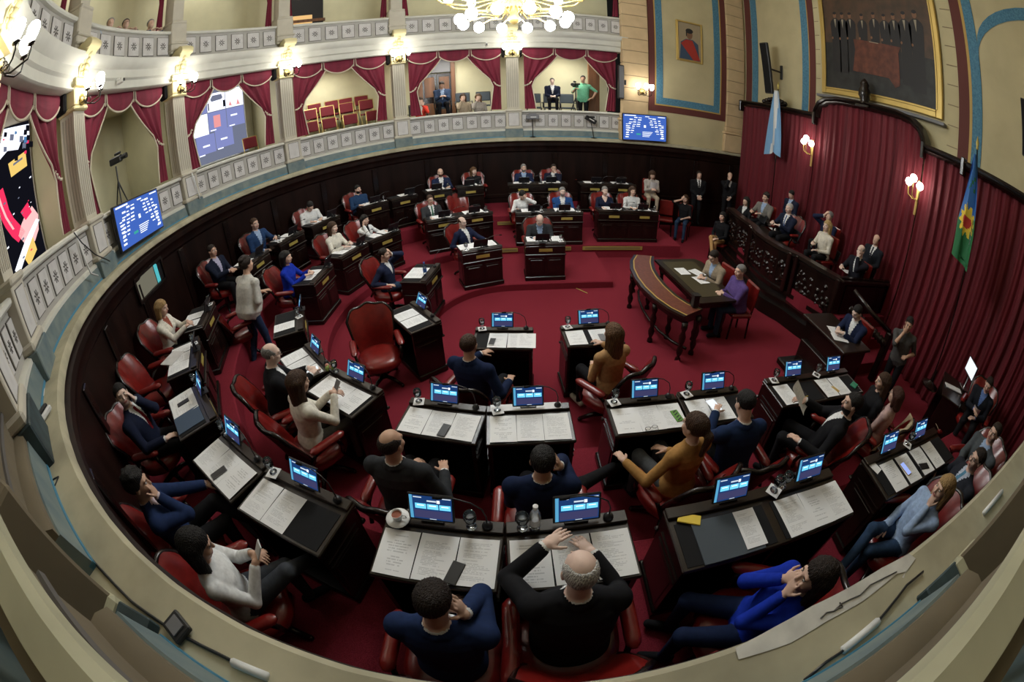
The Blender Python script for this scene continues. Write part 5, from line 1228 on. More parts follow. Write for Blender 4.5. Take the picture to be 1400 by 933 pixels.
    if opn is not None:
        w0_ = SP-.02-opn; b_ = .012+.060*np.clip((w_-w0_)/(SP-.02-w0_),0,1.3); dl = np.abs(u_)-b_; mm = (lab == 1) & (v_ > .035) & (w_ > w0_) & (np.abs(dl) < .55*vox); pos[mm] -= ax*(dl*np.sign(u_))[mm][:,None]; u_[mm] -= (dl*np.sign(u_))[mm]*1.001
        w0 = SP-.02-opn; tv = np.clip((w_-w0)/(SP-.02-w0),0,1.3); vm = (lab == 1) & (v_ < .150+fat) & (v_ > .035) & (w_ > w0) & (np.abs(u_) < .012+.060*tv); lab[vm] = 2
        lab[(lab == 1) & (w_ > SP+.004) & (np.hypot(u_,v_) < .066)] = 2
        if tie is not None: lab[(lab == 2) & (v_ > .03) & (np.abs(u_) < .020+.008*(1-tv)) & (w_ < SP+.0)] = 6
    if beard is not None: lab[((lab == 0)|(lab == 5)) & (hl[:,2] < -.043) & (hl[:,2] > -.125) & (hl[:,1] > -.01) & ~((hl[:,2] > -.068) & (hl[:,2] < -.054) & (np.abs(hl[:,0]) < .02))] = 7
    MM = [skinm(skin), cloth(top), cloth(shirt), cloth(legc), cloth(shoe), 'lips', cloth(tie) if tie else cloth(shirt), hairm(beard) if beard else skinm(skin), cloth(shirt)]
    fl = np.sort(lab[q],axis=1)[:,1]
    root = np_mesh('person', pos, q, MM, fl)
    nr = vnormals(pos, q)
    garments = [('jacket' if opn is not None else 'top',(1,),.004),('shirt',(2,),.0025),('trousers',(3,),.003),('shoes',(4,),.002),('cuffs',(8,),.002)]+([('tie',(6,),.007)] if tie else [])
    for nm, labs, off in garments:
        mk = np.isin(fl,labs)
        if mk.sum() < 12: continue
        if nm == 'cuffs':
            fc = pos[q].mean(1); near = np.linalg.norm(fc-ws[1],axis=1) < np.linalg.norm(fc-ws[-1],axis=1)
            for m2 in (mk & near, mk & ~near):
                if m2.sum() > 6: fq = q[m2]; ids, inv = np.unique(fq, return_inverse=True); np_mesh('shirt_cuff', pos[ids]+nr[ids]*off, inv.reshape(-1,4), [MM[8]], None, root)
            continue
        if nm == 'shoes':
            mid = (an[1]+an[-1])/2; ax2 = unit(an[1]-an[-1]); sidev = (pos[q].mean(1)-mid)@ax2
            for sg in (-1,1):
                m2 = mk & (sidev*sg > 0)
                if m2.sum() > 6: fq = q[m2]; ids, inv = np.unique(fq, return_inverse=True); np_mesh('shoe', pos[ids]+nr[ids]*off, inv.reshape(-1,4), [MM[4]], None, root)
            continue
        fq = q[mk]; ids, inv = np.unique(fq, return_inverse=True); np_mesh(nm, pos[ids]+nr[ids]*off, inv.reshape(-1,4), [MM[labs[0]]], None, root)
    # hair
    hs, hcol = hair; hm = hairm(hcol); HF = Field(); Ri = Rh
    def hair_short(vol=1.0, front=.068, nape=-.070, drop=0.0):
        c, r = T(0,-.016,.036), V3(.081,.101,.088)*vol; m1 = .80
        def fn(P):
            qq = (P-hc)@Ri; e = (P-c)@Ri; k0 = np.linalg.norm(e/r,axis=-1); k1 = np.linalg.norm(e/(r*r),axis=-1)+1e-9; dd = k0*(k0-1)/k1
            y, zz, x = qq[...,1], qq[...,2], np.abs(qq[...,0])
            line = np.interp(y,[-.12,-.06,-.01,.03,.055,.09],[nape,nape+.005,-.012,.012,front-.016,front])-drop; cut = (line-zz)*.75
            return np.maximum(dd,cut)
        HF.raw(fn, c-.13, c+.13, 0, .01)
    if hs in ('short','curly'):
        hair_short(1.0 if hs == 'short' else 1.10)
        if hs == 'curly':
            rg = random.Random(NP_)
            for k in range(26):
                a, b = rg.uniform(0,2*pi), rg.uniform(.1,1.3); HF.ell(T(.078*cos(a)*sin(b),-.02+.095*sin(a)*sin(b)*.9-.01,.045+.085*cos(b)),(.026,.026,.024),None,0,.012)
    elif hs in ('bald','balding'):
        c, r = T(0,-.016,.030), V3(.080,.098,.084)
        top_ = .052 if hs == 'bald' else .085
        def fnb(P):
            qq = (P-hc)@Ri; e = (P-c)@Ri; k0 = np.linalg.norm(e/r,axis=-1); k1 = np.linalg.norm(e/(r*r),axis=-1)+1e-9; dd = k0*(k0-1)/k1
            y, zz, x = qq[...,1], qq[...,2], np.abs(qq[...,0]); line = np.interp(y,[-.12,-.06,-.01,.03],[-.068,-.062,-.012,.012]); lim = top_-np.maximum(0,y+.02)*.9
            return np.maximum(np.maximum(dd,(line-zz)*.75), np.maximum((zz-lim)*.7, y-.045))
        HF.raw(fnb, c-.13, c+.13, 0, .006)
    elif hs in ('long','longer','bob','bun','pony'):
        hair_short(1.06,front=.060,nape=-.085,drop=.012)
        dn = V3(0,0,-1); bk = unit(Rh@V3(0,-1,0)*V3(1,1,0)); sd = unit(Rh@V3(1,0,0)*V3(1,1,0))
        L = {'long':.27,'longer':.36,'bob':.13,'bun':.0,'pony':.0}[hs]
        if L:
            for s in (-1,1): HF.cap(T(s*.070,-.012,.03),T(s*.078,-.010,-.05)+dn*(L*.5)+bk*.01,.026,.022,0,.03).cap(T(s*.062,-.055,.02),hc+sd*s*.055+bk*.085+dn*(L-.02),.036,.026,0,.04)
            HF.cap(T(0,-.07,.02),hc+bk*.105+dn*(L),.052,.036,0,.04); HF.cap(T(-.03,-.07,0),hc-sd*.03+bk*.10+dn*L,.045,.032,0,.04).cap(T(.03,-.07,0),hc+sd*.03+bk*.10+dn*L,.045,.032,0,.04)
        elif hs == 'bun': HF.ell(T(0,-.125,.01),(.045,.040,.042),Rh,0,.01)
        else: HF.cap(T(0,-.095,.03),T(0,-.15,.0),.03,.03,0,.02).cap(T(0,-.15,.0),hc+bk*.14+dn*.20,.032,.018,0,.02)
    if HF.pr:
        hp_, hq, _ = HF.mesh(max(.0065,min(vox,.0095))); hp_ = smooth_verts(hp_,hq,1); hn = vnormals(hp_,hq); hq3 = (hp_-hc)@Rh
        an_ = np.arctan2(hq3[:,0],hq3[:,1]+.02); amp = .0018 if hs not in ('bald','balding') else .0008
        hp_ = hp_+hn*(amp*(np.sin(an_*37+hq3[:,2]*30)+.7*np.sin(an_*61-hq3[:,2]*55+1.3)+.5*np.sin(hq3[:,1]*140+hq3[:,0]*90)))[:,None]; np_mesh('hair', hp_.astype(np.float32), hq, [hm], None, root)
    # eyes, brows, glasses
    if vox < .0125:
        for s in (-1,1): MB().use('eye_white').ball(tuple(T(s*.030,.0800,.002)),.0105,8,6).use('eye_dark').ball(tuple(T(s*.030,.0862,.001)),.0058,8,6).build('eye', root, smooth=True)
        for s in (-1,1): MB().use(hm).tube([tuple(T(s*.015,.094,.019)),tuple(T(s*.030,.093,.023)),tuple(T(s*.046,.083,.018))],[.003,.0045,.0025],5).build('eyebrow', root, smooth=True)
    if glasses:
        g = MB().use('black')
        for s in (-1,1):
            g.tube([tuple(T(s*.032+.021*cos(a),.106,.001+.016*sin(a))) for a in np.linspace(0,2*pi,13)],.0022,4,caps=False); g.tube([tuple(T(s*.053,.105,.004)),tuple(T(s*.079,.0,.004))],.0022,4)
        g.tube([tuple(T(-.011,.108,.004)),tuple(T(.011,.108,.004))],.0022,4); g.build('glasses', root)
    # ---- place so that the head is where the photograph has it
    zs = z
    hw_ = at(head[0], head[1], zs+hc[2]*sc) if hz is None else hz(head[0],head[1])
    dr = ray(*head); hd2 = dr[:2]/hypot(dr[0],dr[1])
    if ring is not None:
        tt = hypot(hw_[0],hw_[1])
        for it in range(40):
            q2 = hd2*tt; yw = yaw
            if yw is None: yw = math.degrees(atan2(CY-q2[1],CX-q2[0])) if q2[0] < CX else -90
            a = radians(yw+dyaw-90); pz = q2-sc*np.array((cos(a)*hc[0]-sin(a)*hc[1], sin(a)*hc[0]+cos(a)*hc[1]))
            rr = (pz[1]-CY) if pz[0] > CX else hypot(pz[0]-CX,pz[1]-CY)
            tt += (ring-rr)*.6
        zr = HC+tt*dr[2]/hypot(dr[0],dr[1]); sc = min(1.10,max(.93,(zr-zs)/hc[2])); hw_ = np.array((hd2[0]*tt,hd2[1]*tt,zr))
    if foot is not None:
        fp = at(foot[0],foot[1],z); tt = hypot(fp[0],fp[1])+.05; zr = HC+tt*dr[2]/hypot(dr[0],dr[1]); sc = min(1.15,max(.85,(zr-zs)/hc[2])); hw_ = np.array((hd2[0]*tt,hd2[1]*tt,zr))
    if yaw is None:
        if hw_[0] < CX: yaw = math.degrees(atan2(CY-hw_[1],CX-hw_[0]))
        else: yaw = 90 if hw_[1] < CY else -90
    yaw += dyaw; a = radians(yaw-90); c_, s_ = cos(a), sin(a)
    ox = hw_[0]-sc*(c_*hc[0]-s_*hc[1]); oy = hw_[1]-sc*(s_*hc[0]+c_*hc[1]); oz = zs if hz is None else hw_[2]-sc*hc[2]
    if PLOG: print('P', label[:40], 'sc', round(sc,2), 'z', round(float(oz),2), 'xy', round(float(ox),2), round(float(oy),2), 'yaw', round(yaw))
    root.location = (ox,oy,oz); root.rotation_euler = (0,0,a); root.scale = (sc,sc,sc)
    tag(root, label, 'person', group)
    if sit and chair:
        ca = radians((cyaw if cyaw is not None else yaw)-90); bx, by = ox+.02*sin(ca), oy-.02*cos(ca)
        cl = chair_label or ('red leather armchair under the '+' '.join(label.split()[:9]))
        if chair == 'arm': chair_fn = chair_at(bx,by,oz,ca,cl)
        elif chair == 'side': place('side', make_side_chair, (bx,by,oz), ca, cl, 'plain red upholstered side chairs')
    def loc(v): v = np.array(v,float)*sc; return np.array((ox+c_*v[0]-s_*v[1], oy+s_*v[0]+c_*v[1], oz+v[2]))
    return dict(o=root, R=loc(ws[1]), L=loc(ws[-1]), head=loc(hc), yaw=yaw, loc=loc, a=a)
def chair_at(x, y, z, a, label): return place('armchair', make_armchair, (x,y,z), a, label, 'red leather swivel armchairs')
# ============================================================ the people
P = {}
O, M_, I_ = Z_OUT, Z_MID, Z_IN
N1, N2, N3, N4 = .0065, .0085, .0105, .0125          # surface fineness, near to far
# --- outer ring, near the camera
P['A1'] = person('man in a navy suit with dark brown hair at the bottom, seen from behind', (593,822), O, lean=.14, hp=-22, hair=('short',H_DRK), top=(.014,.028,.085), R='cheek', L='lap', legs='sit', vox=N1, chair_label='red leather armchair under the dark-haired man in navy at the bottom')
P['A2'] = person('white-haired balding man in a black suit reaching towards his tablet', (793,782), O, lean=.16, hp=-14, hair=('balding',H_WHT), skin=SKP, top=BLACK, L=V3(-.13,.40,.97), lp=V3(-.8,.1,-.6), R='desk', fat=.06, vox=N1, lcurl=.2, chair_label='red leather armchair under the white-haired man in black')
P['A3'] = person('long-haired woman in a bright blue suit with hands clasped before her face', (1115,788), O, yaw=158, lean=-.20, fem=True, hair=('longer',H_DRK), top=ROYAL, opn=None, legc=(.008,.016,.05), R='mouth', L='mouth', legs='sit', hp=4, vox=N1, cyaw=150, chair_label='red leather armchair under the woman in a bright blue suit')
P['R1'] = person('woman with long fair hair in a light blue shirt, jeans and tan shoes', (1290,668), O, yaw=160, lean=-.12, fem=True, hair=('long',H_BLD), top=LBLUE, opn=None, legc=JEANS, shoe=(.45,.30,.17), R='lap', L='chin', legs='cross', vox=N1, sc=.95, chair_label='red leather armchair under the woman in the light blue shirt')
P['R2'] = person('man in a dark suit and blue tie with glasses beside the woman in light blue', (1336,628), O, yaw=150, lean=-.12, hair=('short',H_DRK), top=(.02,.022,.03), tie=(.10,.25,.38), shirt=(.45,.5,.6), glasses=True, R='arm', L='lap', vox=N2, sc=.95, chair_label='red leather armchair under the man with glasses and blue tie')
P['R3'] = person('man in a grey jacket and light blue shirt holding a phone, far right', (1360,592), O, yaw=165, lean=-.15, hair=('short',H_DRK), top=(.07,.08,.09), shirt=LBLUE, legc=(.015,.02,.05), R='clasp', L='lap', legs='out', vox=N2, sc=.95, chair_label='red leather armchair under the man in a grey jacket at far right')
P['R4'] = person('man in a dark suit and blue shirt holding a sheet beside the curtain', (1352,526), .46, yaw=192, lean=.12, hair=('short',H_DRK), top=(.012,.014,.02), shirt=(.12,.20,.45), R='clasp', L='lap', hp=-20, vox=N2, sc=.95, chair_label='red leather armchair by the curtain under the man in a dark suit')
P['A4a'] = person('man in a navy suit leaning his face on his hand at lower left', (188,662), O, dyaw=-12, lean=-.05, hy=-10, hp=-6, hair=('curly',H_BLK), skin=SKT, top=(.012,.03,.085), shirt=(.62,.5,.52), R='mouth', L=V3(-.20,.44,.72), legs='crossL', vox=N1, chair_label='red leather armchair under the man in navy leaning on his hand')
P['A4b'] = person('woman with long black hair in a white blouse looking at her phone', (268,745), O, dyaw=-32, lean=.02, fem=True, hp=-22, hair=('long',H_BLK), skin=SKT, top=WHITE, opn=None, legc=(.05,.055,.065), R=V3(.05,.30,.86), L=V3(-.05,.30,.86), rcurl=.7, lcurl=.7, legs='cross', vox=N1, chair_label='red leather armchair under the woman in a white blouse')
P['A5'] = person('young man in a navy suit and red tie looking up at the camera', (166,540), O, yaw=22, lean=-.05, side=.06, hy=-48, hp=10, hair=('short',H_BLK), skin=SKP, top=(.010,.014,.035), tie=(.20,.010,.015), opn=.30, R=V3(.22,.34,.72), L='cheek', rcurl=.3, legs='sit', vox=N1, chair_label='red leather armchair under the young man with a red tie')
P['A7'] = person('woman with a fair bob in a white jacket writing at her desk', (221,421), O, yaw=18, lean=.14, fem=True, hp=-12, hair=('bob',H_BLD), top=CREAMC, opn=.15, shirt=(.3,.08,.05), R=V3(.10,.46,.84), L=V3(-.02,.46,.86), rcurl=.8, legs='sit', vox=N2, chair_label='red leather armchair under the fair-haired woman in white')
P['O0'] = person('man in a dark suit and lavender shirt with hands together at the left', (290,343), O, yaw=-8, lean=-.06, hair=('short',H_DRK), skin=SKT, top=(.010,.014,.03), shirt=(.42,.40,.55), opn=.34, R='clasp', L='clasp', ring=5.46, vox=N2, chair_label='red leather armchair under the man in a lavender shirt')
P['O1'] = person('man in a bright navy jacket resting an arm on his desk', (348,306), O, yaw=-22, lean=.05, hair=('short',H_BRN), top=BLUE, shirt=LBLUE, opn=.32, R='lap', L=V3(-.16,.46,.86), ring=5.46, vox=N2, chair_label='red leather armchair under the man in a bright navy jacket')
P['O2'] = person('man in a white sweater with his head bowed over the desk', (424,282), O, yaw=-40, lean=.22, hp=-42, hair=('short',H_BLK), top=WHITE, opn=None, R='desk', L='desk', ring=5.46, vox=N2, chair_label='red leather armchair under the man in a white sweater')
P['O3'] = person('bearded man in a blue shirt at a desk by the far left wall', (489,259), O, lean=.12, hy=15, hair=('short',H_BLK), beard=H_BLK, top=(.02,.05,.12), opn=None, R='desk', L='clasp', ring=5.46, vox=N3, chair_label='red leather armchair under the bearded man in blue')
P['O5'] = person('bald bearded man in a navy suit and open white shirt by the far wall', (602,236), O, lean=.06, hair=('bald',H_BRN), beard=H_BRN, top=(.014,.022,.06), opn=.34, R='desk', L='desk', ring=5.46, vox=N3, chair_label='red leather armchair under the bald bearded man')
P['O6'] = person('woman with long light brown hair in black by the far wall', (648,239), O, lean=.06, fem=True, hy=20, hair=('long',H_LBR), skin=SKP, top=BLACK, opn=None, R='desk', L='clasp', ring=5.46, vox=N3, chair_label='red leather armchair under the woman in black by the far wall')
P['O7'] = person('grey-haired man in navy at the left of two men by the far wall', (716,232), O, lean=.04, hair=('short',H_GRY), beard=H_GRY, top=(.014,.022,.06), shirt=LBLUE, opn=.26, R='desk', L='desk', hy=12, ring=5.46, vox=N3, chair_label='red leather armchair under the grey-haired man in navy')
P['O7b'] = person('man with glasses and a hand at his chin by the far wall', (757,232), O, lean=.14, side=-.08, hair=('short',H_DRK), top=(.012,.014,.03), opn=.34, R='desk', L='chin', glasses=True, ring=5.46, vox=N3, chair_label='red leather armchair under the man with a hand at his chin')
# --- middle ring
P['M1'] = person('bald man in a dark grey suit seen from behind in the middle ring', (535,607), M_, dyaw=4, lean=.0, hair=('balding',H_DRK), skin=SKT, top=DKGREY, R=V3(.28,.20,.74), L='lap', hy=-16, fat=.03, vox=N1, chair_label='red leather armchair under the bald man in a dark grey suit')
P['M2'] = person('man in a navy suit with his leg stretched out to the right', (742,630), M_, dyaw=-4, lean=.02, hair=('short',H_BLK), skin=SKT, top=(.010,.016,.05), R='cheek', L='lap', legs='side', vox=N1, chair_label='red leather armchair under the man stretching out his leg')
P['M3'] = person('person in a mustard jacket with tied brown hair, arm on the armrest', (950,583), M_, dyaw=18, lean=.0, fem=True, hair=('pony',H_BRN), top=TAN, opn=None, legc=(.07,.075,.08), L=V3(-.40,.26,.76), R='lap', hy=10, vox=N1, chair_label='red leather armchair under the person in a mustard jacket')
P['M4'] = person('man in a navy suit bent over a lit phone, right of the mustard jacket', (1019,552), M_, dyaw=2, lean=.16, hair=('short',H_BLK), top=(.012,.026,.075), R='lap', L=V3(-.06,.42,.86), hp=-25, vox=N1, chair_label='red leather armchair under the man bent over a lit phone')
P['M5'] = person('bearded man in black reading a sheet of paper, face upturned', (1165,552), M_, yaw=128, lean=-.22, hy=18, hp=4, hair=('short',H_BLK), beard=H_BLK, top=BLACK, opn=.25, R=V3(.10,.36,.92), L=V3(-.33,.22,.76), vox=N1, chair_label='red leather armchair under the bearded man reading')
P['M5b'] = person('woman in black with brown hair in profile at the right', (1207,522), .06, yaw=150, lean=-.05, fem=True, hair=('long',H_BRN), top=BLACK, opn=None, R='lap', L='lap', vox=N2, chair=None)
P['M5c'] = person('woman with auburn hair and a pink blouse seen from behind at right', (1225,541), .02, yaw=104, lean=-.04, fem=True, hair=('bob',(.06,.02,.012)), top=(.50,.34,.32), opn=None, R='lap', L='lap', vox=N2, chair_label='red leather armchair draped with a cream jacket')
P['L1'] = person('woman in a white jacket with long brown hair holding a phone', (408,523), M_, dyaw=-8, lean=.10, fem=True, hp=-12, hair=('longer',H_BRN), top=CREAMC, opn=None, legc=(.1,.09,.08), R=V3(.10,.36,.92), L=V3(.02,.36,.90), rcurl=.7, lcurl=.7, vox=N1, chair_label='red leather armchair under the woman in a white jacket with a phone')
P['L2'] = person('balding man with glasses in a black suit touching his phone', (371,484), M_, yaw=36, lean=.14, hp=-10, hair=('balding',H_GRY), skin=SKP, top=BLACK, R=V3(.10,.44,.84), L=V3(-.05,.44,.84), glasses=True, fat=.04, vox=N1, chair_label='red leather armchair under the balding man in black')
P['B0'] = person('woman in a bright blue dress with dark hair at the left', (391,352), M_, yaw=2, lean=.12, fem=True, hair=('bob',H_BLK), top=ROYAL, opn=None, legc=ROYAL, R=V3(.10,.42,.84), L=V3(-.10,.42,.84), ring=3.98, vox=N2, chair_label='red leather armchair under the woman in a bright blue dress')
P['B1'] = person('woman in a cream jacket with long brown hair at the far left', (455,311), M_, yaw=-20, lean=.08, fem=True, hair=('longer',H_BRN), skin=SKP, top=CREAMC, opn=None, R='desk', L=V3(-.04,.42,.86), ring=3.98, vox=N2, chair_label='red leather armchair under the woman in a cream jacket')
P['B2'] = person('woman with black hair in a black vest and white sleeves', (499,302), M_, yaw=-30, lean=.14, fem=True, hair=('long',H_BLK), top=WHITE, opn=.20, shirt=BLACK, R='cheek', L=V3(-.26,.46,.84), ring=3.98, vox=N3, chair_label='red leather armchair under the woman in a black vest')
P['B3'] = person('man in a dark grey suit, white shirt and green tie', (588,273), M_, lean=-.02, hair=('short',H_BRN), top=(.035,.036,.04), tie=(.015,.10,.05), opn=.32, R='desk', L='desk', glasses=True, ring=3.98, vox=N3, chair_label='red leather armchair under the man with the green tie')
P['B4'] = person('woman in a white blouse with her head lowered on her hand', (714,270), M_, lean=.18, hp=-35, fem=True, hair=('pony',H_BLK), top=WHITE, opn=None, R='desk', L='brow', ring=3.98, vox=N3, chair_label='red leather armchair under the woman in a white blouse, far side')
P['B4b'] = person('man with grey hair and beard in a bright blue suit', (769,262), M_, lean=.16, hair=('short',H_GRY), beard=H_GRY, skin=SKP, top=(.02,.07,.22), opn=.30, R='clasp', L='desk', ring=3.98, vox=N3, chair_label='red leather armchair under the man in a bright blue suit')
P['B5'] = person('woman with short grey hair in a navy top', (827,261), M_, lean=.04, fem=True, hair=('short',H_GRY), skin=SKP, top=(.010,.014,.035), opn=.10, shirt=SKP, R='desk', L='desk', fat=.02, ring=3.98, vox=N3, chair_label='red leather armchair under the grey-haired woman in navy')
mat('cloth_stripe',(.60,.60,.60),.85,col2=(.08,.08,.10),nscale=26,stretch=(1,1,.05))
P['B5b'] = person('woman with brown hair in a white blouse striped with black', (865,261), M_, lean=.06, fem=True, hair=('long',H_BRN), top=(.60,.60,.59), opn=None, R='desk', L='clasp', ring=3.98, vox=N3, chair_label='red leather armchair under the woman in a striped blouse')
# --- inner ring
P['I0'] = person('man in a navy suit and jeans hiding his face in his hand', (526,352), I_, yaw=-12, lean=.0, hair=('short',H_DRK), top=(.012,.02,.05), legc=JEANS, R='arm', L='brow', legs='cross', ring=2.22, vox=N2, chair_label='red leather armchair under the man hiding his face')
P['I3'] = person('man with glasses leaning back in a navy suit and white shirt', (632,308), I_, yaw=-38, lean=-.22, hair=('balding',H_BRN), skin=SKP, top=(.010,.014,.04), opn=.40, L='desk', R='arm', glasses=True, ring=2.22, vox=N2, chair_label='red leather armchair under the man leaning back in navy')
P['I4'] = person('bald man in a dark suit looking down at his desk in the middle', (738,301), I_, lean=.20, hp=-45, hair=('bald',H_GRY), skin=SKP, top=DKGREY, shirt=LBLUE, opn=.36, R='desk', L='desk', ring=2.22, vox=N2, chair_label='red leather armchair under the bald man looking down')
P['I5'] = person('man in a navy suit with dark hair, elbow on the right armrest', (641,472), I_, yaw=62, lean=-.02, side=-.05, hair=('short',H_BRN), skin=SKT, top=(.010,.016,.048), R=V3(.30,.20,.72), L='desk', vox=N1, hy=8, chair_label='red leather armchair under the man in navy, inner ring')
P['I6'] = person('woman in a tan blazer with long brown hair seen from behind', (838,456), I_, yaw=112, lean=.08, fem=True, hair=('longer',H_LBR), top=(.38,.22,.10), opn=None, shoe=(.45,.42,.35), R='desk', L='lap', vox=N1, cyaw=128, chair_label='red leather armchair under the woman in a tan blazer')
# --- standing and along the edges
P['T'] = person('young man in a white T-shirt and jeans standing among the desks', (337,362), M_, yaw=62, kind='stand', legs='step', hz=lambda a,b: at(a,b,1.86), twist=.2, lean=.30, fat=.06, hair=('curly',H_DRK), skin=SKT, top=(.55,.53,.48), opn=None, sleeve='short', legc=(.02,.035,.08), R='front', L=V3(-.10,.36,1.02), chair=None, vox=N2, sc=1.06)
P['G'] = person('young man in a grey shirt standing by the curtain with a hand at his mouth', (1243,443), .0, yaw=214, kind='stand', legs='stand', lean=.05, side=.10, hair=('short',H_BLK), skin=SKT, top=(.075,.072,.07), opn=None, sleeve='short', R='mouth', L=V3(-.14,.16,1.08), hp=-12, chair=None, vox=N2, sc=.97)
P['S1'] = person('man in a black suit and tie standing by the far wall, left one', (956,239), 0.0, hz=lambda a,b: aty(a,b,11.35), yaw=-100, kind='stand', legs='stand', lean=0, hair=('short',H_DRK), top=BLACK, tie=BLACK, opn=.26, R='front', L='front', chair=None, vox=N4)
P['S2'] = person('man in a black suit with a hand at his mouth by the curtain corner', (998,241), 0.0, hz=lambda a,b: aty(a,b,11.1), yaw=-110, kind='stand', legs='stand', lean=0, hair=('bald',H_DRK), top=BLACK, opn=.16, R='mouth', L='front', chair=None, vox=N4)
P['W1'] = person('woman in a patterned cardigan reading a white sheet against the far wall', (892,239), O-.1, yaw=-100, lean=.08, fem=True, hp=-25, hair=('long',H_BRN), top=(.40,.36,.32), opn=None, legc=(.46,.38,.28), R='clasp', L='clasp', vox=N3, chair='side', chair_label='red side chair under the woman reading against the far wall')
P['W2'] = person('seated woman in black and jeans with a hand at her temple', (937,272), .0, yaw=-125, lean=.0, fem=True, hair=('long',H_BRN), top=BLACK, opn=None, sleeve='short', legc=JEANS, R='brow', L='lap', vox=N3, chair='side', chair_label='red side chair under the woman in black and jeans')
P['W3'] = person('person in black with beige trousers sitting left of the dais', (988,296), .0, yaw=-150, lean=.05, fem=True, hair=('long',H_BLK), top=BLACK, opn=None, legc=(.42,.24,.10), R='lap', L='knee', legs='cross', vox=N3, chair='side', chair_label='red side chair left of the presiding dais')
P['RO'] = person('young man in a navy suit writing at the low desk below the dais', (1172,427), .16, yaw=182, lean=.18, hp=-28, hair=('short',H_BLK), skin=SKP, top=(.012,.018,.05), opn=.3, R=V3(.08,.44,.86), L=V3(-.08,.44,.86), rcurl=.8, vox=N2, chair='side', chair_label='red side chair under the young man writing below the dais')
# --- clerks at the table
P['C1'] = person('man with glasses in a beige jacket reading papers at the table', (976,351), 0, yaw=190, lean=.20, hp=-28, hair=('short',H_DRK), top=(.30,.24,.17), shirt=LBLUE, opn=.3, R='clasp', L='desk', glasses=True, vox=N2, chair='side', chair_label='red side chair under the man in a beige jacket')
P['C2'] = person('man with grey hair in a purple checked shirt and jeans', (1012,371), 0, yaw=178, lean=.14, hy=10, hair=('short',H_GRY), top=(.10,.06,.20), opn=None, legc=JEANS, R='clasp', L='clasp', fat=.04, vox=N2, chair='side', chair_label='red side chair under the man in a purple shirt')
# --- the dais
hx = lambda X: (lambda px, py: atx(px,py,X))
P['D1'] = person('woman in black and white at the far end of the dais', (1020,275), DZ, hz=hx(6.35), yaw=200, lean=.1, fem=True, hair=('long',H_BLK), top=BLACK, opn=.15, R='desk', L='desk', vox=N4, chair='side', chair_label='red side chair at the far end of the dais')
P['D2'] = person('man in a grey jacket with curly dark hair on the dais', (1047,270), DZ, hz=hx(6.6), yaw=200, lean=.05, hair=('curly',H_DRK), top=(.17,.16,.145), shirt=LBLUE, opn=.3, R='desk', L='desk', vox=N3, chair='side', chair_label='red side chair under the man in a grey jacket on the dais')
P['D3'] = person('young man in a dark suit standing behind the presiding chair', (1082,266), DZ+.05, hz=hx(7.15), yaw=190, kind='stand', legs='stand', lean=.05, hp=-25, hair=('short',H_BLK), top=(.012,.016,.035), shirt=LBLUE, opn=.22, R='front', L='front', chair=None, vox=N4, sc=.92)
P['D4'] = person('white-haired man in a dark suit and blue tie presiding on the dais', (1079,285), DZ, hz=hx(6.45), yaw=190, lean=.06, hair=('short',H_WHT), skin=SKP, top=(.014,.018,.035), tie=(.08,.12,.25), opn=.28, R='desk', L='clasp', vox=N3, chair_label='red leather armchair of the white-haired man presiding')
P['D5'] = person('man with a raised hand at his head behind the blonde woman', (1134,296), DZ, hz=hx(7.2), yaw=185, lean=.05, hair=('short',H_GRY), top=(.014,.02,.05), opn=.15, R='brow', L='lap', vox=N4, chair='side', chair_label='red side chair at the back of the dais')
P['D6'] = person('woman with long blonde hair in a cream jacket on the dais', (1131,309), DZ, hz=hx(6.55), yaw=185, lean=.02, fem=True, hair=('longer',(.50,.34,.14)), skin=SKP, top=(.62,.57,.48), opn=None, R='clasp', L='lap', vox=N3, chair='side', chair_label='red side chair under the blonde woman on the dais')
P['D7'] = person('balding man in a dark suit with a hand at his mouth on the dais', (1177,343), DZ, hz=hx(6.7), yaw=185, lean=.05, hair=('balding',H_GRY), skin=SKP, top=(.012,.012,.018), opn=.25, R='desk', L='mouth', vox=N3, chair='side', chair_label='red side chair under the balding man on the dais')
P['D8'] = person('man in a dark suit standing at the near end of the dais', (1198,328), DZ-.1, hz=hx(7.2), yaw=190, kind='stand', legs='stand', lean=.0, hair=('bald',H_DRK), top=(.014,.016,.022), tie=(.05,.05,.06), opn=.24, R='front', L='front', chair=None, vox=N4, sc=.92)
# --- first gallery
def hr_(R): return lambda px, py: at_r(px,py,R)
P['g1'] = person('woman in a red jacket with her head on her hands at the gallery rail', (575,138), 2.62, hz=hr_(6.75), yaw=-70, lean=.25, fem=True, hp=-20, hair=('short',H_BRN), top=(.62,.05,.03), opn=.15, R='mouth', L='mouth', vox=N4, chair=None)
P['g2'] = person('man in a navy jacket and light shirt seated in the far gallery', (604,116), 2.9, hz=hr_(7.25), yaw=-80, lean=.1, hp=-30, hair=('short',H_DRK), skin=SKT, top=(.03,.05,.10), shirt=LBLUE, opn=.35, R='clasp', L='clasp', fat=.03, vox=N4, chair=None)
P['g3'] = person('long-haired woman, left of the two at the gallery rail', (633,133), 2.62, hz=hr_(6.75), yaw=-85, lean=.2, fem=True, hair=('long',H_BRN), top=(.35,.28,.20), opn=None, R='mouth', L='lap', vox=N4, chair=None)
P['g4'] = person('long-haired woman, right of the two at the gallery rail', (654,133), 2.62, hz=hr_(6.75), yaw=-90, lean=.2, fem=True, hair=('long',H_LBR), top=(.30,.27,.24), opn=None, R='mouth', L='lap', vox=N4, chair=None)
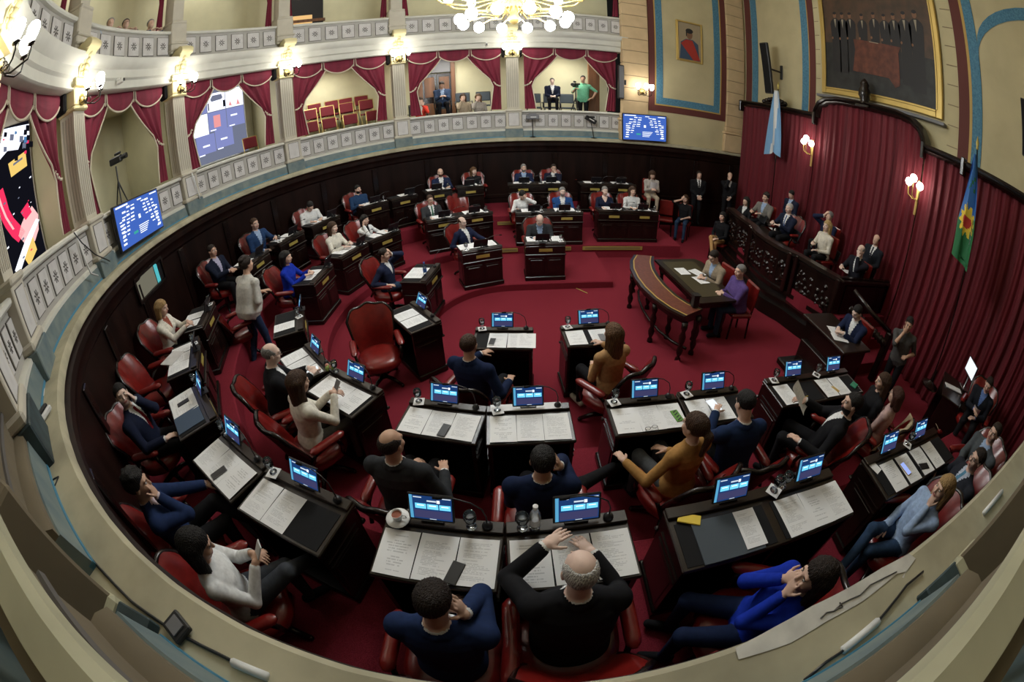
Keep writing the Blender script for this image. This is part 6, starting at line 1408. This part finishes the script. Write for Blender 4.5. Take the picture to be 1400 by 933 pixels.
P['g5'] = person('boy in a dark suit and white shirt seated in the far gallery', (755,111), 2.9, hz=hr_(7.2), yaw=-95, lean=.0, hair=('short',H_DRK), skin=SKP, top=(.014,.018,.035), opn=.3, R='lap', L='lap', vox=N4, chair=None, sc=.92)
P['g6'] = person('cameraman in a green T-shirt standing in the far gallery', (797,108), 2.95, hz=hr_(7.1), yaw=-105, kind='stand', legs='stand', lean=.0, hair=('short',H_DRK), skin=SKT, top=(.16,.46,.28), opn=None, sleeve='short', L=V3(-.30,.05,.95), lp=V3(-1,-.2,0), R=V3(.22,.32,1.22), chair=None, vox=N4, fat=.03)
# --- upper gallery
for k, (px, py, hcol, tp, lb) in enumerate(((120,30,H_BRN,(.35,.42,.5),'onlooker in a pale shirt, leftmost of four at the upper rail'),(151,32,H_GRY,(.03,.04,.08),'grey-haired onlooker, second of four at the upper rail'),(172,33,H_BLK,(.03,.12,.13),'black-haired onlooker in glasses, third of four at the upper rail'),(206,33,H_GRY,(.03,.06,.09),'grey-haired onlooker leaning low, last of four at the upper rail'))):
    P['u%d'%k] = person(lb, (px,py), Z_UP, hz=hr_(6.48), yaw=-20+5*k, lean=.62, hp=4, hy=-20, hair=('short',hcol), top=tp, opn=None, R=V3(.15,.52,.86), L=V3(-.15,.52,.86), vox=N4, chair=None, glasses=k == 2)
# ------------------------------------------------------------ empty chairs
def empty_chair(px, py, z, yaw, label): p = at(px,py,z+.48); chair_at(p[0],p[1],z,radians(yaw-90),label)
empty_chair(517,482,I_,-68,'large empty red leather armchair turned to the camera in the middle')
empty_chair(214,532,O,28,'empty red leather armchair at the left, turned to the right')
empty_chair(326,452,M_,44,'empty red leather armchair seen from behind at the left')
empty_chair(632,296,M_,-62,'empty red armchair beside the man with the green tie')
empty_chair(524,275,O,-55,'empty red armchair beside the bearded man in blue')
empty_chair(799,252,O,-88,'empty red armchair by the far wall, left of two')
empty_chair(831,252,O,-80,'empty red armchair by the far wall, right of two')
p = at(910,300,.45); side_chair(p[0],p[1],0,-112,'empty red side chair right of the striped blouse with papers on it')
# cream jacket draped over the chair back at the right
q = P['M5c']; mat('linen',(.50,.42,.28),.9,noise=.15,nscale=20,bump=.3)
def jk(u, v):
    x = (u-.5)*(.70+.06*sin(v*7)); s = v*2-1; e = abs(u-.5)*2
    zb = 1.015-.05*e*e; drop = abs(s)**1.25*(.66 if s < 0 else .40)
    yb = -.41+.10*(x/.3)**2+.10*abs(s)
    return (x, yb-.045+.012*sin(u*17+v*3) if s < 0 else yb+.02+.01*sin(u*13), zb-drop+.02*(1-abs(s)))
o = MB().use('linen').grid(jk, 20, 24, uv=False).build('draped_jacket', None, smooth=True, loc=q['o'].location, rz=q['a']); tag(o, 'cream jacket draped over the chair back of the auburn-haired woman', 'jacket')
p = at(1297,568,.66)
def cf(u, v):
    a = 2*pi*u; r = .30*v**.8*(1+.15*sin(a*3)); return (r*cos(a), r*sin(a)*.75, .34*(1-v)**1.4+.03*sin(a*5)*v)
o = MB().use('linen').grid(cf, 28, 10, uv=False).build('folded_coat', None, smooth=True, loc=(p[0],p[1],.49)); tag(o, 'cream coat heaped on a seat at the right', 'coat')
side_chair(p[0],p[1],0,150,'red side chair under the heaped cream coat at the right')
# ============================================================ things on the desks
def D(key, lx, ly, lz=.785):
    k = DESK[key]; c, s = cos(k['rz']), sin(k['rz']); return (k['x']+c*lx-s*ly, k['y']+s*lx+c*ly, k['z']+lz), k['rz']
WHO = dict(A1='by the dark-haired man in navy, bottom',A2='by the white-haired man in black',A3='by the woman in a bright blue suit',A4a='by the man in navy leaning on his hand',A4b='by the black-haired woman in white',A5='by the young man with a red tie',A6='before the empty chair at the left',A7='by the fair-haired woman writing',
 R1='by the woman in a light blue shirt',M1='by the bald man in dark grey',M2='by the man stretching out his leg',M3='by the person in mustard',M4='by the man with a lit phone',M5='by the bearded man reading',L1='by the long-haired woman in a white jacket',L2='by the balding man in glasses and black',L3='before the empty chair seen from behind',
 I1='before the large empty chair',I0='by the man hiding his face',I3='by the man leaning back in navy',I4='by the bald man looking down',I5='by the man in navy, inner ring',I6='by the woman in a tan blazer',
 O0='by the man in a lavender shirt',O1='by the man in a bright navy jacket',O2='by the man in a white sweater',O3='by the bearded man in blue',O4='before the empty far left chair',O5='by the bald bearded man',O6='by the woman in black, far wall',O7='by the two men at the far wall',O8='before the two far empty chairs',
 B0='by the woman in a blue dress',B1='by the woman in a cream jacket',B2='by the woman in a black vest',B3='by the man with a green tie',B4='by the woman with lowered head',B5='by the grey-haired woman in navy')
def make_tablet():
    t = thing('tablet','','tablet',group='black voting tablets')
    M_t = Matrix.Rotation(-.42,4,'X')
    b = MB().use('black').box((0,0,.115),(.275,.014,.185),ch=.006); o = b.build('body', t); o.rotation_euler = (-.42,0,0)
    s = MB().use('scr_bg'); y = -.0078
    def q(mt, x0, x1, z0, z1, d=.0004): s.use(mt).quad((x0,y-d,z0),(x1,y-d,z0),(x1,y-d,z1),(x0,y-d,z1), uv=False)
    q('scr_bg',-.125,.125,.036,.196,0); q('scr_bar',-.125,-.106,.036,.196); q('scr_text',-.100,-.050,.180,.187); q('scr_text',.070,.120,.182,.188); q('scr_text',-.02,.035,.158,.168); q('scr_white',.038,.056,.152,.172,.0006)
    for k in range(3): x = -.092+.072*k; q('scr_box',x,x+.066,.108,.143)
    for k in range(3): x = -.092+.072*k; q('scr_white',x+.012,x+.054,.128,.134,.0007)
    q('scr_low',-.100,.120,.045,.098); q('scr_text',-.01,.03,.038,.042,.0007)
    o = s.build('screen', t); o.rotation_euler = (-.42,0,0)
    MB().use('black').box((0,.055,.006),(.14,.10,.012),ch=.004).tube([(0,.06,.01),(0,.045,.09)],.012,6).build('stand', t)
    return t
def make_mic():
    t = thing('gooseneck_microphone','','microphone',group='gooseneck desk microphones')
    MB().use('black').lathe([(.030,0),(.032,.012),(.022,.03),(.010,.04)],(0,0,0),12).build('base', t, smooth=True, auto=50)
    MB().use('black').tube([(0,0,.03),(0,0,.10),(-.02,.01,.16),(-.08,.02,.20),(-.17,.03,.215),(-.24,.03,.21)],.0045,6).build('gooseneck', t, smooth=True)
    MB().use('black_matte').tube([(-.24,.03,.21),(-.27,.03,.207),(-.295,.03,.204)],[.008,.011,.009],8).build('capsule', t, smooth=True); return t
def make_glass():
    t = thing('water_glass','','glass',group='stemmed water glasses')
    MB().use('glass').lathe([(.002,.001),(.032,.002),(.032,.005),(.006,.010),(.005,.040),(.012,.048),(.032,.066),(.038,.092),(.037,.118),(.033,.135),(.0315,.135),(.035,.118),(.036,.092),(.030,.068),(.010,.052)],(0,0,0),16).build('goblet', t, smooth=True)
    MB().use('water').lathe([(.010,.053),(.029,.069),(.0345,.092),(.002,.0925)],(0,0,0),14).build('water', t, smooth=True); return t
def sheet(w, h, style, curl=.0):
    return MB().use(style).grid(lambda u, v: ((u-.5)*w,(v-.5)*h,.0012+curl*(u-.5)**2+.0015*sin(u*5+v*3)), 6, 6)
PN = 0
ORD = {1:[''],2:['left','right'],3:['left','middle','right'],4:['first','second','third','last']}
def paper(key, lx, ly, rot=0, style=None, w=.222, h=.315, what='', lz=None):
    global PN; PN += 1; (x,y,z), rz = D(key,lx,ly,.787+.0012*(PN % 4) if lz is None else lz)
    style = style or ('paper_title' if PN % 3 == 1 else 'paper_text')
    o = sheet(w,h,style).build('paper_sheet', None, smooth=True, loc=(x,y,z), rz=rz+rot); tag(o, f'{what} printed white sheet on the desk {WHO[key]}'.strip(), 'paper', 'printed sheets on the desks'); return o
def papers(key, xs, ly=-.055, h=.315, w=.222, pre=''):
    for x, nm in zip(xs, ORD[len(xs)]): paper(key, x, ly, random.uniform(-.02,.02), None, w, h, (pre+' '+nm).strip())
def tablet(key, lx, what='', ly=.165, yaw=0):
    (x,y,z), rz = D(key,lx,ly,.806); place('tablet', make_tablet, (x,y,z), rz+yaw, f'{what} black voting tablet on the desk {WHO[key]}'.strip(), 'black voting tablets')
def mic(key, lx, what='', ly=.185):
    (x,y,z), rz = D(key,lx,ly,.806); place('mic', make_mic, (x,y,z), rz, f'{what} gooseneck microphone on the desk {WHO[key]}'.strip(), 'gooseneck desk microphones')
def glass(key, lx, what='', ly=.175, napkin=True):
    (x,y,z), rz = D(key,lx,ly,.806)
    place('glass', make_glass, (x,y,z+(.003 if napkin else 0)), rz, f'{what} stemmed water glass on the desk {WHO[key]}'.strip(), 'stemmed water glasses')
    if napkin:
        o = MB().use('paper_plain').box((0,0,.0015),(.10,.10,.003)).build('napkin', None, loc=(x,y-.004,z), rz=rz+.5+lx); tag(o, f'{what} white napkin under the glass {WHO[key]}'.strip(), 'napkin', 'white napkins')
def phone(key, lx, ly, rot, label, face='black', mats=None, lz=.792):
    (x,y,z), rz = D(key,lx,ly,lz); t = thing('phone', label, 'phone', (x,y,z), rz+rot)
    MB().use(face).box((0,0,.004),(.074,.15,.008),ch=.003).build('body', t); MB().use(mats or 'black').box((0,0,.0085),(.066,.138,.001)).build('screen', t); return t
T3 = (-.225,0,.225)
for k in ('A1','A2'): papers(k,(-.23,.0,.23))
tablet('A1',-.06); tablet('A2',.05); mic('A1',.26); mic('A2',.24); glass('A1',.17,napkin=False); glass('A2',-.26,napkin=False)
papers('M1',T3); papers('M2',T3); tablet('M1',-.02); tablet('M2',.0); mic('M1',.27); mic('M2',.26); glass('M1',-.27); glass('M2',-.27,ly=.16)
o = MB().use('paper_plain').box((0,0,.001),(.62,.085,.002)).build('paper_strip', None, loc=D('M2',-.02,.19,.807)[0], rz=D('M2',0,0)[1]); tag(o,'long white paper strip along the back of the middle desk','paper')
papers('M3',(-.21,.01,.23)); tablet('M3',.02); mic('M3',.27); glass('M3',-.27); papers('M4',(-.20,.03)); tablet('M4',.03); mic('M4',.27); glass('M4',-.26)
papers('M5',(-.55,.12,.36)); tablet('M5',-.32,'left'); tablet('M5',.40,'right'); glass('M5',-.60,'left'); glass('M5',.10,'right')
papers('A3',(.18,.40,.60)); tablet('A3',-.28,'left'); tablet('A3',.42,'right'); glass('A3',.10,'left'); glass('A3',.19,'right',ly=.19,napkin=False)
o = MB().use('chair_fabric_grey').box((0,0,.004),(.44,.32,.008),ch=.003).build('folder', None, loc=D('A3',-.36,-.06)[0], rz=D('A3',0,0)[1]); tag(o,'dark blue open folder on the lower right desk','folder'); paper('A3',-.20,-.05,0,'paper_text',.16,.29,'narrow',lz=.797)
papers('R1',(-.46,-.20,.08,.34)); tablet('R1',-.40,'left'); tablet('R1',.22,'right'); glass('R1',.0); 
o = MB().use('paper_plain').box((0,0,.001),(.09,.12,.002)).build('note_card', None, loc=D('R1',-.63,.10)[0], rz=.3); tag(o,'small white note at the left end of the lower right desk','paper')
papers('A4a',T3); tablet('A4a',-.12); mic('A4a',.24); glass('A4a',-.30,napkin=False); papers('A4b',(-.26,-.03)); tablet('A4b',.03); mic('A4b',.30); glass('A4b',-.31)
papers('A5',(-.27,-.06)); tablet('A5',-.12); glass('A5',-.33,napkin=False); o = MB().use('paint_navy').box((0,0,.004),(.30,.32,.008),ch=.003).build('folder', None, loc=D('A5',.17,-.06)[0], rz=D('A5',0,0)[1]); tag(o,'dark blue folder on the desk of the young man with red tie','folder')
papers('A6',(-.24,.0,.23)); glass('A6',-.20); tablet('A6',.0)
o = MB().use('bal_panel').box((0,0,.002),(.26,.30,.004)).build('folder', None, loc=D('A6',-.10,-.18,.79)[0], rz=D('A6',0,0)[1]+.9); tag(o,'pale folder slipping off the desk before the empty left chair','folder')
papers('A7',(-.05,.20)); glass('A7',-.30); tablet('A7',-.08)
papers('L1',T3); tablet('L1',.03); mic('L1',.28); glass('L1',-.30,napkin=False); papers('L2',(-.22,.02,.25)); tablet('L2',-.05); mic('L2',.26); paper('L3',.12,-.06); glass('L3',-.02); tablet('L3',-.24)
papers('I1',(-.10,.14)); tablet('I1',-.10); mic('I1',.22); papers('I0',(-.08,.14)); mic('I0',-.2)
papers('I5',(-.06,.17)); paper('I5',.28,-.06); tablet('I5',-.02); mic('I5',.27); glass('I5',-.27); papers('I6',(-.21,.08)); tablet('I6',.0); mic('I6',.26); glass('I6',-.27)
for k, xs, tb, gl in (('I3',(-.22,.06,.28),.02,.30),('I4',(-.25,.0,.24),.06,-.30),('O0',(.1,.2),-.1,.26),('O1',(-.1,.18),-.08,.32),('O2',(-.15,.12),-.2,-.30),('O3',(-.1,.14),.0,-.26),('O4',(-.05,),-.15,-.25),('O5',(-.1,.15),.04,-.26),('O6',(-.1,),.02,-.27),
    ('B0',(-.08,.14),-.26,-.32),('B1',(-.1,.14),-.22,-.32),('B2',(-.15,.12),-.22,-.30)):
    papers(k,xs); tablet(k,tb); glass(k,gl); mic(k,tb-.12)
for k, g1, g2 in (('O7',-.08,.30),('O8',-.35,.45),('B3',-.62,.20),('B4',-.66,.20),('B5',-.66,.30)):
    papers(k,(-.5,-.25,.25,.52)); tablet(k,-.34,'left'); tablet(k,.36,'right'); glass(k,g1,'left'); glass(k,g2,'right'); mic(k,-.18,'left'); mic(k,.18,'right')
# phones, cup, bottles and odds and ends
mat('phone_yellow',(.75,.55,.06),.5); mat('phone_green',(.12,.30,.05),.5); emis('phone_lit',(.8,.85,.9),1.2,False); emis('phone_blue',(.35,.45,.9),1.0,False)
phone('A1',.12,-.14,-.25,'black phone lying on the papers of the dark-haired man at the bottom'); phone('M1',.07,-.13,-.12,'black phone lying on the papers of the bald man in dark grey')
t = phone('M3',.27,-.07,.15,'phone in a black and green patterned case on the mustard person\'s papers','phone_green','phone_green'); b = MB().use('black')
for k in range(4): b.box((0,-.05+.034*k,.0095),(.05-.008*(k % 2),.012,.001),rz=.5)
b.build('case_pattern', t)
phone('A3',-.58,.12,1.15,'yellow phone on the left end of the lower right desk','phone_yellow','phone_yellow'); phone('M5',-.32,-.07,.1,'phone with a yellow edge on the right-hand middle desk','phone_yellow','black'); phone('R1',-.26,-.05,.1,'lit phone on the sheets of the woman in light blue','gold','phone_blue'); phone('R1',.04,-.12,1.35,'black phone on the sheets near the right edge')
phone('A4a',.03,-.12,-.15,'dark phone on the papers of the man leaning on his hand','grey_plastic','black'); phone('A5',-.17,-.05,.0,'black phone on the papers of the young man with red tie'); phone('I5',-.12,-.10,-.1,'grey phone on the papers of the man in navy, inner ring','white_plastic','black'); phone('I6',.10,-.10,0,'grey phone on the papers of the woman in a tan blazer','grey_plastic','grey_plastic')
def held_phone(pk, label, scr, off=(0,.07,.05), rx=.9):
    v = P[pk]; c = (v['R']+v['L'])/2; a = v['a']; t = thing('phone', label, 'phone', (c[0]-sin(a)*off[1],c[1]+cos(a)*off[1],c[2]+off[2]), a)
    o = MB().use('white_plastic').box((0,0,0),(.075,.15,.008),ch=.003).build('body', t); o.rotation_euler = (rx,0,0); o = MB().use(scr).box((0,0,.005),(.066,.138,.001)).build('screen', t); o.rotation_euler = (rx,0,0)
held_phone('L1','phone held up by the long-haired woman in a white jacket','grey_plastic'); held_phone('A4b','phone held by the black-haired woman in a white blouse','bal_panel'); held_phone('L2','lit phone under the hand of the balding man in black','phone_lit',(0,.05,.0),.15); held_phone('R3','pale phone held by the man in a grey jacket','bal_panel')
v = P['M4']; c = v['L']; t = thing('phone','lit white phone held by the man in navy','phone',(c[0]+.02,c[1]+.09,c[2]+.01),.2); MB().use('white_plastic').box((0,0,0),(.10,.17,.008),ch=.003).build('body', t); MB().use('phone_lit').box((0,0,.005),(.092,.158,.001)).build('screen', t)
(x,y,z), rz = D('A1',-.27,.165,.806); t = thing('coffee_cup','white coffee cup on a saucer at the back of the bottom desk','cup',(x,y,z),rz)
MB().use('white_plastic').lathe([(.002,.002),(.040,.004),(.075,.014),(.074,.017),(.040,.008)],(0,0,0),20).build('saucer', t, smooth=True); MB().use('white_plastic').lathe([(.022,.010),(.030,.030),(.037,.065),(.034,.065),(.027,.030),(.002,.014)],(0,0,0),18).build('cup', t, smooth=True); MB().use('tan_leather').lathe([(.001,.050),(.032,.052)],(0,0,0),14).build('coffee', t); MB().use('white_plastic').tube([(.034,0,.055),(.056,0,.05),(.056,0,.03),(.032,0,.022)],.004,6).build('handle', t, smooth=True)
def bottle(pos, label, lab, cap):
    t = thing('water_bottle', label, 'bottle', pos, 0, 'plastic water bottles'); MB().use('glass').lathe([(.028,0),(.032,.01),(.032,.12),(.030,.15),(.016,.185),(.013,.20)],(0,0,0),14).build('bottle_body', t, smooth=True)
    MB().use(lab).lathe([(.0325,.05),(.0325,.11)],(0,0,0),14).build('paper_label', t); MB().use(cap).lathe([(.014,.198),(.015,.225),(.002,.226)],(0,0,0),10).build('cap', t)
bottle(D('A2',-.19,.17,.806)[0],'small clear water bottle beside the glass of the white-haired man','bal_panel','white_plastic'); mat('bottle_blue',(.05,.15,.5),.3); bottle(D('I0',.10,.12,.79)[0],'blue capped water bottle on the inner left desk','bottle_blue','bottle_blue')
(x,y,z), rz = D('M3',-.02,-.19,.79); t = thing('eyeglasses','folded eyeglasses on the papers of the person in mustard','glasses',(x,y,z+.004),rz+.2)
b = MB().use('black')
for s in (-1,1): b.tube([(s*.034+.026*cos(a),.018*sin(a),.012) for a in np.linspace(0,2*pi,13)],.0025,4).tube([(s*.060,0,.012),(s*.05,-.05,.004),(-s*.04,-.06,.004)],.0025,4)
b.tube([(-.009,0,.014),(.009,0,.014)],.0025,4).build('frame', t)
def held_sheet(pk, label, rx, off, w=.21, h=.30, rz=0, style='paper_text'):
    v = P[pk]; c = (v['R']+v['L'])/2 if off[3] == 'B' else v[off[3]]; a = v['a']; o = sheet(w,h,style,.08).build('paper_sheet', None, smooth=True, loc=(c[0]+cos(a)*off[0]-sin(a)*off[1],c[1]+sin(a)*off[0]+cos(a)*off[1],c[2]+off[2]), rz=a+rz); o.rotation_euler = (rx,0,a+rz); tag(o,label,'paper','held sheets')
held_sheet('M5','white sheet held by the bearded man in black',.75,(-.10,.08,.05,'R')); held_sheet('W1','white sheet held up by the woman against the far wall',1.1,(0,.05,.08,'B')); held_sheet('R4','white sheet held by the man beside the curtain',.8,(.0,.04,.06,'B'),.15,.20)
o = MB().use('marble').box((0,0,.01),(.12,.09,.02),ch=.006).build('wallet', None, loc=D('M5',.62,-.10)[0], rz=.4); o.data.materials[0] = mat('green_case',(.03,.22,.12),.6); tag(o,'small green case on the right end of the middle desk','case')
o = MB().use('gold').box((0,0,.004),(.05,.12,.006)).build('name_card', None, loc=D('M5',.24,-.10)[0], rz=.35); tag(o,'yellow slip between the sheets on the right-hand middle desk','paper')
mat('flowers',(.25,.32,.08),.8); mat('flower_pink',(.55,.25,.2),.8); rg = random.Random(4); t = thing('flower_posy','small posy of green and pink flowers between the left middle desks','flowers',D('L1',-.36,.16,.80)[0])
b = MB().use('flowers'); 
for k in range(9): b.ball((rg.uniform(-.05,.05),rg.uniform(-.04,.04),.04+rg.uniform(0,.05)),.022,6,4)
b.build('leaves', t, smooth=True); b = MB().use('flower_pink'); b.ball((-.05,.02,.06),.025,6,4).ball((.02,-.03,.08),.022,6,4).build('blossoms', t, smooth=True); MB().use('glass').lathe([(.02,0),(.03,.03),(.025,.05)],(0,0,0),10).build('vase', t)
# papers and gear on the clerks' table, the dais and the low desk
def free_paper(p, rz, label, w=.22, h=.30): o = sheet(w,h,'paper_text').build('paper_sheet', None, smooth=True, loc=p, rz=rz); tag(o,label,'paper','papers on the tables')
for px, py, z, r, lb in ((933,371,.792,.1,'left sheet on the clerks\' table'),(953,373,.794,.4,'sheet before the man in a beige jacket'),(958,383,.795,.2,'sheet on the near corner of the clerks\' table'),(1143,452,.95,1.3,'upper sheet on the low desk below the dais'),(1148,462,.952,1.2,'lower sheet on the low desk below the dais')): free_paper(at(px,py,z), r, lb)
for px, py, lb in ((1028,295,'far sheet on the presiding desk'),(1052,307,'sheet before the man in a grey jacket'),(1060,314,'sheet left of the presiding man'),(1076,322,'sheet before the presiding man'),(1160,372,'sheet before the balding man on the dais')): free_paper(at(px,py,ZT-.155), 1.4, lb)
for px, py, lb in ((1040,302,'black monitor at the far end of the presiding desk'),(1064,316,'black monitor before the presiding man'),(1085,325,'black monitor before the blonde woman'),(1138,352,'black monitor before the balding man on the dais')):
    p = at(px,py,ZT-.05); t = thing('desk_monitor', lb, 'monitor', (p[0],p[1],ZT-.16), -pi/2-.1, 'black monitors on the presiding desk'); o = MB().use('black').box((0,0,.19),(.34,.02,.22),ch=.006).build('screen', t); o.rotation_euler = (-.3,0,0); MB().use('black').box((0,.06,.008),(.2,.14,.016),ch=.004).tube([(0,.06,.01),(0,.03,.13)],.014,6).build('stand', t)
for k, (px, py) in enumerate(((1108,343),(1114,348),(1121,346),(1112,340),(1119,340))): place('glass', make_glass, at(px,py,ZT-.155), 0, ['leftmost','near','right','far left','far right'][k]+' water glass of the cluster on the presiding desk', 'stemmed water glasses')
t = thing('computer_monitor','thin monitor with a pale screen on a small desk by the curtain','monitor',at(1316,530,1.012), -2.2); MB().use('black').box((0,0,.36),(.42,.025,.27),ch=.006).build('casing', t); MB().use('phone_lit').quad((-.19,-.014,.25),(.19,-.014,.25),(.19,-.014,.48),(-.19,-.014,.48)).build('screen', t); MB().use('steel').box((0,.03,.01),(.22,.16,.02),ch=.005).tube([(0,.03,.02),(0,.02,.25)],.016,6).build('stand', t)
p = at(1303,532,1.0); t = thing('side_desk','small dark desk with a keyboard by the curtain','desk',(p[0]+.05,p[1]-.05,0),.5); MB().use('wood_top').box((0,0,.98),(.95,.6,.03),ch=.008).build('desk_top', t)
for sx in (-1,1): MB().use('wood').box((sx*.44,0,.485),(.03,.54,.965)).build('side_panel', t)
o = MB().use('white_plastic').box((0,0,.012),(.40,.14,.02),ch=.005).build('keyboard', None, loc=at(1303,532,.997), rz=-.7); tag(o,'white keyboard on the small desk by the curtain','keyboard')
# tripods with cameras in the gallery
def tripod(base, top, label, cam_yaw):
    b = np.array(base,float); tp = np.array(top,float); t = thing('camera_tripod', label, 'camera', b, cam_yaw); h = tp[2]-b[2]
    for k in range(3):
        a = 2*pi*k/3+.5; MB().use('black').tube([(0,0,h-.35),(.32*cos(a),.32*sin(a),0)],[.018,.011],6).build('leg', t)
    MB().use('black').tube([(0,0,h-.5),(0,0,h-.05)],.018,6).build('centre_column', t); MB().use('black').box((0,.02,h+.06),(.12,.30,.14),ch=.02).box((0,.08,h+.17),(.05,.16,.05),ch=.01).tube([(0,.16,h+.06),(0,.30,h+.06)],[.045,.055],10).box((-.09,-.06,h+.10),(.07,.02,.06),ch=.005).build('video_camera', t)
p = at_r(158,224,7.0); tripod((p[0],p[1],2.95),p,'video camera on a tripod in the gallery at the left',radians(-70)); p = at_r(787,119,6.9); tripod((p[0],p[1],2.95),p,'video camera on a tripod before the green-shirted man',radians(150))
